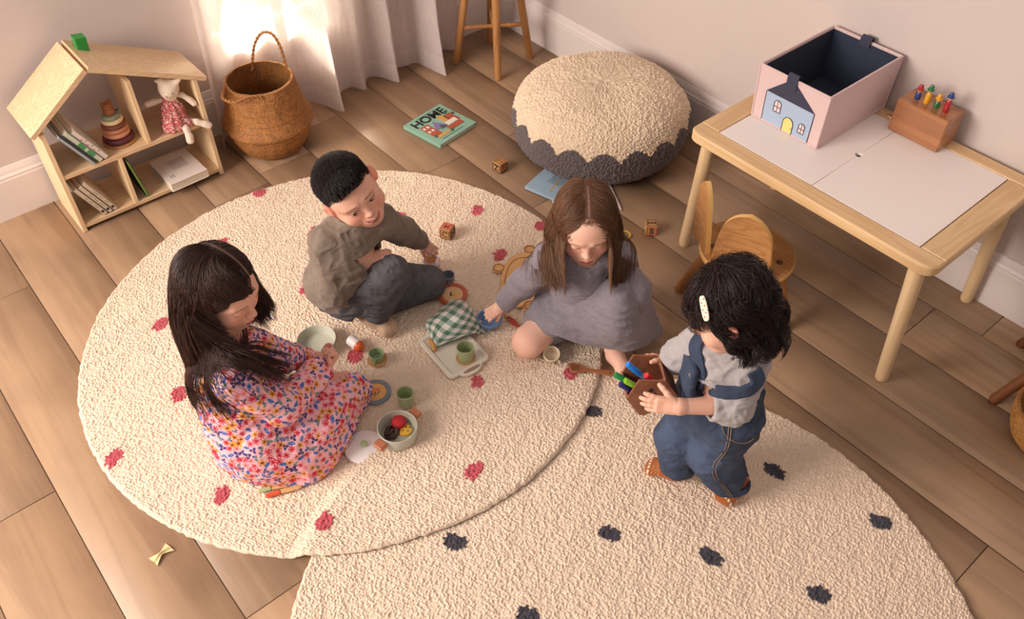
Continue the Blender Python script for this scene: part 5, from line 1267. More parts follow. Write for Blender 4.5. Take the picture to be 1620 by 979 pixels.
def skin_paint(V, c, R, s, base, eyes='down', smile=0.0, brow=(52, 38, 32), lip=(196, 100, 98), gaze=(0, 0)):
    Q = (V-c) @ R / s; x, y, z = Q.T; ax = np.abs(x)
    C = np.tile(np.array(lin(base)), (len(V), 1)); fr = (y > .045) & (np.abs(z) < .11)
    def mix(m, col, a=1.0):
        m = (m*a)[:, None] if np.ndim(m) else m; C[:] = C*(1-m)+np.array(lin(col))*m
    red = (min(base[0]+8, 255), int(base[1]*.74), int(base[2]*.72))
    n3 = 1-np.clip(np.hypot((ax-.038)/.024, (z+.026)/.020), 0, 1); mix(n3*(y > .03), red, .42)
    mix((1-np.clip(np.hypot(ax/.014, (z+.026)/.012), 0, 1))*(y > .085), red, .35)
    mix(((ax > .072) & (np.abs(z+.01) < .04) & (y < .03)).astype(float), red, .45)
    w_ = .0185+.007*smile; zc = -.0553+.0060*smile*(ax/.0185)**2
    t = np.clip(1-(ax/w_)**2, 0, 1); upm = (z > zc-.0003) & (z < zc+.0062*np.sqrt(t)*(1-.25*np.exp(-(ax/.003)**2))) & fr; lom = (z <= zc) & (z > zc-.0082*np.sqrt(t)) & fr
    mix((upm | lom).astype(float)*(y > .07), lip)
    if smile > .5:
        m = (np.abs(z-zc+.0008) < .0026*np.sqrt(np.clip(1-(ax/(w_*.8))**2, 0, 1))) & fr; mix(m.astype(float), (92, 30, 30)); m = (np.abs(z-zc-.0004) < .0014*np.sqrt(np.clip(1-(ax/(w_*.66))**2, 0, 1))) & fr; mix(m.astype(float), (228, 212, 200))
    else: mix(((np.abs(z-zc) < .0010) & (ax < w_) & fr).astype(float), (122, 52, 50))
    for sx in (-1, 1):
        u = x-sx*.030; e = (u/.0145)
        if eyes == 'open':
            hgt = .0043*np.sqrt(np.clip(1-e*e, 0, 1)); zz = z-.000-.0014*e*sx
            m = (np.abs(zz) < hgt) & (y > .055); mix(m.astype(float), (196, 176, 166))
            ir = np.hypot(u-gaze[0], zz-gaze[1]) < .0058; mix((ir & m).astype(float), (38, 24, 20))
            gl = np.hypot(u-gaze[0]+.0018, zz-gaze[1]-.0018) < .0011; mix((gl & m).astype(float), (240, 236, 230))  # painted catchlight: a pale dot stands for the reflection in the eye
            lash = (np.abs(zz-hgt-.0004) < .0009) & (np.abs(e) < 1.08) & (y > .05); mix(lash.astype(float), (36, 24, 22)); 
            lid = (np.abs(zz-hgt-.0052) < .0006) & (np.abs(e) < .95) & (y > .05); mix(lid.astype(float), (150, 92, 74), .6)
        else:
            zl = -.0050+.0040*e*e; m = (np.abs(z-zl) < .0010*(1.1-.3*np.abs(e))) & (np.abs(e) < 1.05) & (y > .05); mix(m.astype(float), (44, 28, 26))
            lid = (np.abs(z-.0050+.003*e*e) < .0007) & (np.abs(e) < .9) & (y > .05); mix(lid.astype(float), (160, 100, 84), .55)
        zb = .0235-.0045*((sx*u+.010)/.026)**2; wb = .0017*(1-np.clip(sx*u/.02, -1, 1)*.5); m = (np.abs(z-zb) < wb) & (np.abs(u-sx*.002) < .0165) & (y > .04); mix(m.astype(float), brow, .7)
        m = np.hypot((ax-.0060)/.0030, (z+.0335)/.0018) < 1; mix((m & (y > .085)).astype(float), (128, 62, 52), .8)
    return C
def hand(f, w_, D, N, side, L=.11, curl=(.35, .4, .45, .5), thumb=(.5, .3), spread=.10, k=.0035, elbow=None, wr=.017):
    "wrist point, finger direction, palm normal; side=+1 puts the thumb at N x D"
    D = nrm(D); N = nrm(N-D*(np.array(N)@D)); S = np.cross(N, D)*side; q = L/.11
    pc = w_+D*.028*q; R = np.stack([S, D, N], 1)
    f.rbox(pc+D*.002*q, (.0165*q, .020*q, .0035*q), .0065*q, R, .008*q); E_ = nrm(elbow-w_) if elbow is not None else -D; f.cone(w_+E_*.030, w_+E_*.004, wr*1.02, wr*1.0, .004); f.cone(w_+E_*.004, w_+D*.014*q, wr, .0145*q, .012)
    f.ell(w_+D*.022*q+S*.014*q+N*.004*q, (.010*q, .018*q, .009*q), R, .008*q)
    tips = []
    for i, (o, ln) in enumerate(((.0175, .040), (.0062, .045), (-.0055, .042), (-.0165, .033))):
        p = w_+D*(.050-.004*abs(i-1.3)*.8)*q+S*o*q*1.05; d = nrm(D+S*spread*(1.3-i)*.8); ang = 0; r = (.0070, .0072, .0068, .0060)[i]*q; ls = (.46, .30, .24); P_ = [p-D*.008*q, p]; Rr = [r, r]
        for j in range(3):
            ang += curl[i]*(.9, 1.15, .9)[j]; dd = nrm(d*math.cos(ang)+N*math.sin(ang)); p = p+dd*ln*ls[j]*q; P_.append(p); Rr.append(r*(.95, .88, .76)[j])
        f.chain(P_, Rr, k*q*.8); tips.append(p)
    p = w_+D*.014*q+S*.015*q+N*.004*q; a = thumb[0]; d = nrm(D*math.cos(.75)+S*math.sin(.75)*1.0+N*.35); P_ = [p]; Rr = [.0088*q]
    for j, ln in enumerate((.020, .017, .013)):
        d = nrm(d*math.cos(thumb[1]*(j > 0))+(nrm(D*.7-S*.5+N*.6))*math.sin(thumb[1]*(j > 0))+N*a*.35); p = p+d*ln*q; P_.append(p); Rr.append((.0082, .0075, .0062)[j]*q)
    f.chain(P_, Rr, k*q); tips.append(p)
    return tips
def foot(f, heel, toe, up, side, L, toes=True, r=.022, ank=None):
    D = nrm(toe-heel); Up_ = nrm(up-D*(np.array(up)@D)); S = np.cross(Up_, D)*side; q = L/.15
    f.ell(heel+D*.015*q+Up_*.002, (.022*q, .026*q, .022*q), np.stack([S, D, Up_], 1), .02)
    f.cone(heel+D*.03*q+Up_*.012*q, heel+D*.085*q+S*.006*q, .024*q, .019*q, .02); f.cone(heel+D*.03*q-S*.006*q, heel+D*.085*q-S*.012*q, .020*q, .015*q, .02)
    f.cone(heel+D*.085*q+S*.014*q, heel+D*.10*q-S*.016*q, .0145*q, .012*q, .014)
    if ank is not None: f.cone(heel+D*.02*q+Up_*.018*q, ank, .022*q, .023, .02)
    if toes:
        for i, (o, l0, ln, rr) in enumerate(((.018, .100, .026, .0105), (.005, .104, .021, .0076), (-.006, .101, .019, .0070), (-.016, .095, .017, .0064), (-.025, .088, .014, .0060))):
            a = heel+D*(l0-.012)*q+S*o*q; f.cone(a, a+D*ln*q-Up_*.003*q, rr*q, rr*.95*q, .003)
    else: f.cone(heel+D*.095*q+S*.010*q, heel+D*.098*q-S*.012*q, .019*q, .016*q, .02)
def wrinkle(V, F, amp, sc, seed=0, ax=None, k=1):
    N_ = vnormals(V, F); P = V*np.array(sc)+seed; a = vnoise(P+.6*np.stack([vnoise(P*.5+9), vnoise(P*.5+19), vnoise(P*.5+29)], 1)); w_ = (1-np.abs(a)*2)
    return V+N_*(amp*w_)[:, None]
def body_obj(parts, colfn, mat, label):
    V, F = merge(parts); me = np_mesh('person', V, F, colfn(V)); o = obj('person', me, mat); tag(o, label, 'child'); return o
skin_m = vcmat('skin', .52, .10, 500, sss=.12, spec=.35, var=.03)
def cloth(name, f, mat, parent, col=None, wr=(), iso=0.0, colfn=None, zmin=None):
    V, F = f.net(iso)
    for a in wr: V = wrinkle(V, F, *a)
    if zmin is not None: V[:, 2] = np.maximum(V[:, 2], zmin)
    C = colfn(V, F) if colfn else (None if col is None else np.tile(np.array(lin(col)), (len(V), 1)))
    return obj(name, np_mesh(name, V, F, C), mat, parent)
def strands_obj(name, P, r, cols, mat, parent, n=3, taper=.3):
    "P (k, steps, 3) guide points -> thin tubes"
    k, m, _ = P.shape; T = np.gradient(P, axis=1); T /= np.linalg.norm(T, axis=2)[..., None]+1e-9
    a = np.broadcast_to(np.array([.3, .2, .93]), T.shape); A = np.cross(T, a); A /= np.linalg.norm(A, axis=2)[..., None]+1e-9; B_ = np.cross(T, A)
    rr = np.full((k, m), r)*(np.minimum(1, (1-np.linspace(0, 1, m))*3+taper)*np.minimum(1, np.linspace(0, 1, m)*9+.35))[None]
    V = np.stack([P+(math.cos(2*PI*j/n)*A+math.sin(2*PI*j/n)*B_)*rr[..., None] for j in range(n)], 2).reshape(-1, 3)
    base = (np.arange(k)[:, None]*m+np.arange(m-1)[None])*n; F = []
    for j in range(n): F.append(np.stack([base+j, base+(j+1) % n, base+n+(j+1) % n, base+n+j], -1).reshape(-1, 4))
    C = np.repeat(np.repeat(cols[:, None, :], m, 1)[:, :, None, :], n, 2).reshape(-1, 3)
    return obj(name, np_mesh(name, V, np.concatenate(F), C), mat, parent)
def grow(roots, d0, L, steps, coll, style, off, inertia=.75, coh=0.0, cen=None, rad=-.03):
    "strands that follow the styling and slide over what they touch"
    p = roots.copy(); d = d0.copy(); out = [p.copy()]; h = (L/steps)
    for i in range(steps):
        s = style(p, i/steps, d); d = d*inertia+s*(1-inertia); d /= np.linalg.norm(d, axis=1)[:, None]+1e-9
        if coh:
            sp = coll.sample(p); near = ((p-cen[0])@cen[1])[:, 2] > rad; kk = coh*np.clip((sp-off)/.012, 0, 1)*near
            d = d-coll.grad(p, .005)*kk[:, None]; d /= np.linalg.norm(d, axis=1)[:, None]+1e-9
        q = p+d*h[:, None] if np.ndim(h) else p+d*h
        for _ in range(2):
            sd = coll.sample(q); need = off*(min(1, .35+i/4)) - sd; m = need > 0
            if m.any(): q[m] += coll.grad(q[m], .005)*need[m][:, None]
        nd = q-p; l = np.linalg.norm(nd, axis=1)[:, None]+1e-9; d = nd/l; q = p+d*(h[:, None] if np.ndim(h) else h)
        p = q; out.append(p.copy())
    return np.stack(out, 1)
def hair_mat(name, rough=.46):
    m, N, L = newmat(name); b = N['Principled BSDF']; b.inputs['Roughness'].default_value = rough; b.inputs['Specular IOR Level'].default_value = .35; b.inputs['Anisotropic'].default_value = .5
    a = N.new('ShaderNodeAttribute'); a.attribute_name = 'Col'; L.new(a.outputs['Color'], b.inputs['Base Color']); return m
hair_m = hair_mat('hair')
def scalp_roots(n, c, R, s, ok, seed, r=(.077, .093, .079), o=(0, -.014, .030)):
    rs = np.random.RandomState(seed); out = []
    while len(out) < n:
        v = rs.randn(n*2, 3); v /= np.linalg.norm(v, axis=1)[:, None]; q = v*np.array(r)+np.array(o); q = q[ok(q)]
        out = q if not len(out) else np.vstack([out, q])
    q = out[:n]; nn = (q-np.array(o))/np.array(r)**2; nn /= np.linalg.norm(nn, axis=1)[:, None]
    return c+(q*s) @ R.T, nn @ R.T, q
def onto(f, P, d=.0015):
    P = P.copy()
    for _ in range(4): P -= f.grad(P, .004)*(f.sample(P)+d)[:, None]
    return P
def hair_cols(n, base, var, seed):
    rs = np.random.RandomState(seed); b = np.array(lin(base)); return b[None]*(1+var*(rs.rand(n, 1)*2-1))*(1+.12*(rs.rand(n, 3)-.5))
Zup = np.array([0, 0, 1.])
def off_face(P, hd, R, s, z1=.035, y0=.052, xw=.056):
    "cut each strand where it would cross the face"
    Q = (P-hd)@R/s; bad = (np.abs(Q[..., 0]) < xw) & (Q[..., 1] > y0) & (Q[..., 2] < z1) & (Q[..., 2] > -.085); f = np.where(bad.any(1), np.argmax(bad, 1), P.shape[1])
    P = P.copy(); st = P.shape[1]
    for i in np.nonzero(f < st)[0]:
        k = max(f[i]-1, 1); P[i, k:] = P[i, k]+(P[i, k]-P[i, k-1])*np.linspace(0, .02, st-k)[:, None]
    return P
def part_cols(V, hd, R, base, x0):
    Q = (V-hd)@R; C = np.tile(np.array(lin(base)), (len(V), 1)); m = (np.abs(Q[:, 0]-x0) < .0020) & (Q[:, 2] > .03) & (Q[:, 1] > -.045); C[m] = lin((138, 102, 84)); return C
# ------------------------------------------------------------------ boy in the brown sweatshirt
def build_boy():
    J = {k: pt(*v) for k, v in dict(pel=(540, 456, .14), che=(549, 388, .31), neck=(557, 348, .395), head=(554, 302, .49), rs=(517, 385, .352), ls=(598, 348, .365), re=(531, 455, .21), rw=(582, 414, .275), le=(638, 366, .27), lw=(667, 382, .145),
        rhip=(556, 466, .13), rk=(617, 436, .235), ra=(590, 500, .065), lhip=(585, 440, .13), lk=(677, 448, .07), la=(600, 478, .06)).items()}
    hd = J['head']; R = hframe(dirv(.56, -.60, .58), L=dirv(.80, .60, .02)); s = 1.0; skin = (226, 174, 150)
    hf = head_field(hd, R, s, J['neck'], smile=1.0, cheek=1.12)
    f = Field(np.min(list(J.values()), 0)-.12, np.max(list(J.values()), 0)+.14, .004); f.lo[2] = max(f.lo[2], .0)
    f.cone(J['neck'], J['che'], .036, .07, .03).cone(J['che'], J['pel'], .075, .075, .03)
    for a, b, r0, r1 in (('rs', 're', .030, .026), ('re', 'rw', .026, .019), ('ls', 'le', .030, .026), ('le', 'lw', .026, .018), ('rhip', 'rk', .056, .042), ('rk', 'ra', .040, .025), ('lhip', 'lk', .056, .042), ('lk', 'la', .040, .026)): f.cone(J[a], J[b], r0, r1, .02)
    f.cone(J['rs'], J['ls'], .032, .032, .03)
    hands = []
    a = Field(J['rw']-.10, J['rw']+.12, .0015); hand(a, J['rw'], dirv(.93, .30, .05), -dirv(.1, .35, .95), -1, L=.100, curl=(.42, .5, .55, .6), thumb=(.5, .35), elbow=J['re'], wr=.0195); hands.append(a.net())
    a = Field(J['lw']-.10, J['lw']+.10, .0015); hand(a, J['lw'], dirv(.72, -.62, .10), -dirv(-.15, .25, .95), 1, L=.090, curl=(.62, .45, .5, .55), thumb=(.5, .35), elbow=J['le'], wr=.0185); hands.append(a.net())
    hv = hf.net()
    col = lambda V: skin_paint(V, hd, R, s, skin, 'open', 1.0, brow=(40, 28, 26), lip=(196, 104, 100), gaze=(.0015, -.001))
    me_ = body_obj([f.net(), hv]+hands, col, skin_m, 'smiling boy in a brown sweatshirt and dark jeans crouching on the rug')
    # sweatshirt
    sm = vcmat('brown_sweatshirt', .95, .35, 350, sheen=.15, var=.10)
    g = Field(f.lo-.03, f.lo+f.h*f.n+.03, .0032)
    g.cone(J['che'], J['pel']+Zup*.03, .092, .098, .03).cone(J['neck']-Zup*.015, J['che'], .048, .085, .03).cone(J['rs'], J['ls'], .048, .046, .03)
    g.ell(J['pel']+dirv(-.8, .1, -.3)*.035+Zup*.02, (.075, .075, .065), None, .03)
    g.cone(J['rs'], J['re'], .047, .046, .02).cone(J['re'], J['rw'], .043, .031, .015).cone(J['ls'], J['le'], .045, .040, .02).cone(J['le'], J['lw'], .038, .027, .015)
    for w_, e in (('rw', 're'), ('lw', 'le')):
        d = nrm(J[w_]-J[e]); q = J[w_]-d*.014; rr = .030 if w_ == 'rw' else .026; 
        g.cone(q-d*.022, q-d*.004, rr+.002, rr-.001, .004); g.cut(q, d, J[w_]-.05, J[w_]+.05); g.cone(q-d*.012, q+d*.02, .0225, .0225, .002, 's')
    nd = nrm(hd-J['neck']); q = J['neck']+nd*.006
    g.cone(q-nd*.004, q, .052, .047, .006); g.cut(q+nd*.012, nd, q-.07, q+.07); g.cone(q-nd*.012, q+nd*.03, .042, .044, .003, 's')
    def swc(V, F):
        n = fbm(V*22, 3); C = np.array(lin((122, 108, 96)))[None]*(1+.22*n[:, None]); return C
    cloth('sweatshirt', g, sm, me_, wr=[(.0045, (20, 20, 34), 1), (.0022, (46, 46, 70), 7)], colfn=swc)
    # jeans
    jm = vcmat('black_wash_denim', .9, .5, 600, var=.22, stretch=(1, 1, .4))
    g = Field(f.lo-.02, f.lo+f.h*f.n, .003)
    g.cone(J['pel'], J['rhip'], .085, .075, .02).cone(J['rhip'], J['rk'], .070, .056, .02).cone(J['rk'], J['ra'], .056, .044, .02).cone(J['pel'], J['lhip'], .08, .07, .02).cone(J['lhip'], J['lk'], .066, .050, .02).cone(J['lk'], J['la'], .050, .046, .02)
    d = nrm(J['ra']-J['rk']); q = J['ra']-d*.018; g.cut(q, d, J['ra']-.06, J['ra']+.06); g.cone(q-d*.02, q+d*.02, .035, .036, .003, 's')
    def jc(V, F):
        n = fbm(V*np.array([30, 30, 30]), 3); kn = np.exp(-(np.linalg.norm(V-J['rk']-Zup*.03, axis=1)/.06)**2)+np.exp(-(np.linalg.norm(V-J['lk']-Zup*.03, axis=1)/.06)**2)
        return np.array(lin((80, 79, 83)))[None]*(1+.5*n[:, None]+.45*kn[:, None])
    jo = cloth('jeans', g, jm, me_, wr=[(.0040, (26, 26, 44), 3), (.002, (60, 60, 80), 5)], colfn=jc, zmin=ZR-.004)
    st = plain('pale_stitch', (142, 138, 140), .8); m = MB()
    for path in ([(543, 474), (562, 462), (581, 450), (592, 450), (599, 456), (600, 470), (597, 496)], [(630, 432), (648, 440), (668, 450)], [(566, 495), (580, 503), (598, 502), (608, 494)]):
        Q = [hit(g, x, y, .0008) for x, y in catmull([(x, y, 0) for x, y in path], 26)[:, :2]]; m.tube([q for q in Q if q is not None], .0008, 5)
    m.build('seam', st, jo)
    # socks
    om = vcmat('beige_sock', .95, .4, 500, sheen=.2, var=.1); g = Field(pt(600, 515, .03)-.13, pt(600, 515, .03)+.13, .0025); heel = pt(580, 498, ZR+.022); toe = pt(630, 528, ZR+.016)
    foot(g, heel, toe, Zup, 1, .145, toes=False, ank=J['ra']); g.cone(heel+Zup*.01, J['ra'], .030, .028, .02)
    cloth('sock', g, om, me_, col=(190, 158, 130), wr=[(.0012, (50, 50, 50), 2)], zmin=ZR-.003)
    g = Field(J['la']-.13, J['la']+.1, .003); foot(g, J['la'], J['la']+dirv(-.9, .0, -.3)*.09, Zup, 1, .14, toes=False)
    cloth('sock', g, om, me_, col=(190, 158, 130), zmin=ZR-.003)
    # hair: short, faded at the sides, brushed forward
    def okb(q):
        x, y, z = q.T; lim = .056-.06*smooth01(-y, -.075, .03)-.006*smooth01(np.abs(x), .03, .06)*0
        return (z > lim) & (z > -.035)
    hb_ = Field(hd-.15, hd+.15, .0022); P = lambda *a: hd+R@(np.array(a)*s)
    hb_.ell(P(0, -.016, .036), (.0765, .0925, .0785), R, .01); hb_.ell(P(0, .012, .078), (.052, .066, .036), R, .02)
    hb_.cut(P(0, .0640, .058), R@nrm([0, 1.0, -.42])); hb_.cut(P(0, 0, -.022), R@nrm([0, .55, -1.0]))
    cb_ = hb_.net()
    capm = hair_mat('black_hair_base', .6); Cc = np.tile(np.array(lin((30, 24, 24))), (len(cb_[0]), 1)); Q_ = (cb_[0]-hd)@R; fd = smooth01(-Q_[:, 2], -.030, .015)*(np.abs(Q_[:, 0]) > .03); Cc = Cc*(1-fd[:, None]*.6)+np.array(lin((120, 84, 70)))*fd[:, None]*.6
    ho = obj('hair', np_mesh('hair', cb_[0], cb_[1], Cc), capm, me_)
    rt, nn, q = scalp_roots(11000, hd, R, s, lambda q: okb(q), 3, r=(.077, .093, .080), o=(0, -.016, .036))
    rt = onto(hb_, rt, 0); n = len(rt); rs = np.random.RandomState(9); top = smooth01(q[:, 2], .04, .09); fw = R[:, 1]
    L = .005+.019*top*(.7+.3*rs.rand(n)); d = nn*(.55-.12*top)[:, None]+fw[None]*(.35+.7*top)[:, None]+rs.randn(n, 3)*.12; d /= np.linalg.norm(d, axis=1)[:, None]
    st_ = [rt]
    for i in range(3): st_.append(st_[-1]+d*(L/3)[:, None]); d = d+fw[None]*.28-R[:, 2][None]*.20*(q[:, 1] > .02)[:, None]*top[:, None]; d /= np.linalg.norm(d, axis=1)[:, None]
    strands_obj('hair_strands', np.stack(st_, 1), .0006, hair_cols(n, (36, 28, 28), .5, 4), hair_m, ho)
build_boy()
# ------------------------------------------------------------------ girl in the grey dress
def build_girl2():
    J = {k: pt(*v) for k, v in dict(pel=(915, 478, .12), che=(918, 430, .28), neck=(925, 398, .36), head=(926, 352, .445), rs=(868, 412, .325), ls=(978, 402, .335), re=(828, 448, .20), rw=(793, 485, .105), le=(990, 455, .22), lw=(965, 480, .15),
        rhip=(895, 485, .10), rk=(836, 541, .072), ra=(888, 505, .055), lhip=(945, 480, .11), lk=(998, 462, .25), la=(968, 552, .065)).items()}
    hd = J['head']; R = hframe(dirv(.02, -.88, .47), L=dirv(1, .07, 0)); s = 1.0; skin = (230, 182, 160)
    hf = head_field(hd, R, s, J['neck'])
    f = Field(np.min(list(J.values()), 0)-.12, np.max(list(J.values()), 0)+.08, .003)
    f.cone(J['neck'], J['che'], .036, .065, .03).cone(J['che'], J['pel'], .07, .07, .03)
    for a, b, r0, r1 in (('rs', 're', .028, .025), ('re', 'rw', .024, .018), ('ls', 'le', .028, .025), ('le', 'lw', .024, .018), ('rhip', 'rk', .058, .047), ('rk', 'ra', .044, .026), ('lhip', 'lk', .056, .044), ('lk', 'la', .040, .024)): f.cone(J[a], J[b], r0, r1, .02)
    f.cone(J['rs'], J['ls'], .03, .03, .03)
    f.cut((0, 0, ZR+.001), (0, 0, -1))
    a = Field(J['rw']-.11, J['rw']+.10, .0015); hand(a, J['rw'], dirv(-.82, -.50, .0), -dirv(.15, .2, .95), -1, L=.088, curl=(.55, .6, .6, .6), thumb=(.6, .3), elbow=J['re'], wr=.0185); hn = a.net()
    ft = Field(J['la']-.16, J['la']+.12, .002); foot(ft, pt(966, 556, ZR+.023), pt(990, 590, ZR+.015), Zup, -1, .14, toes=True, ank=J['la']+Zup*.03)
    ft.cut((0, 0, ZR-.002), (0, 0, -1))
    col = lambda V: skin_paint(V, hd, R, s, skin, 'down', 0.0, brow=(124, 84, 62), lip=(204, 110, 108))
    me_ = body_obj([f.net(), hf.net(), hn, ft.net()], col, skin_m, 'girl in a grey knitted dress with light brown hair reaching into a blue bowl')
    km = vcmat('grey_knit', .98, .6, 300, sheen=.2, var=.42)
    g = Field(f.lo-.06, f.lo+f.h*f.n+.06, .003)
    g.cone(J['che'], J['pel']+Zup*.03, .080, .090, .03).cone(J['neck']-Zup*.02, J['che'], .044, .078, .03).cone(J['rs'], J['ls'], .043, .043, .03)
    g.cone(J['rs'], J['re'], .042, .039, .02).cone(J['re'], J['rw'], .037, .027, .015).cone(J['ls'], J['le'], .042, .038, .02).cone(J['le'], J['lw'], .036, .030, .015)
    g.cone(J['lhip'], J['lk'], .066, .058, .03)
    G = [[(868, 452, .15), (893, 458, .22), (930, 460, .26), (966, 448, .28), (992, 432, .285)],
         [(856, 474, .13), (888, 488, .165), (930, 492, .21), (978, 476, .285), (1012, 450, .25)],
         [(846, 491, .11), (880, 508, .14), (928, 520, .145), (986, 518, .20), (1026, 490, .15)],
         [(838, 503, .085), (874, 518, .125), (925, 536, .10), (998, 545, .085), (1040, 524, .035)]]
    g.patch([[pt(*p) for p in r] for r in G], .008, .006, .012)
    g.cone(J['rhip'], J['rhip']+(J['rk']-J['rhip'])*.45, .070, .066, .03)
    d = nrm(J['rw']-J['re']); q = J['rw']-d*.012; g.cut(q, d, q-.04, q+.04); g.cone(q-d*.014, q+d*.02, .0205, .0205, .002, 's')
    nd = nrm(hd-J['neck']); q = J['neck']+nd*.002; g.cut(q+nd*.014, nd, q-.07, q+.07); g.cone(q-nd*.02, q+nd*.03, .046, .050, .004, 's')
    kc = lambda V, F: np.array(lin((130, 122, 130)))[None]*(1+.12*fbm(V*40, 2)[:, None])
    cloth('dress', g, km, me_, wr=[(.0030, (16, 16, 30), 11), (.0045, (5, 5, 38), 3), (.0016, (40, 40, 60), 7)], colfn=kc, zmin=ZR-.002)
    # hair
    coll = Field(f.lo-.06, f.lo+f.h*f.n+.06, .005); P = lambda *a: hd+R@(np.array(a)*s)
    coll.ell(P(0, -.018, .033), (.077, .091, .080), R, .01).ell(P(0, .026, -.026), (.060, .060, .072), R, .02).cone(P(0, -.02, -.05), J['neck'], .045, .045, .02).cone(J['che'], J['pel'], .088, .09, .02).cone(J['neck'], J['che'], .05, .080, .02).cone(J['rs'], J['ls'], .040, .040, .02).cone(J['rs'], J['re'], .040, .042, .01).cone(J['ls'], J['le'], .040, .042, .01)
    cap = Field(hd-.15, hd+.15, .0025); cap.ell(P(0, -.018, .033), (.077, .091, .080), R, .01)
    cap.cut(P(0, .050, .064), R@nrm([0, 1.0, -.60])); cap.cut(P(0, 0, -.03), R@nrm([0, .8, -1.0]))
    cv = cap.net(); ho = obj('hair', np_mesh('hair', cv[0], cv[1], part_cols(cv[0], hd, R, (88, 60, 44), -.004)), hair_mat('brown_hair_base', .6), me_)
    ok = lambda q: (q[:, 2] > .068-.11*smooth01(-q[:, 1], -.070, .02)) & (q[:, 2] > -.03)
    rt, nn, q = scalp_roots(13000, hd, R, s, lambda q: ok(q) & ((np.abs(q[:, 0]+.004) > .0022) | (q[:, 1] < -.04)), 5, r=(.077, .093, .081)); rt = onto(cap, rt); n = len(rt); rs = np.random.RandomState(2)
    side = np.where(q[:, 0] > -.004, 1.0, -1.0)+0*q[:, 0]; X = R[:, 0]
    d0 = X[None]*side[:, None]*.9+R[:, 1][None]*.12+nn*.25+rs.randn(n, 3)*.06; d0 /= np.linalg.norm(d0, axis=1)[:, None]
    L = .215+.035*rs.rand(n)+.03*(q[:, 1] < 0); off = .002+.008*rs.rand(n)**1.5
    L = np.where(np.abs(q[:, 0]) < .05, L, L-.03)
    wv = rs.rand(n, 3)*6; fwd = nrm(R[:, 1]*np.array([1, 1, 0])); fq = smooth01(q[:, 1], -.10, -.05)
    def style(p, t, d):
        l = (p-hd)@R; sx = np.sign(l[:, 0]); out = np.tile(-Zup, (n, 1))*1.0
        face = (l[:, 1] > .03)&(np.abs(l[:, 0]) < .062)
        out = out+X[None]*(side*np.where(face, 1.1, .25*(t < .35)))[:, None]-R[:, 1][None]*np.where(face, .25, .0)[:, None]
        if t > .30: out = out+fwd[None]*(1.0*fq)[:, None]-X[None]*(side*.18)[:, None]
        out = out+.07*np.sin(wv+t*9)
        return out/np.linalg.norm(out, axis=1)[:, None]
    Pg = grow(rt, d0, L, 24, coll, style, off, .55, .6, (hd, R), .02)
    Pg = off_face(Pg, hd, R, s, .02)
    c = hair_cols(n, (112, 78, 56), .3, 8); tipc = np.array(lin((150, 110, 78)))
    strands_obj('hair_strands', Pg, .0006, c, hair_m, ho)
    # a few loose locks over the forehead
    rt, nn, q = scalp_roots(130, hd, R, s, lambda q: (q[:, 1] > .045) & (q[:, 2] > .068) & (np.abs(q[:, 0]) < .03), 15, r=(.077, .093, .081)); n = len(rt); sd_ = np.where(rs.rand(n) > .5, 1., -1.)
    d0 = R[:, 1][None]*.9+X[None]*sd_[:, None]*.3+np.zeros((n, 3)); d0 /= np.linalg.norm(d0, axis=1)[:, None]
    def st2(p, t, d): o = -R[:, 2][None]*.8+X[None]*(sd_*(1.4 if t > .35 else .2))[:, None]; return o/np.linalg.norm(o, axis=1)[:, None]
    strands_obj('fringe', grow(rt, d0, .052+.02*rs.rand(n), 10, coll, st2, .003+.003*rs.rand(n), .6), .0008, hair_cols(n, (118, 80, 56), .4, 18), hair_m, ho)
build_girl2()
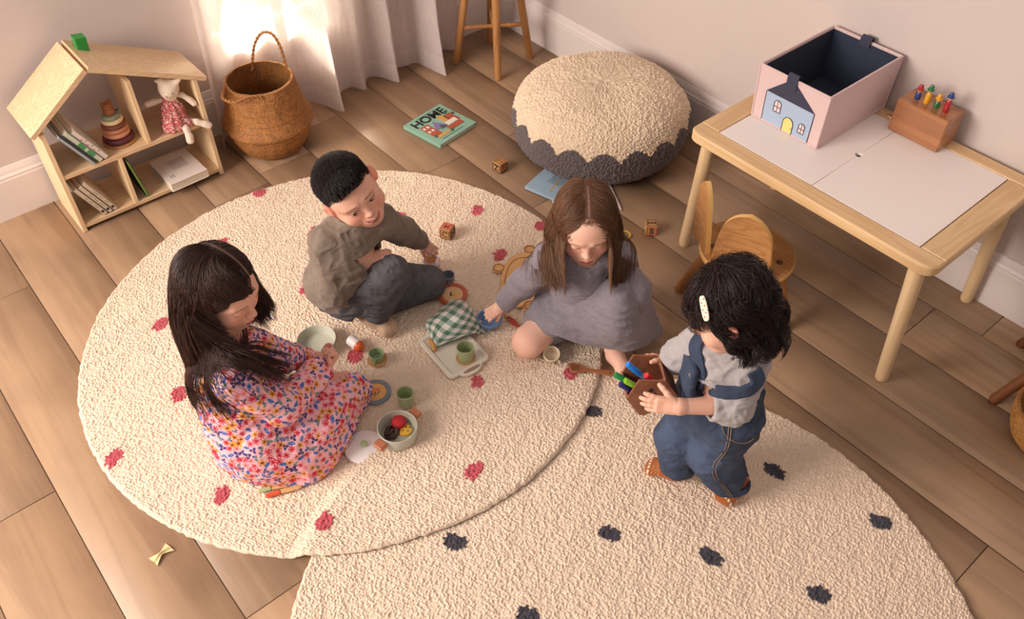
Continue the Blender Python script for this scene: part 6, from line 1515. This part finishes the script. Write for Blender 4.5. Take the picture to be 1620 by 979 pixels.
# ------------------------------------------------------------------ girl in the flowered dress
def floral(V, F, seed=1):
    rs = np.random.RandomState(seed); N_ = vnormals(V, F); C = np.tile(np.array(lin((240, 184, 194))), (len(V), 1))
    C *= (1+.05*fbm(V*18, 2))[:, None]
    idx = rs.permutation(len(V)); cell = {}; keep = []; D = .0146
    for i in idx[:60000]:
        k = tuple((V[i]/D).astype(int)); bad = False
        for a in (-1, 0, 1):
            for b in (-1, 0, 1):
                for c in (-1, 0, 1):
                    for j in cell.get((k[0]+a, k[1]+b, k[2]+c), ()):
                        if ((V[i]-V[j])**2).sum() < D*D: bad = True; break
                    if bad: break
                if bad: break
            if bad: break
        if not bad: cell.setdefault(k, []).append(i); keep.append(i)
    kd = KDTree(len(keep)); [kd.insert(V[i], j) for j, i in enumerate(keep)]; kd.balance()
    keep = np.array(keep); typ = rs.choice(6, len(keep), p=[.22, .15, .20, .15, .14, .14]); rot = rs.rand(len(keep))*6.28; sz = .78+.36*rs.rand(len(keep))
    nb = np.array([[b_ for (_, b_, _) in (kd.find_n(v, 3)+[(0, 0, 0)]*3)[:3]] for v in V.tolist()])
    rank = rs.rand(len(keep))
    for kk in range(3)[::-1]:
        j = nb[:, kk]; c = V[keep[j]]; n = N_[keep[j]]; a = np.array([.3, .5, .8]); e1 = np.cross(n, a); e1 /= np.linalg.norm(e1, axis=1)[:, None]+1e-9; e2 = np.cross(n, e1); d = V-c
        u = (d*e1).sum(1)/sz[j]; v = (d*e2).sum(1)/sz[j]; r = np.sqrt((d**2).sum(1))/sz[j]; th = np.arctan2(v, u)+rot[j]; t = typ[j]; x = r*np.cos(th); y = r*np.sin(th)
        def put(m, col): C[m] = lin(col)
        put((t == 0) & (r < .0112*(.30+.70*np.abs(np.cos(th*4))**1.3)), (206, 44, 62)); put((t == 0) & (r < .0016), (90, 20, 40))
        m = (t == 1) & (r < .0118*(.72+.28*np.cos(th*5))); put(m, (226, 158, 58)); put((t == 1) & (r < .0042), (196, 92, 44)); put((t == 1) & (r < .0022), (86, 40, 30))
        put((t == 2) & ((x/.0098)**2+(y/(.0046))**2 < 1) , (40, 92, 168)); put((t == 2) & (np.abs(y) < .0006) & (np.abs(x) < .008), (150, 170, 210))
        m = (t == 3) & (r < .0108*(.70+.30*np.cos(th*3+1))); put(m, (62, 54, 122)); put((t == 3) & (r < .002), (210, 180, 90))
        m = (t == 4) & (r < .0105*(.75+.25*np.cos(th*5))); put(m, (244, 140, 140)); put((t == 4) & (r < .0025), (112, 40, 40))
        put((t == 5) & ((x/.0095)**2+(y/.0034)**2 < 1), (116, 132, 126)); put((t == 5) & (((x-.004)/.0034)**2+((y-.006)/.003)**2 < 1), (44, 84, 150))
    return C
def build_girl1():
    J = {k: pt(*v) for k, v in dict(pel=(392, 682, .14), che=(356, 592, .32), neck=(350, 540, .42), head=(348, 458, .545), rs=(370, 600, .375), ls=(368, 528, .385), re=(446, 645, .24), rw=(512, 580, .19), le=(440, 565, .25), lw=(478, 566, .16),
        rhip=(405, 700, .11), rk=(530, 660, .08), ra=(430, 700, .05), lhip=(410, 650, .12), lk=(545, 612, .09), la=(430, 640, .05)).items()}
    hd = J['head']; R = hframe(dirv(.87, -.47, .07), U=dirv(-.46, .74, .48)); s = .97; skin = (228, 174, 152)
    hf = head_field(hd, R, s, J['neck'])
    f = Field(np.min(list(J.values()), 0)-.12, np.max(list(J.values()), 0)+.08, .0035)
    f.cone(J['neck'], J['che'], .036, .066, .03).cone(J['che'], J['pel'], .07, .075, .03)
    for a, b, r0, r1 in (('rs', 're', .030, .026), ('re', 'rw', .026, .018), ('ls', 'le', .030, .026), ('le', 'lw', .024, .018), ('rhip', 'rk', .056, .042), ('rk', 'ra', .040, .028), ('lhip', 'lk', .056, .042), ('lk', 'la', .040, .028)): f.cone(J[a], J[b], r0, r1, .02)
    f.cone(J['rs'], J['ls'], .033, .033, .03); f.cut((0, 0, ZR+.001), (0, 0, -1))
    a = Field(J['rw']-.10, J['rw']+.11, .0015); hand(a, J['rw'], dirv(.55, .80, .2), dirv(-.35, .3, .85), -1, L=.105, curl=(.85, .9, .95, 1.0), thumb=(.7, .45), spread=.04, elbow=J['re'], wr=.0185); h1 = a.net()
    a = Field(J['lw']-.10, J['lw']+.11, .0015); hand(a, J['lw'], dirv(.9, -.1, -.1), dirv(.0, -.3, -.9), 1, L=.105, curl=(.6, .6, .6, .6), elbow=J['le'], wr=.0185); h2 = a.net()
    col = lambda V: skin_paint(V, hd, R, s, skin, 'down', 0.0, brow=(70, 46, 38), lip=(196, 96, 92))
    me_ = body_obj([f.net(), hf.net(), h1, h2], col, skin_m, 'girl in a pink flowered dress with long dark hair kneeling on the rug')
    dm = vcmat('floral_cotton', .85, .15, 500, var=.05)
    g = Field(f.lo-.08, f.lo+f.h*f.n+.06, .0024)
    g.cone(J['che'], J['pel'], .080, .100, .03).cone(J['neck']-Zup*.03, J['che'], .050, .076, .03).cone(J['rs'], J['ls'], .042, .042, .03)
    g.cone(J['rs'], J['re'], .045, .044, .02).cone(J['re'], J['rw'], .042, .036, .015).cone(J['ls'], J['le'], .043, .042, .02).cone(J['le'], J['lw'], .040, .034, .015)
    G = [[(342, 585, .27), (362, 610, .27), (388, 625, .26), (420, 628, .235), (455, 615, .20), (500, 598, .16)],
         [(335, 635, .17), (362, 670, .205), (402, 688, .205), (452, 672, .175), (502, 642, .16), (546, 600, .135)],
         [(330, 668, .09), (357, 714, .11), (405, 735, .12), (470, 712, .125), (527, 662, .14), (570, 603, .10)],
         [(334, 684, .025), (362, 735, .025), (412, 757, .022), (497, 751, .028), (543, 695, .045), (582, 618, .045)]]
    g.patch([[pt(*p) for p in r] for r in G], .0075, .005, .012)
    g.patch([[pt(340, 600, .22), pt(362, 560, .22), pt(400, 560, .22)], [pt(330, 660, .08), pt(350, 620, .06), pt(420, 590, .10)], [pt(332, 688, .03), pt(350, 640, .025), pt(450, 610, .03)]], .0075, .006, .012)
    d = nrm(J['rw']-J['re']); q = J['rw']-d*.010; g.cut(q, d, q-.05, q+.05); g.cone(q-d*.014, q+d*.02, .025, .027, .002, 's')
    nd = nrm(nrm(hd-J['neck'])+.25*nrm(hd-J['neck'])); q = J['neck']; g.cut(q+nd*.004, nd, q-.1, q+.1); g.ell(q+nd*.012+dirv(-.1, -.6, .7)*.02, (.056, .056, .040), frame(nd), .006, 's')
    cloth('dress', g, dm, me_, wr=[(.0055, (13, 13, 20), 21), (.0022, (34, 34, 44), 7)], colfn=lambda V, F: floral(V, F), zmin=ZR-.002)
    # seashell-pink toy held in the hand
    p = J['rw']+dirv(.30, .85, .45)*.062; e = empty('toy_ham', tuple(p), 0, 'small pink toy food held in the flowered-dress girl\'s hand', 'toy food'); Rb = frame(dirv(-.2, .3, .9)); m = MB(); m.prism([(.0145*math.cos(t), .012*math.sin(t)) for t in np.linspace(0, 2*PI, 30, endpoint=False)], -.004, .004, R=Rb, bev=.0012); m.build('slice', plain('ham_pink', (206, 120, 110), .6), e); m = MB(); m.tube([Rb@np.array([.0138*math.cos(t), .0114*math.sin(t), .0040]) for t in np.linspace(0, 2*PI, 30)], .0014, 6); m.build('rind', plain('ham_rind', (232, 186, 170), .6), e)
    # hair
    coll = Field(f.lo-.06, f.lo+f.h*f.n+.08, .005); P = lambda *a: hd+R@(np.array(a)*s)
    coll.ell(P(0, -.018, .033), (.080, .095, .083), R, .01).ell(P(0, .026, -.026), (.060, .060, .072), R, .02).cone(P(0, -.02, -.05), J['neck'], .045, .045, .02).cone(J['che'], J['pel'], .082, .10, .02).cone(J['neck'], J['che'], .05, .085, .02).cone(J['rs'], J['ls'], .050, .050, .02).cone(J['rs'], J['re'], .050, .050, .01).cone(J['ls'], J['le'], .05, .045, .01).cone(J['re'], J['rw'], .045, .04, .01)
    coll.patch([[pt(*p) for p in r] for r in G], .014, .012, .01)
    cap = Field(hd-.16, hd+.16, .0025); cap.ell(P(0, -.018, .033), (.080, .095, .083), R, .01); cap.cut(P(0, .060, .052), R@nrm([0, 1.0, -.50])); cap.cut(P(0, 0, -.05), R@nrm([0, .55, -1.0])); cv = cap.net()
    ho = obj('hair', np_mesh('hair', cv[0], cv[1], part_cols(cv[0], hd, R, (46, 29, 25), -.030)), hair_mat('dark_hair_base', .55), me_)
    ok = lambda q: (q[:, 2] > .066-.11*smooth01(-q[:, 1], -.075, .02)) & (q[:, 2] > -.035)
    rt, nn, q = scalp_roots(15000, hd, R, s, lambda q: ok(q) & ((np.abs(q[:, 0]+.030) > .0020) | (q[:, 1] < -.04)), 25, r=(.079, .096, .083)); rt = onto(cap, rt); n = len(rt); rs = np.random.RandomState(12); X = R[:, 0]
    side = np.where(q[:, 0] > -.030, 1.0, -1.0)   # parted on her left: most hair falls to the near side
    d0 = X[None]*side[:, None]*.8-R[:, 1][None]*(.10+1.0*smooth01(q[:, 1], -.02, .05))[:, None]+nn*.20+rs.randn(n, 3)*.03; d0 /= np.linalg.norm(d0, axis=1)[:, None]
    L = (.315+.05*rs.rand(n)-.03*(q[:, 1] > -.02))*np.where(q[:, 0] < -.03, .66, 1); off = .001+.007*rs.rand(n)**1.3; wv = rs.rand(n, 3)*6
    fr = smooth01(q[:, 1], -.030, -.010)
    sweep = dirv(.80, -.42, .25)
    def style(p, t, d):
        l = (p-hd)@R; out = np.tile(-Zup, (n, 1))*1.0; face = (l[:, 1] > .022) & (l[:, 2] > -.10) & (l[:, 2] < .068) & (np.abs(l[:, 0]) < .080)
        out = out+X[None]*(side*np.where(face, .5, .2*(t < .3)))[:, None]-R[:, 1][None]*np.where(face, 2.6, .5*(t < .22)*(q[:, 1] > 0))[:, None]
        near_ = side > 0
        if t > .10: out = out+RT[None]*np.where(face, 0, np.where(near_, 1.45*fr, .15*fr))[:, None]
        if t > .7: out = out-UP[None]*.0+RT[None]*(fr*.3)[:, None]
        return (out+.05*np.sin(wv+t*5))/np.linalg.norm(out, axis=1)[:, None]
    Pg = grow(rt, d0, L, 24, coll, style, off, .55, .5, (hd, R), .03)
    Pg = off_face(Pg, hd, R, s, .050, .056, .056)
    strands_obj('hair_strands', Pg, .00062, hair_cols(n, (60, 38, 30), .22, 28), hair_m, ho)
build_girl1()
# ------------------------------------------------------------------ toddler in dungarees
def build_toddler():
    J = {k: pt(*v) for k, v in dict(pel=(1140, 640, .32), che=(1144, 572, .49), neck=(1146, 532, .575), head=(1153, 489, .665), ls=(1180, 575, .52), rs=(1110, 543, .535), le=(1158, 640, .42), lw=(1071, 643, .435), re=(1078, 562, .47), rw=(1058, 574, .43),
        lhip=(1156, 660, .31), lk=(1128, 715, .18), la=(1155, 765, .05), rhip=(1112, 628, .31), rk=(1070, 690, .18), ra=(1072, 742, .05)).items()}
    hd = J['head']; R = hframe(dirv(-.75, -.30, -.45), L=dirv(-.05, -.45, .88)); s = .90; skin = (228, 176, 152)
    hf = head_field(hd, R, s, J['neck'], cheek=1.2)
    f = Field(np.min(list(J.values()), 0)-.10, np.max(list(J.values()), 0)+.08, .003)
    f.cone(J['neck'], J['che'], .034, .060, .03).cone(J['che'], J['pel'], .068, .070, .03)
    for a, b, r0, r1 in (('rs', 're', .027, .025), ('re', 'rw', .025, .018), ('ls', 'le', .028, .027), ('le', 'lw', .0255, .0175), ('rhip', 'rk', .05, .038), ('rk', 'ra', .036, .026), ('lhip', 'lk', .05, .038), ('lk', 'la', .036, .026)): f.cone(J[a], J[b], r0, r1, .02)
    f.cone(J['rs'], J['ls'], .03, .03, .03)
    # the toy house frame, needed by the fingers
    A = dirv(.847, .432, .31); B_ = dirv(-.528, .626, .574); D = -dirv(.056, -.649, .759)
    D = dirv(-.056, .649, -.759)
    o = pt(1015.4, 656, .355)
    bw, wh, dp = .092, .072, .088
    a = Field(J['lw']-.125, J['lw']+.10, .0014)
    hand(a, J['lw'], dirv(-.97, .10, -.05), dirv(.0, .45, -.85), 1, L=.098, curl=(.10, .14, .16, .2), thumb=(.15, .12), spread=.16, elbow=J['le'], wr=.0180); h1 = a.net()
    a = Field(J['rw']-.10, J['rw']+.10, .0014); hand(a, J['rw'], dirv(-.92, .22, -.15), dirv(-.35, -.55, .30), -1, L=.092, curl=(.3, .35, .4, .45), thumb=(.3, .2), elbow=J['re'], wr=.0185); h2 = a.net()
    col = lambda V: skin_paint(V, hd, R, s, skin, 'down', 0.0, brow=(60, 42, 38), lip=(196, 104, 100))
    me_ = body_obj([f.net(), hf.net(), h1, h2], col, skin_m, 'toddler with dark curly hair in denim dungarees standing on the rug')
    sm = vcmat('grey_jersey', .95, .3, 500, sheen=.15, var=.16)
    g = Field(f.lo-.03, f.lo+f.h*f.n+.03, .003)
    g.cone(J['che'], J['pel'], .078, .074, .03).cone(J['neck']-Zup*.01, J['che'], .042, .074, .03).cone(J['rs'], J['ls'], .042, .045, .03)
    g.cone(J['rs'], J['re'], .041, .038, .02).cone(J['re'], J['re']+(J['rw']-J['re'])*.35, .038, .032, .015)
    mid = J['le']+(J['lw']-J['le'])*.28; g.cone(J['ls'], J['le'], .048, .047, .02).cone(J['le'], mid, .046, .036, .015)
    for w_, e, rr in ((mid, J['le'], .026), (J['re']+(J['rw']-J['re'])*.35, J['re'], .026)):
        d = nrm(w_-e); g.cone(w_-d*.006, w_+d*.004, .040 if rr else 0, .038, .006); g.cut(w_+d*.016, d, w_-.05, w_+.06); g.cone(w_+d*.002, w_+d*.03, rr+.004, rr+.005, .003, 's')
    nd = nrm(hd-J['neck']); q = J['neck']+nd*.012; g.cut(q, nd, q-.06, q+.06); g.cone(q-nd*.014, q+nd*.02, .036, .039, .003, 's')
    cloth('shirt', g, sm, me_, col=(166, 160, 160), wr=[(.0035, (26, 26, 40), 31), (.0018, (60, 60, 80), 7)]); gs_ = g
    jm = vcmat('blue_denim', .9, .5, 600, var=.22)
    g = Field(f.lo-.04, f.lo+f.h*f.n+.02, .0028)
    g.cone(J['pel']+Zup*.10, J['pel'], .086, .088, .02).cone(J['pel'], J['lhip'], .084, .072, .02).cone(J['pel'], J['rhip'], .078, .066, .02).cone(J['lhip'], J['lk'], .070, .060, .025).cone(J['lk'], J['la'], .060, .053, .02).cone(J['rhip'], J['rk'], .062, .050, .02).cone(J['rk'], J['ra'], .052, .046, .02)
    up = nrm(J['che']-J['pel']); ta = J['pel']+up*.115; g.cut(ta, nrm(up+dirv(.35, .1, -.1)*.5), ta-.12, ta+.12)
    for an, kn, rr in (('la', 'lk', .044), ('ra', 'rk', .037)):
        d = nrm(J[an]-J[kn]); q = J[an]+Zup*.020; g.cut(q, (0, 0, -1), q-.09, q+.09); g.cone(q+Zup*.012, q-Zup*.03, rr, rr, .003, 's')
    # bib in front
    bd = dirv(-.95, -.15, .1); G = [[J['pel']+up*.10+bd*.085+v for v in (dirv(0, .6, -.5)*.055, bd*.008, dirv(0, -.6, .5)*.055)], [J['che']+bd*.084-up*.01+v for v in (dirv(0, .6, -.5)*.045, bd*.006, dirv(0, -.6, .5)*.045)], [J['che']+bd*.074+up*.035+v for v in (dirv(0, .6, -.5)*.038, bd*.006, dirv(0, -.6, .5)*.038)]]
    g.patch(G, .005, .005, .006)
    def jc(V, F):
        n = fbm(V*26, 3); kk = sum(np.exp(-(np.linalg.norm(V-J[q]-dirv(-.5, 0, .8)*.05, axis=1)/.06)**2) for q in ('lk', 'rk')); return np.array(lin((54, 65, 86)))[None]*(1+.45*n[:, None]+.7*kk[:, None])
    jo = cloth('dungarees', g, jm, me_, wr=[(.0045, (20, 20, 26), 41), (.002, (50, 50, 60), 7)], colfn=jc, zmin=.016)
    # straps lie on what they cross; the near one has slipped down round the arm
    def strap(px, w_=.017, name='strap'):
        Q = catmull([hit([g, gs_], x, y, .003) for x, y in px], 60); k = np.ones(7)/7; Qp = np.vstack([[Q[0]]*3, Q, [Q[-1]]*3]); Q = np.stack([np.convolve(Qp[:, i], k, 'valid') for i in range(3)], 1); T = np.gradient(Q, axis=0); T /= np.linalg.norm(T, axis=1)[:, None]; gg = Field(Q.min(0)-.03, Q.max(0)+.03, .0022)
        for i in range(60):
            e_ = np.array([Q[i]]); n_ = g.grad(e_, .006)[0] if g.sample(e_)[0] < gs_.sample(e_)[0] else gs_.grad(e_, .006)[0]; n_ = nrm(n_-T[i]*(n_@T[i])); S = np.cross(T[i], n_); gg.rbox(Q[i], (w_*.72, .004, .0012), .0028, np.stack([S, T[i], n_], 1), .002)
        V, F = gg.net(); V = wrinkle(V, F, .0010, (40, 40, 40), 5); return obj(name, np_mesh(name, V, F, jc(V, F)), jm, me_)
    strap([(1108, 612), (1109, 595), (1105, 572), (1100, 553), (1103, 540), (1112, 530)], .015)
    strap([(1122, 612), (1138, 619), (1158, 621), (1180, 618), (1194, 611), (1199, 600), (1194, 588)], .019)
    bt = plain('brass_button', (186, 176, 160), .3); bt.node_tree.nodes['Principled BSDF'].inputs['Metallic'].default_value = .8
    m = MB(); m.tube([hit([g, gs_], 1091, 590, .004), hit([g, gs_], 1093, 600, .004)], [.003, .003], 10); m.build('buckle', bt, jo)
    st = plain('ochre_stitch', (150, 122, 92), .8)
    def seam(P_, off, n=30):
        Q = catmull(P_, n); out = []
        for p in Q:
            t = .11
            while t > -.02 and g.sample(np.array([p+off*t]))[0] > .0003: t -= .001
            out.append(p+off*(t+.0045))
        return out
    m = MB(); of = dirv(-.05, -.62, .78)
    m.tube(seam([J['pel']+Zup*.05, J['lhip']-Zup*.04+dirv(-.2, 0, 0)*.02, J['lk']+dirv(-.3, 0, 0)*.01, J['la']+Zup*.02+dirv(-.3, 0, 0)*.012], of), .0010, 5)
    m.tube(seam([J['pel']+Zup*.05+RT*.006, J['lhip']-Zup*.04-RT*.014, J['lk']-RT*.002, J['la']+Zup*.02-RT*.006], of), .0010, 5)
    m.tube(seam([J['pel']+Zup*.04-RT*.02, J['pel']-RT*.0, J['pel']+RT*.045-Zup*.02, J['pel']+RT*.075-Zup*.01], of), .0010, 5)
    m.build('stitching', st, jo)
    # socks
    om = vcmat('rust_sock', .95, .5, 500, sheen=.2, var=.12)
    for (hx, tx, an, sd_) in (((1176, 760), (1133, 800), 'la', 1), ((1076, 750), (1020, 734), 'ra', -1)):
        heel = pt(*hx, .014+.024); toe = pt(*tx, .014+.016); c = (heel+toe)/2; gg = Field(c-.12, c+.12, .002); foot(gg, heel, toe, Zup, sd_, .118, toes=False, ank=J[an]+Zup*.01, r=.02)
        Dd = nrm(toe-heel)
        def sc(V, F, heel=heel, Dd=Dd):
            t = (V-heel)@Dd; w2 = (V-heel)@np.cross(Dd, Zup); C = np.tile(np.array(lin((158, 84, 34))), (len(V), 1)); dots = (t > .052) & (t < .074) & (np.sin(t*900)*np.sin(w2*900) > .15); C[dots] = lin((206, 142, 100)); dash = (np.abs(t-.082) < .0028) & (np.sin(w2*700) > -.3); C[dash] = lin((222, 206, 180)); return C
        cloth('sock', gg, om, me_, colfn=sc, zmin=.0125)
    # hair: dark curls, longest at the nape
    P = lambda *a: hd+R@(np.array(a)*s); coll = Field(hd-.26, hd+.22, .004); coll.ell(P(0, -.020, .034), (.082*s, .096*s, .084*s), R, .01).ell(P(0, .026, -.026), (.060*s, .06*s, .072*s), R, .02).cone(P(0, -.02, -.05), J['neck'], .045, .045, .02).cone(J['neck'], J['che'], .05, .08, .02).cone(J['rs'], J['ls'], .045, .048, .02)
    cap = Field(hd-.15, hd+.15, .0025); cap.ell(P(0, -.020, .034), (.082*s, .096*s, .084*s), R, .01); cap.cut(P(0, .055, .05), R@nrm([0, 1.0, -.55])); cap.cut(P(0, 0, -.035), R@nrm([0, .75, -1.0])); cv = cap.net()
    ho = obj('hair', np_mesh('hair', cv[0], cv[1], np.tile(np.array(lin((34, 24, 24))), (len(cv[0]), 1))), hair_mat('curly_hair_base', .5), me_)
    ok = lambda q: (q[:, 2] > .055-.12*smooth01(-q[:, 1], -.07, .03)) & (q[:, 2] > -.06)
    rt, nn, q = scalp_roots(9000, hd, R, s, ok, 35, r=(.080, .096, .084)); rt = onto(cap, rt); n = len(rt); rs = np.random.RandomState(22); X = R[:, 0]
    # curls clump: neighbours share a phase and radius
    kc = rs.randn(130, 3); kc /= np.linalg.norm(kc, axis=1)[:, None]; cl = np.argmax((q/np.array([.08, .096, .084])) @ kc.T, axis=1); ph = (rs.rand(130)*6.28)[cl]; cr = (.004+.006*rs.rand(130))[cl]; pitch = (5+4*rs.rand(130))[cl]*np.where(rs.rand(130) > .5, 1, -1)[cl]
    back = smooth01(-q[:, 1], -.03, .07); Lc = (.065+.045*rs.rand(130))[cl]+.015*back; off = .001+.008*rs.rand(n)
    side = np.where(np.abs(q[:, 0]) < .035, np.where(rs.rand(n) > .5, 1, -1), np.sign(q[:, 0]+.0001)); d0 = X[None]*side[:, None]*.3-R[:, 1][None]*(.5*np.sign(.045-q[:, 1]))[:, None]+nn*.12; d0 /= np.linalg.norm(d0, axis=1)[:, None]
    def style(p, t, d):
        l = (p-hd)@R; fc = (l[:, 1] > .020) & (l[:, 2] < .055)
        out = np.tile(-Zup*.75, (n, 1))-R[:, 1][None]*(.30+1.8*fc)[:, None]+X[None]*(side*.10)[:, None]+RT[None]*.04; return out/np.linalg.norm(out, axis=1)[:, None]
    Pg = grow(rt, d0, Lc, 34, coll, style, off, .5, .8, (hd, R), -.01); T = np.gradient(Pg, axis=1); T /= np.linalg.norm(T, axis=2)[..., None]+1e-9; a = np.cross(T, np.array([.2, .1, .97])); a /= np.linalg.norm(a, axis=2)[..., None]+1e-9; b2 = np.cross(T, a)
    tt = np.linspace(0, 1, 35)[None]; amp = cr[:, None]*smooth01(tt, .35, .95)*1.7; an_ = ph[:, None]+pitch[:, None]*tt*1.6
    Pg = Pg+a*(amp*np.cos(an_))[..., None]+b2*(amp*np.sin(an_))[..., None]
    strands_obj('hair_strands', Pg, .0006, hair_cols(n, (42, 28, 26), .5, 38), hair_m, ho)
    # hair clip on the near side
    cpos = hit(cap, 1121, 488); outn = nrm(cpos-hd); cpos = cpos+outn*.017; ax_ = dirv(.13, -.97, .2); ax_ = nrm(ax_-outn*(ax_@outn)); Rc = np.stack([np.cross(ax_, outn), ax_, outn], 1)
    e = empty('hair_clip', tuple(cpos), 0, 'cream snap hair clip with brown dots on the toddler\'s dark hair', 'hair clip')
    MB().prism([(x*.0085/.0085, y) for x, y in [(.0075*math.cos(t), .024*math.sin(t)*1.0) if False else (.0080*np.sign(math.cos(t))*abs(math.cos(t))**.55, .027*np.sign(math.sin(t))*abs(math.sin(t))**.7) for t in np.linspace(0, 2*PI, 40, endpoint=False)]], -.002, .002, R=Rc, bev=.0012).build('clip_body', plain('clip_cream', (232, 218, 198), .7), e)
    m = MB(); [m.ball(Rc@np.array([x, y, .002]), (.0022, .0022, .0006), 8, 6, R=Rc) for x, y in ((-.003, -.019), (.003, -.012), (-.0025, -.005), (.003, .003), (-.003, .010), (.002, .018))]; m.build('dots', plain('clip_dots', (198, 130, 78), .7), e)
    # wooden house box in her hands
    wd = wood('walnut_toy', (112, 66, 46), (150, 94, 66), 'X', 2.2, .5, .5)[0]; t = empty('toy_house_box', tuple(o), 0, 'brown wooden house-shaped box of markers held by the toddler', 'toy'); R3 = np.stack([A, B_, D], 1)
    R3[:, 1] = nrm(R3[:, 1]-R3[:, 0]*(R3[:, 0]@R3[:, 1])); zz = np.cross(R3[:, 0], R3[:, 1]); R3[:, 2] = zz*np.sign(zz@D)
    t.rotation_euler = Matrix(R3.tolist()).to_euler() if np.linalg.det(R3) > 0 else (0, 0, 0)
    flip = np.linalg.det(R3) < 0
    L_ = (lambda v: R3@np.array(v)) if flip else (lambda v: np.array(v))
    pk = .034; th = .0055; pent = [(0, 0), (bw, 0), (bw, wh), (bw/2, wh+pk), (0, wh)]
    def panel(name, poly3, n_):
        n_ = np.array(n_, float)*th; V = [L_(v) for v in poly3]+[L_(np.array(v)+n_) for v in poly3]; k = len(poly3); m = MB(); m.add(V, [tuple(range(k)), tuple(range(2*k-1, k-1, -1))]+[(i, k+i, k+(i+1) % k, (i+1) % k) for i in range(k)]); return m.build(name, wd, t, smooth=False)
    fp = panel('front_gable', [(x, y, 0) for x, y in pent], (0, 0, 1)); panel('back_gable', [(x, y, dp-th) for x, y in pent], (0, 0, 1))
    panel('base_panel', [(0, 0, 0), (bw, 0, 0), (bw, 0, dp), (0, 0, dp)], (0, -1, 0)); panel('side_panel', [(bw, 0, 0), (bw, 0, dp), (bw, wh, dp), (bw, wh, 0)], (1, 0, 0)); panel('side_panel', [(0, 0, 0), (0, 0, dp), (0, wh, dp), (0, wh, 0)], (-1, 0, 0))
    m = MB(); wk = plain('window_dark', (44, 26, 20), .8)
    for i in (0, 1):
        for j in (0, 1):
            x0 = bw*.36+i*.016; y0 = wh*.56+j*.016; V = [L_((x0, y0, -.0006)), L_((x0+.011, y0, -.0006)), L_((x0+.011, y0+.011, -.0006)), L_((x0, y0+.011, -.0006))]; Vb = [v+L_((0, 0, .002)) for v in V]; m.add(V+Vb, [(0, 1, 2, 3), (7, 6, 5, 4), (0, 4, 5, 1), (1, 5, 6, 2), (2, 6, 7, 3), (3, 7, 4, 0)])
    m.build('window_cutouts', wk, fp, smooth=False)
    for (nm, c_, a_, b_) in (('green', (30, 128, 60), (.030, .045, .03), (-.004, .118, .040)), ('light green', (128, 176, 40), (.040, .040, .018), (.012, .105, .022)), ('blue', (34, 122, 214), (.052, .035, .045), (.034, .126, .046)), ('navy', (36, 34, 96), (.022, .030, .020), (-.001, .104, .019)), ('red', (204, 48, 52), (.070, .03, .022), (.062, .098, .017))):
        a0, b0 = [np.array(q) for q in (a_, b_)]; w0 = o+(L_(a0) if flip else R3@a0); w1 = o+(L_(b0) if flip else R3@b0); e = empty('marker_pen', tuple(w0), 0, nm+' marker pen standing in the toddler\'s wooden house box', 'pen', 'marker pens in the wooden house box'); v = w1-w0
        MB().tube([v*.0, v*.55], [.0062, .0062], 14).build('barrel', plain('pen_barrel_'+nm.replace(' ', '_'), tuple(int(c*.5+100) for c in c_) if nm != 'navy' else (90, 90, 130), .35), e); m = MB(); m.tube([v*.52, v*.98, v], [.0074, .0076, .0066], 14); m.build('cap', plain('pen_cap_'+nm.replace(' ', '_'), c_, .3), e)
build_toddler()
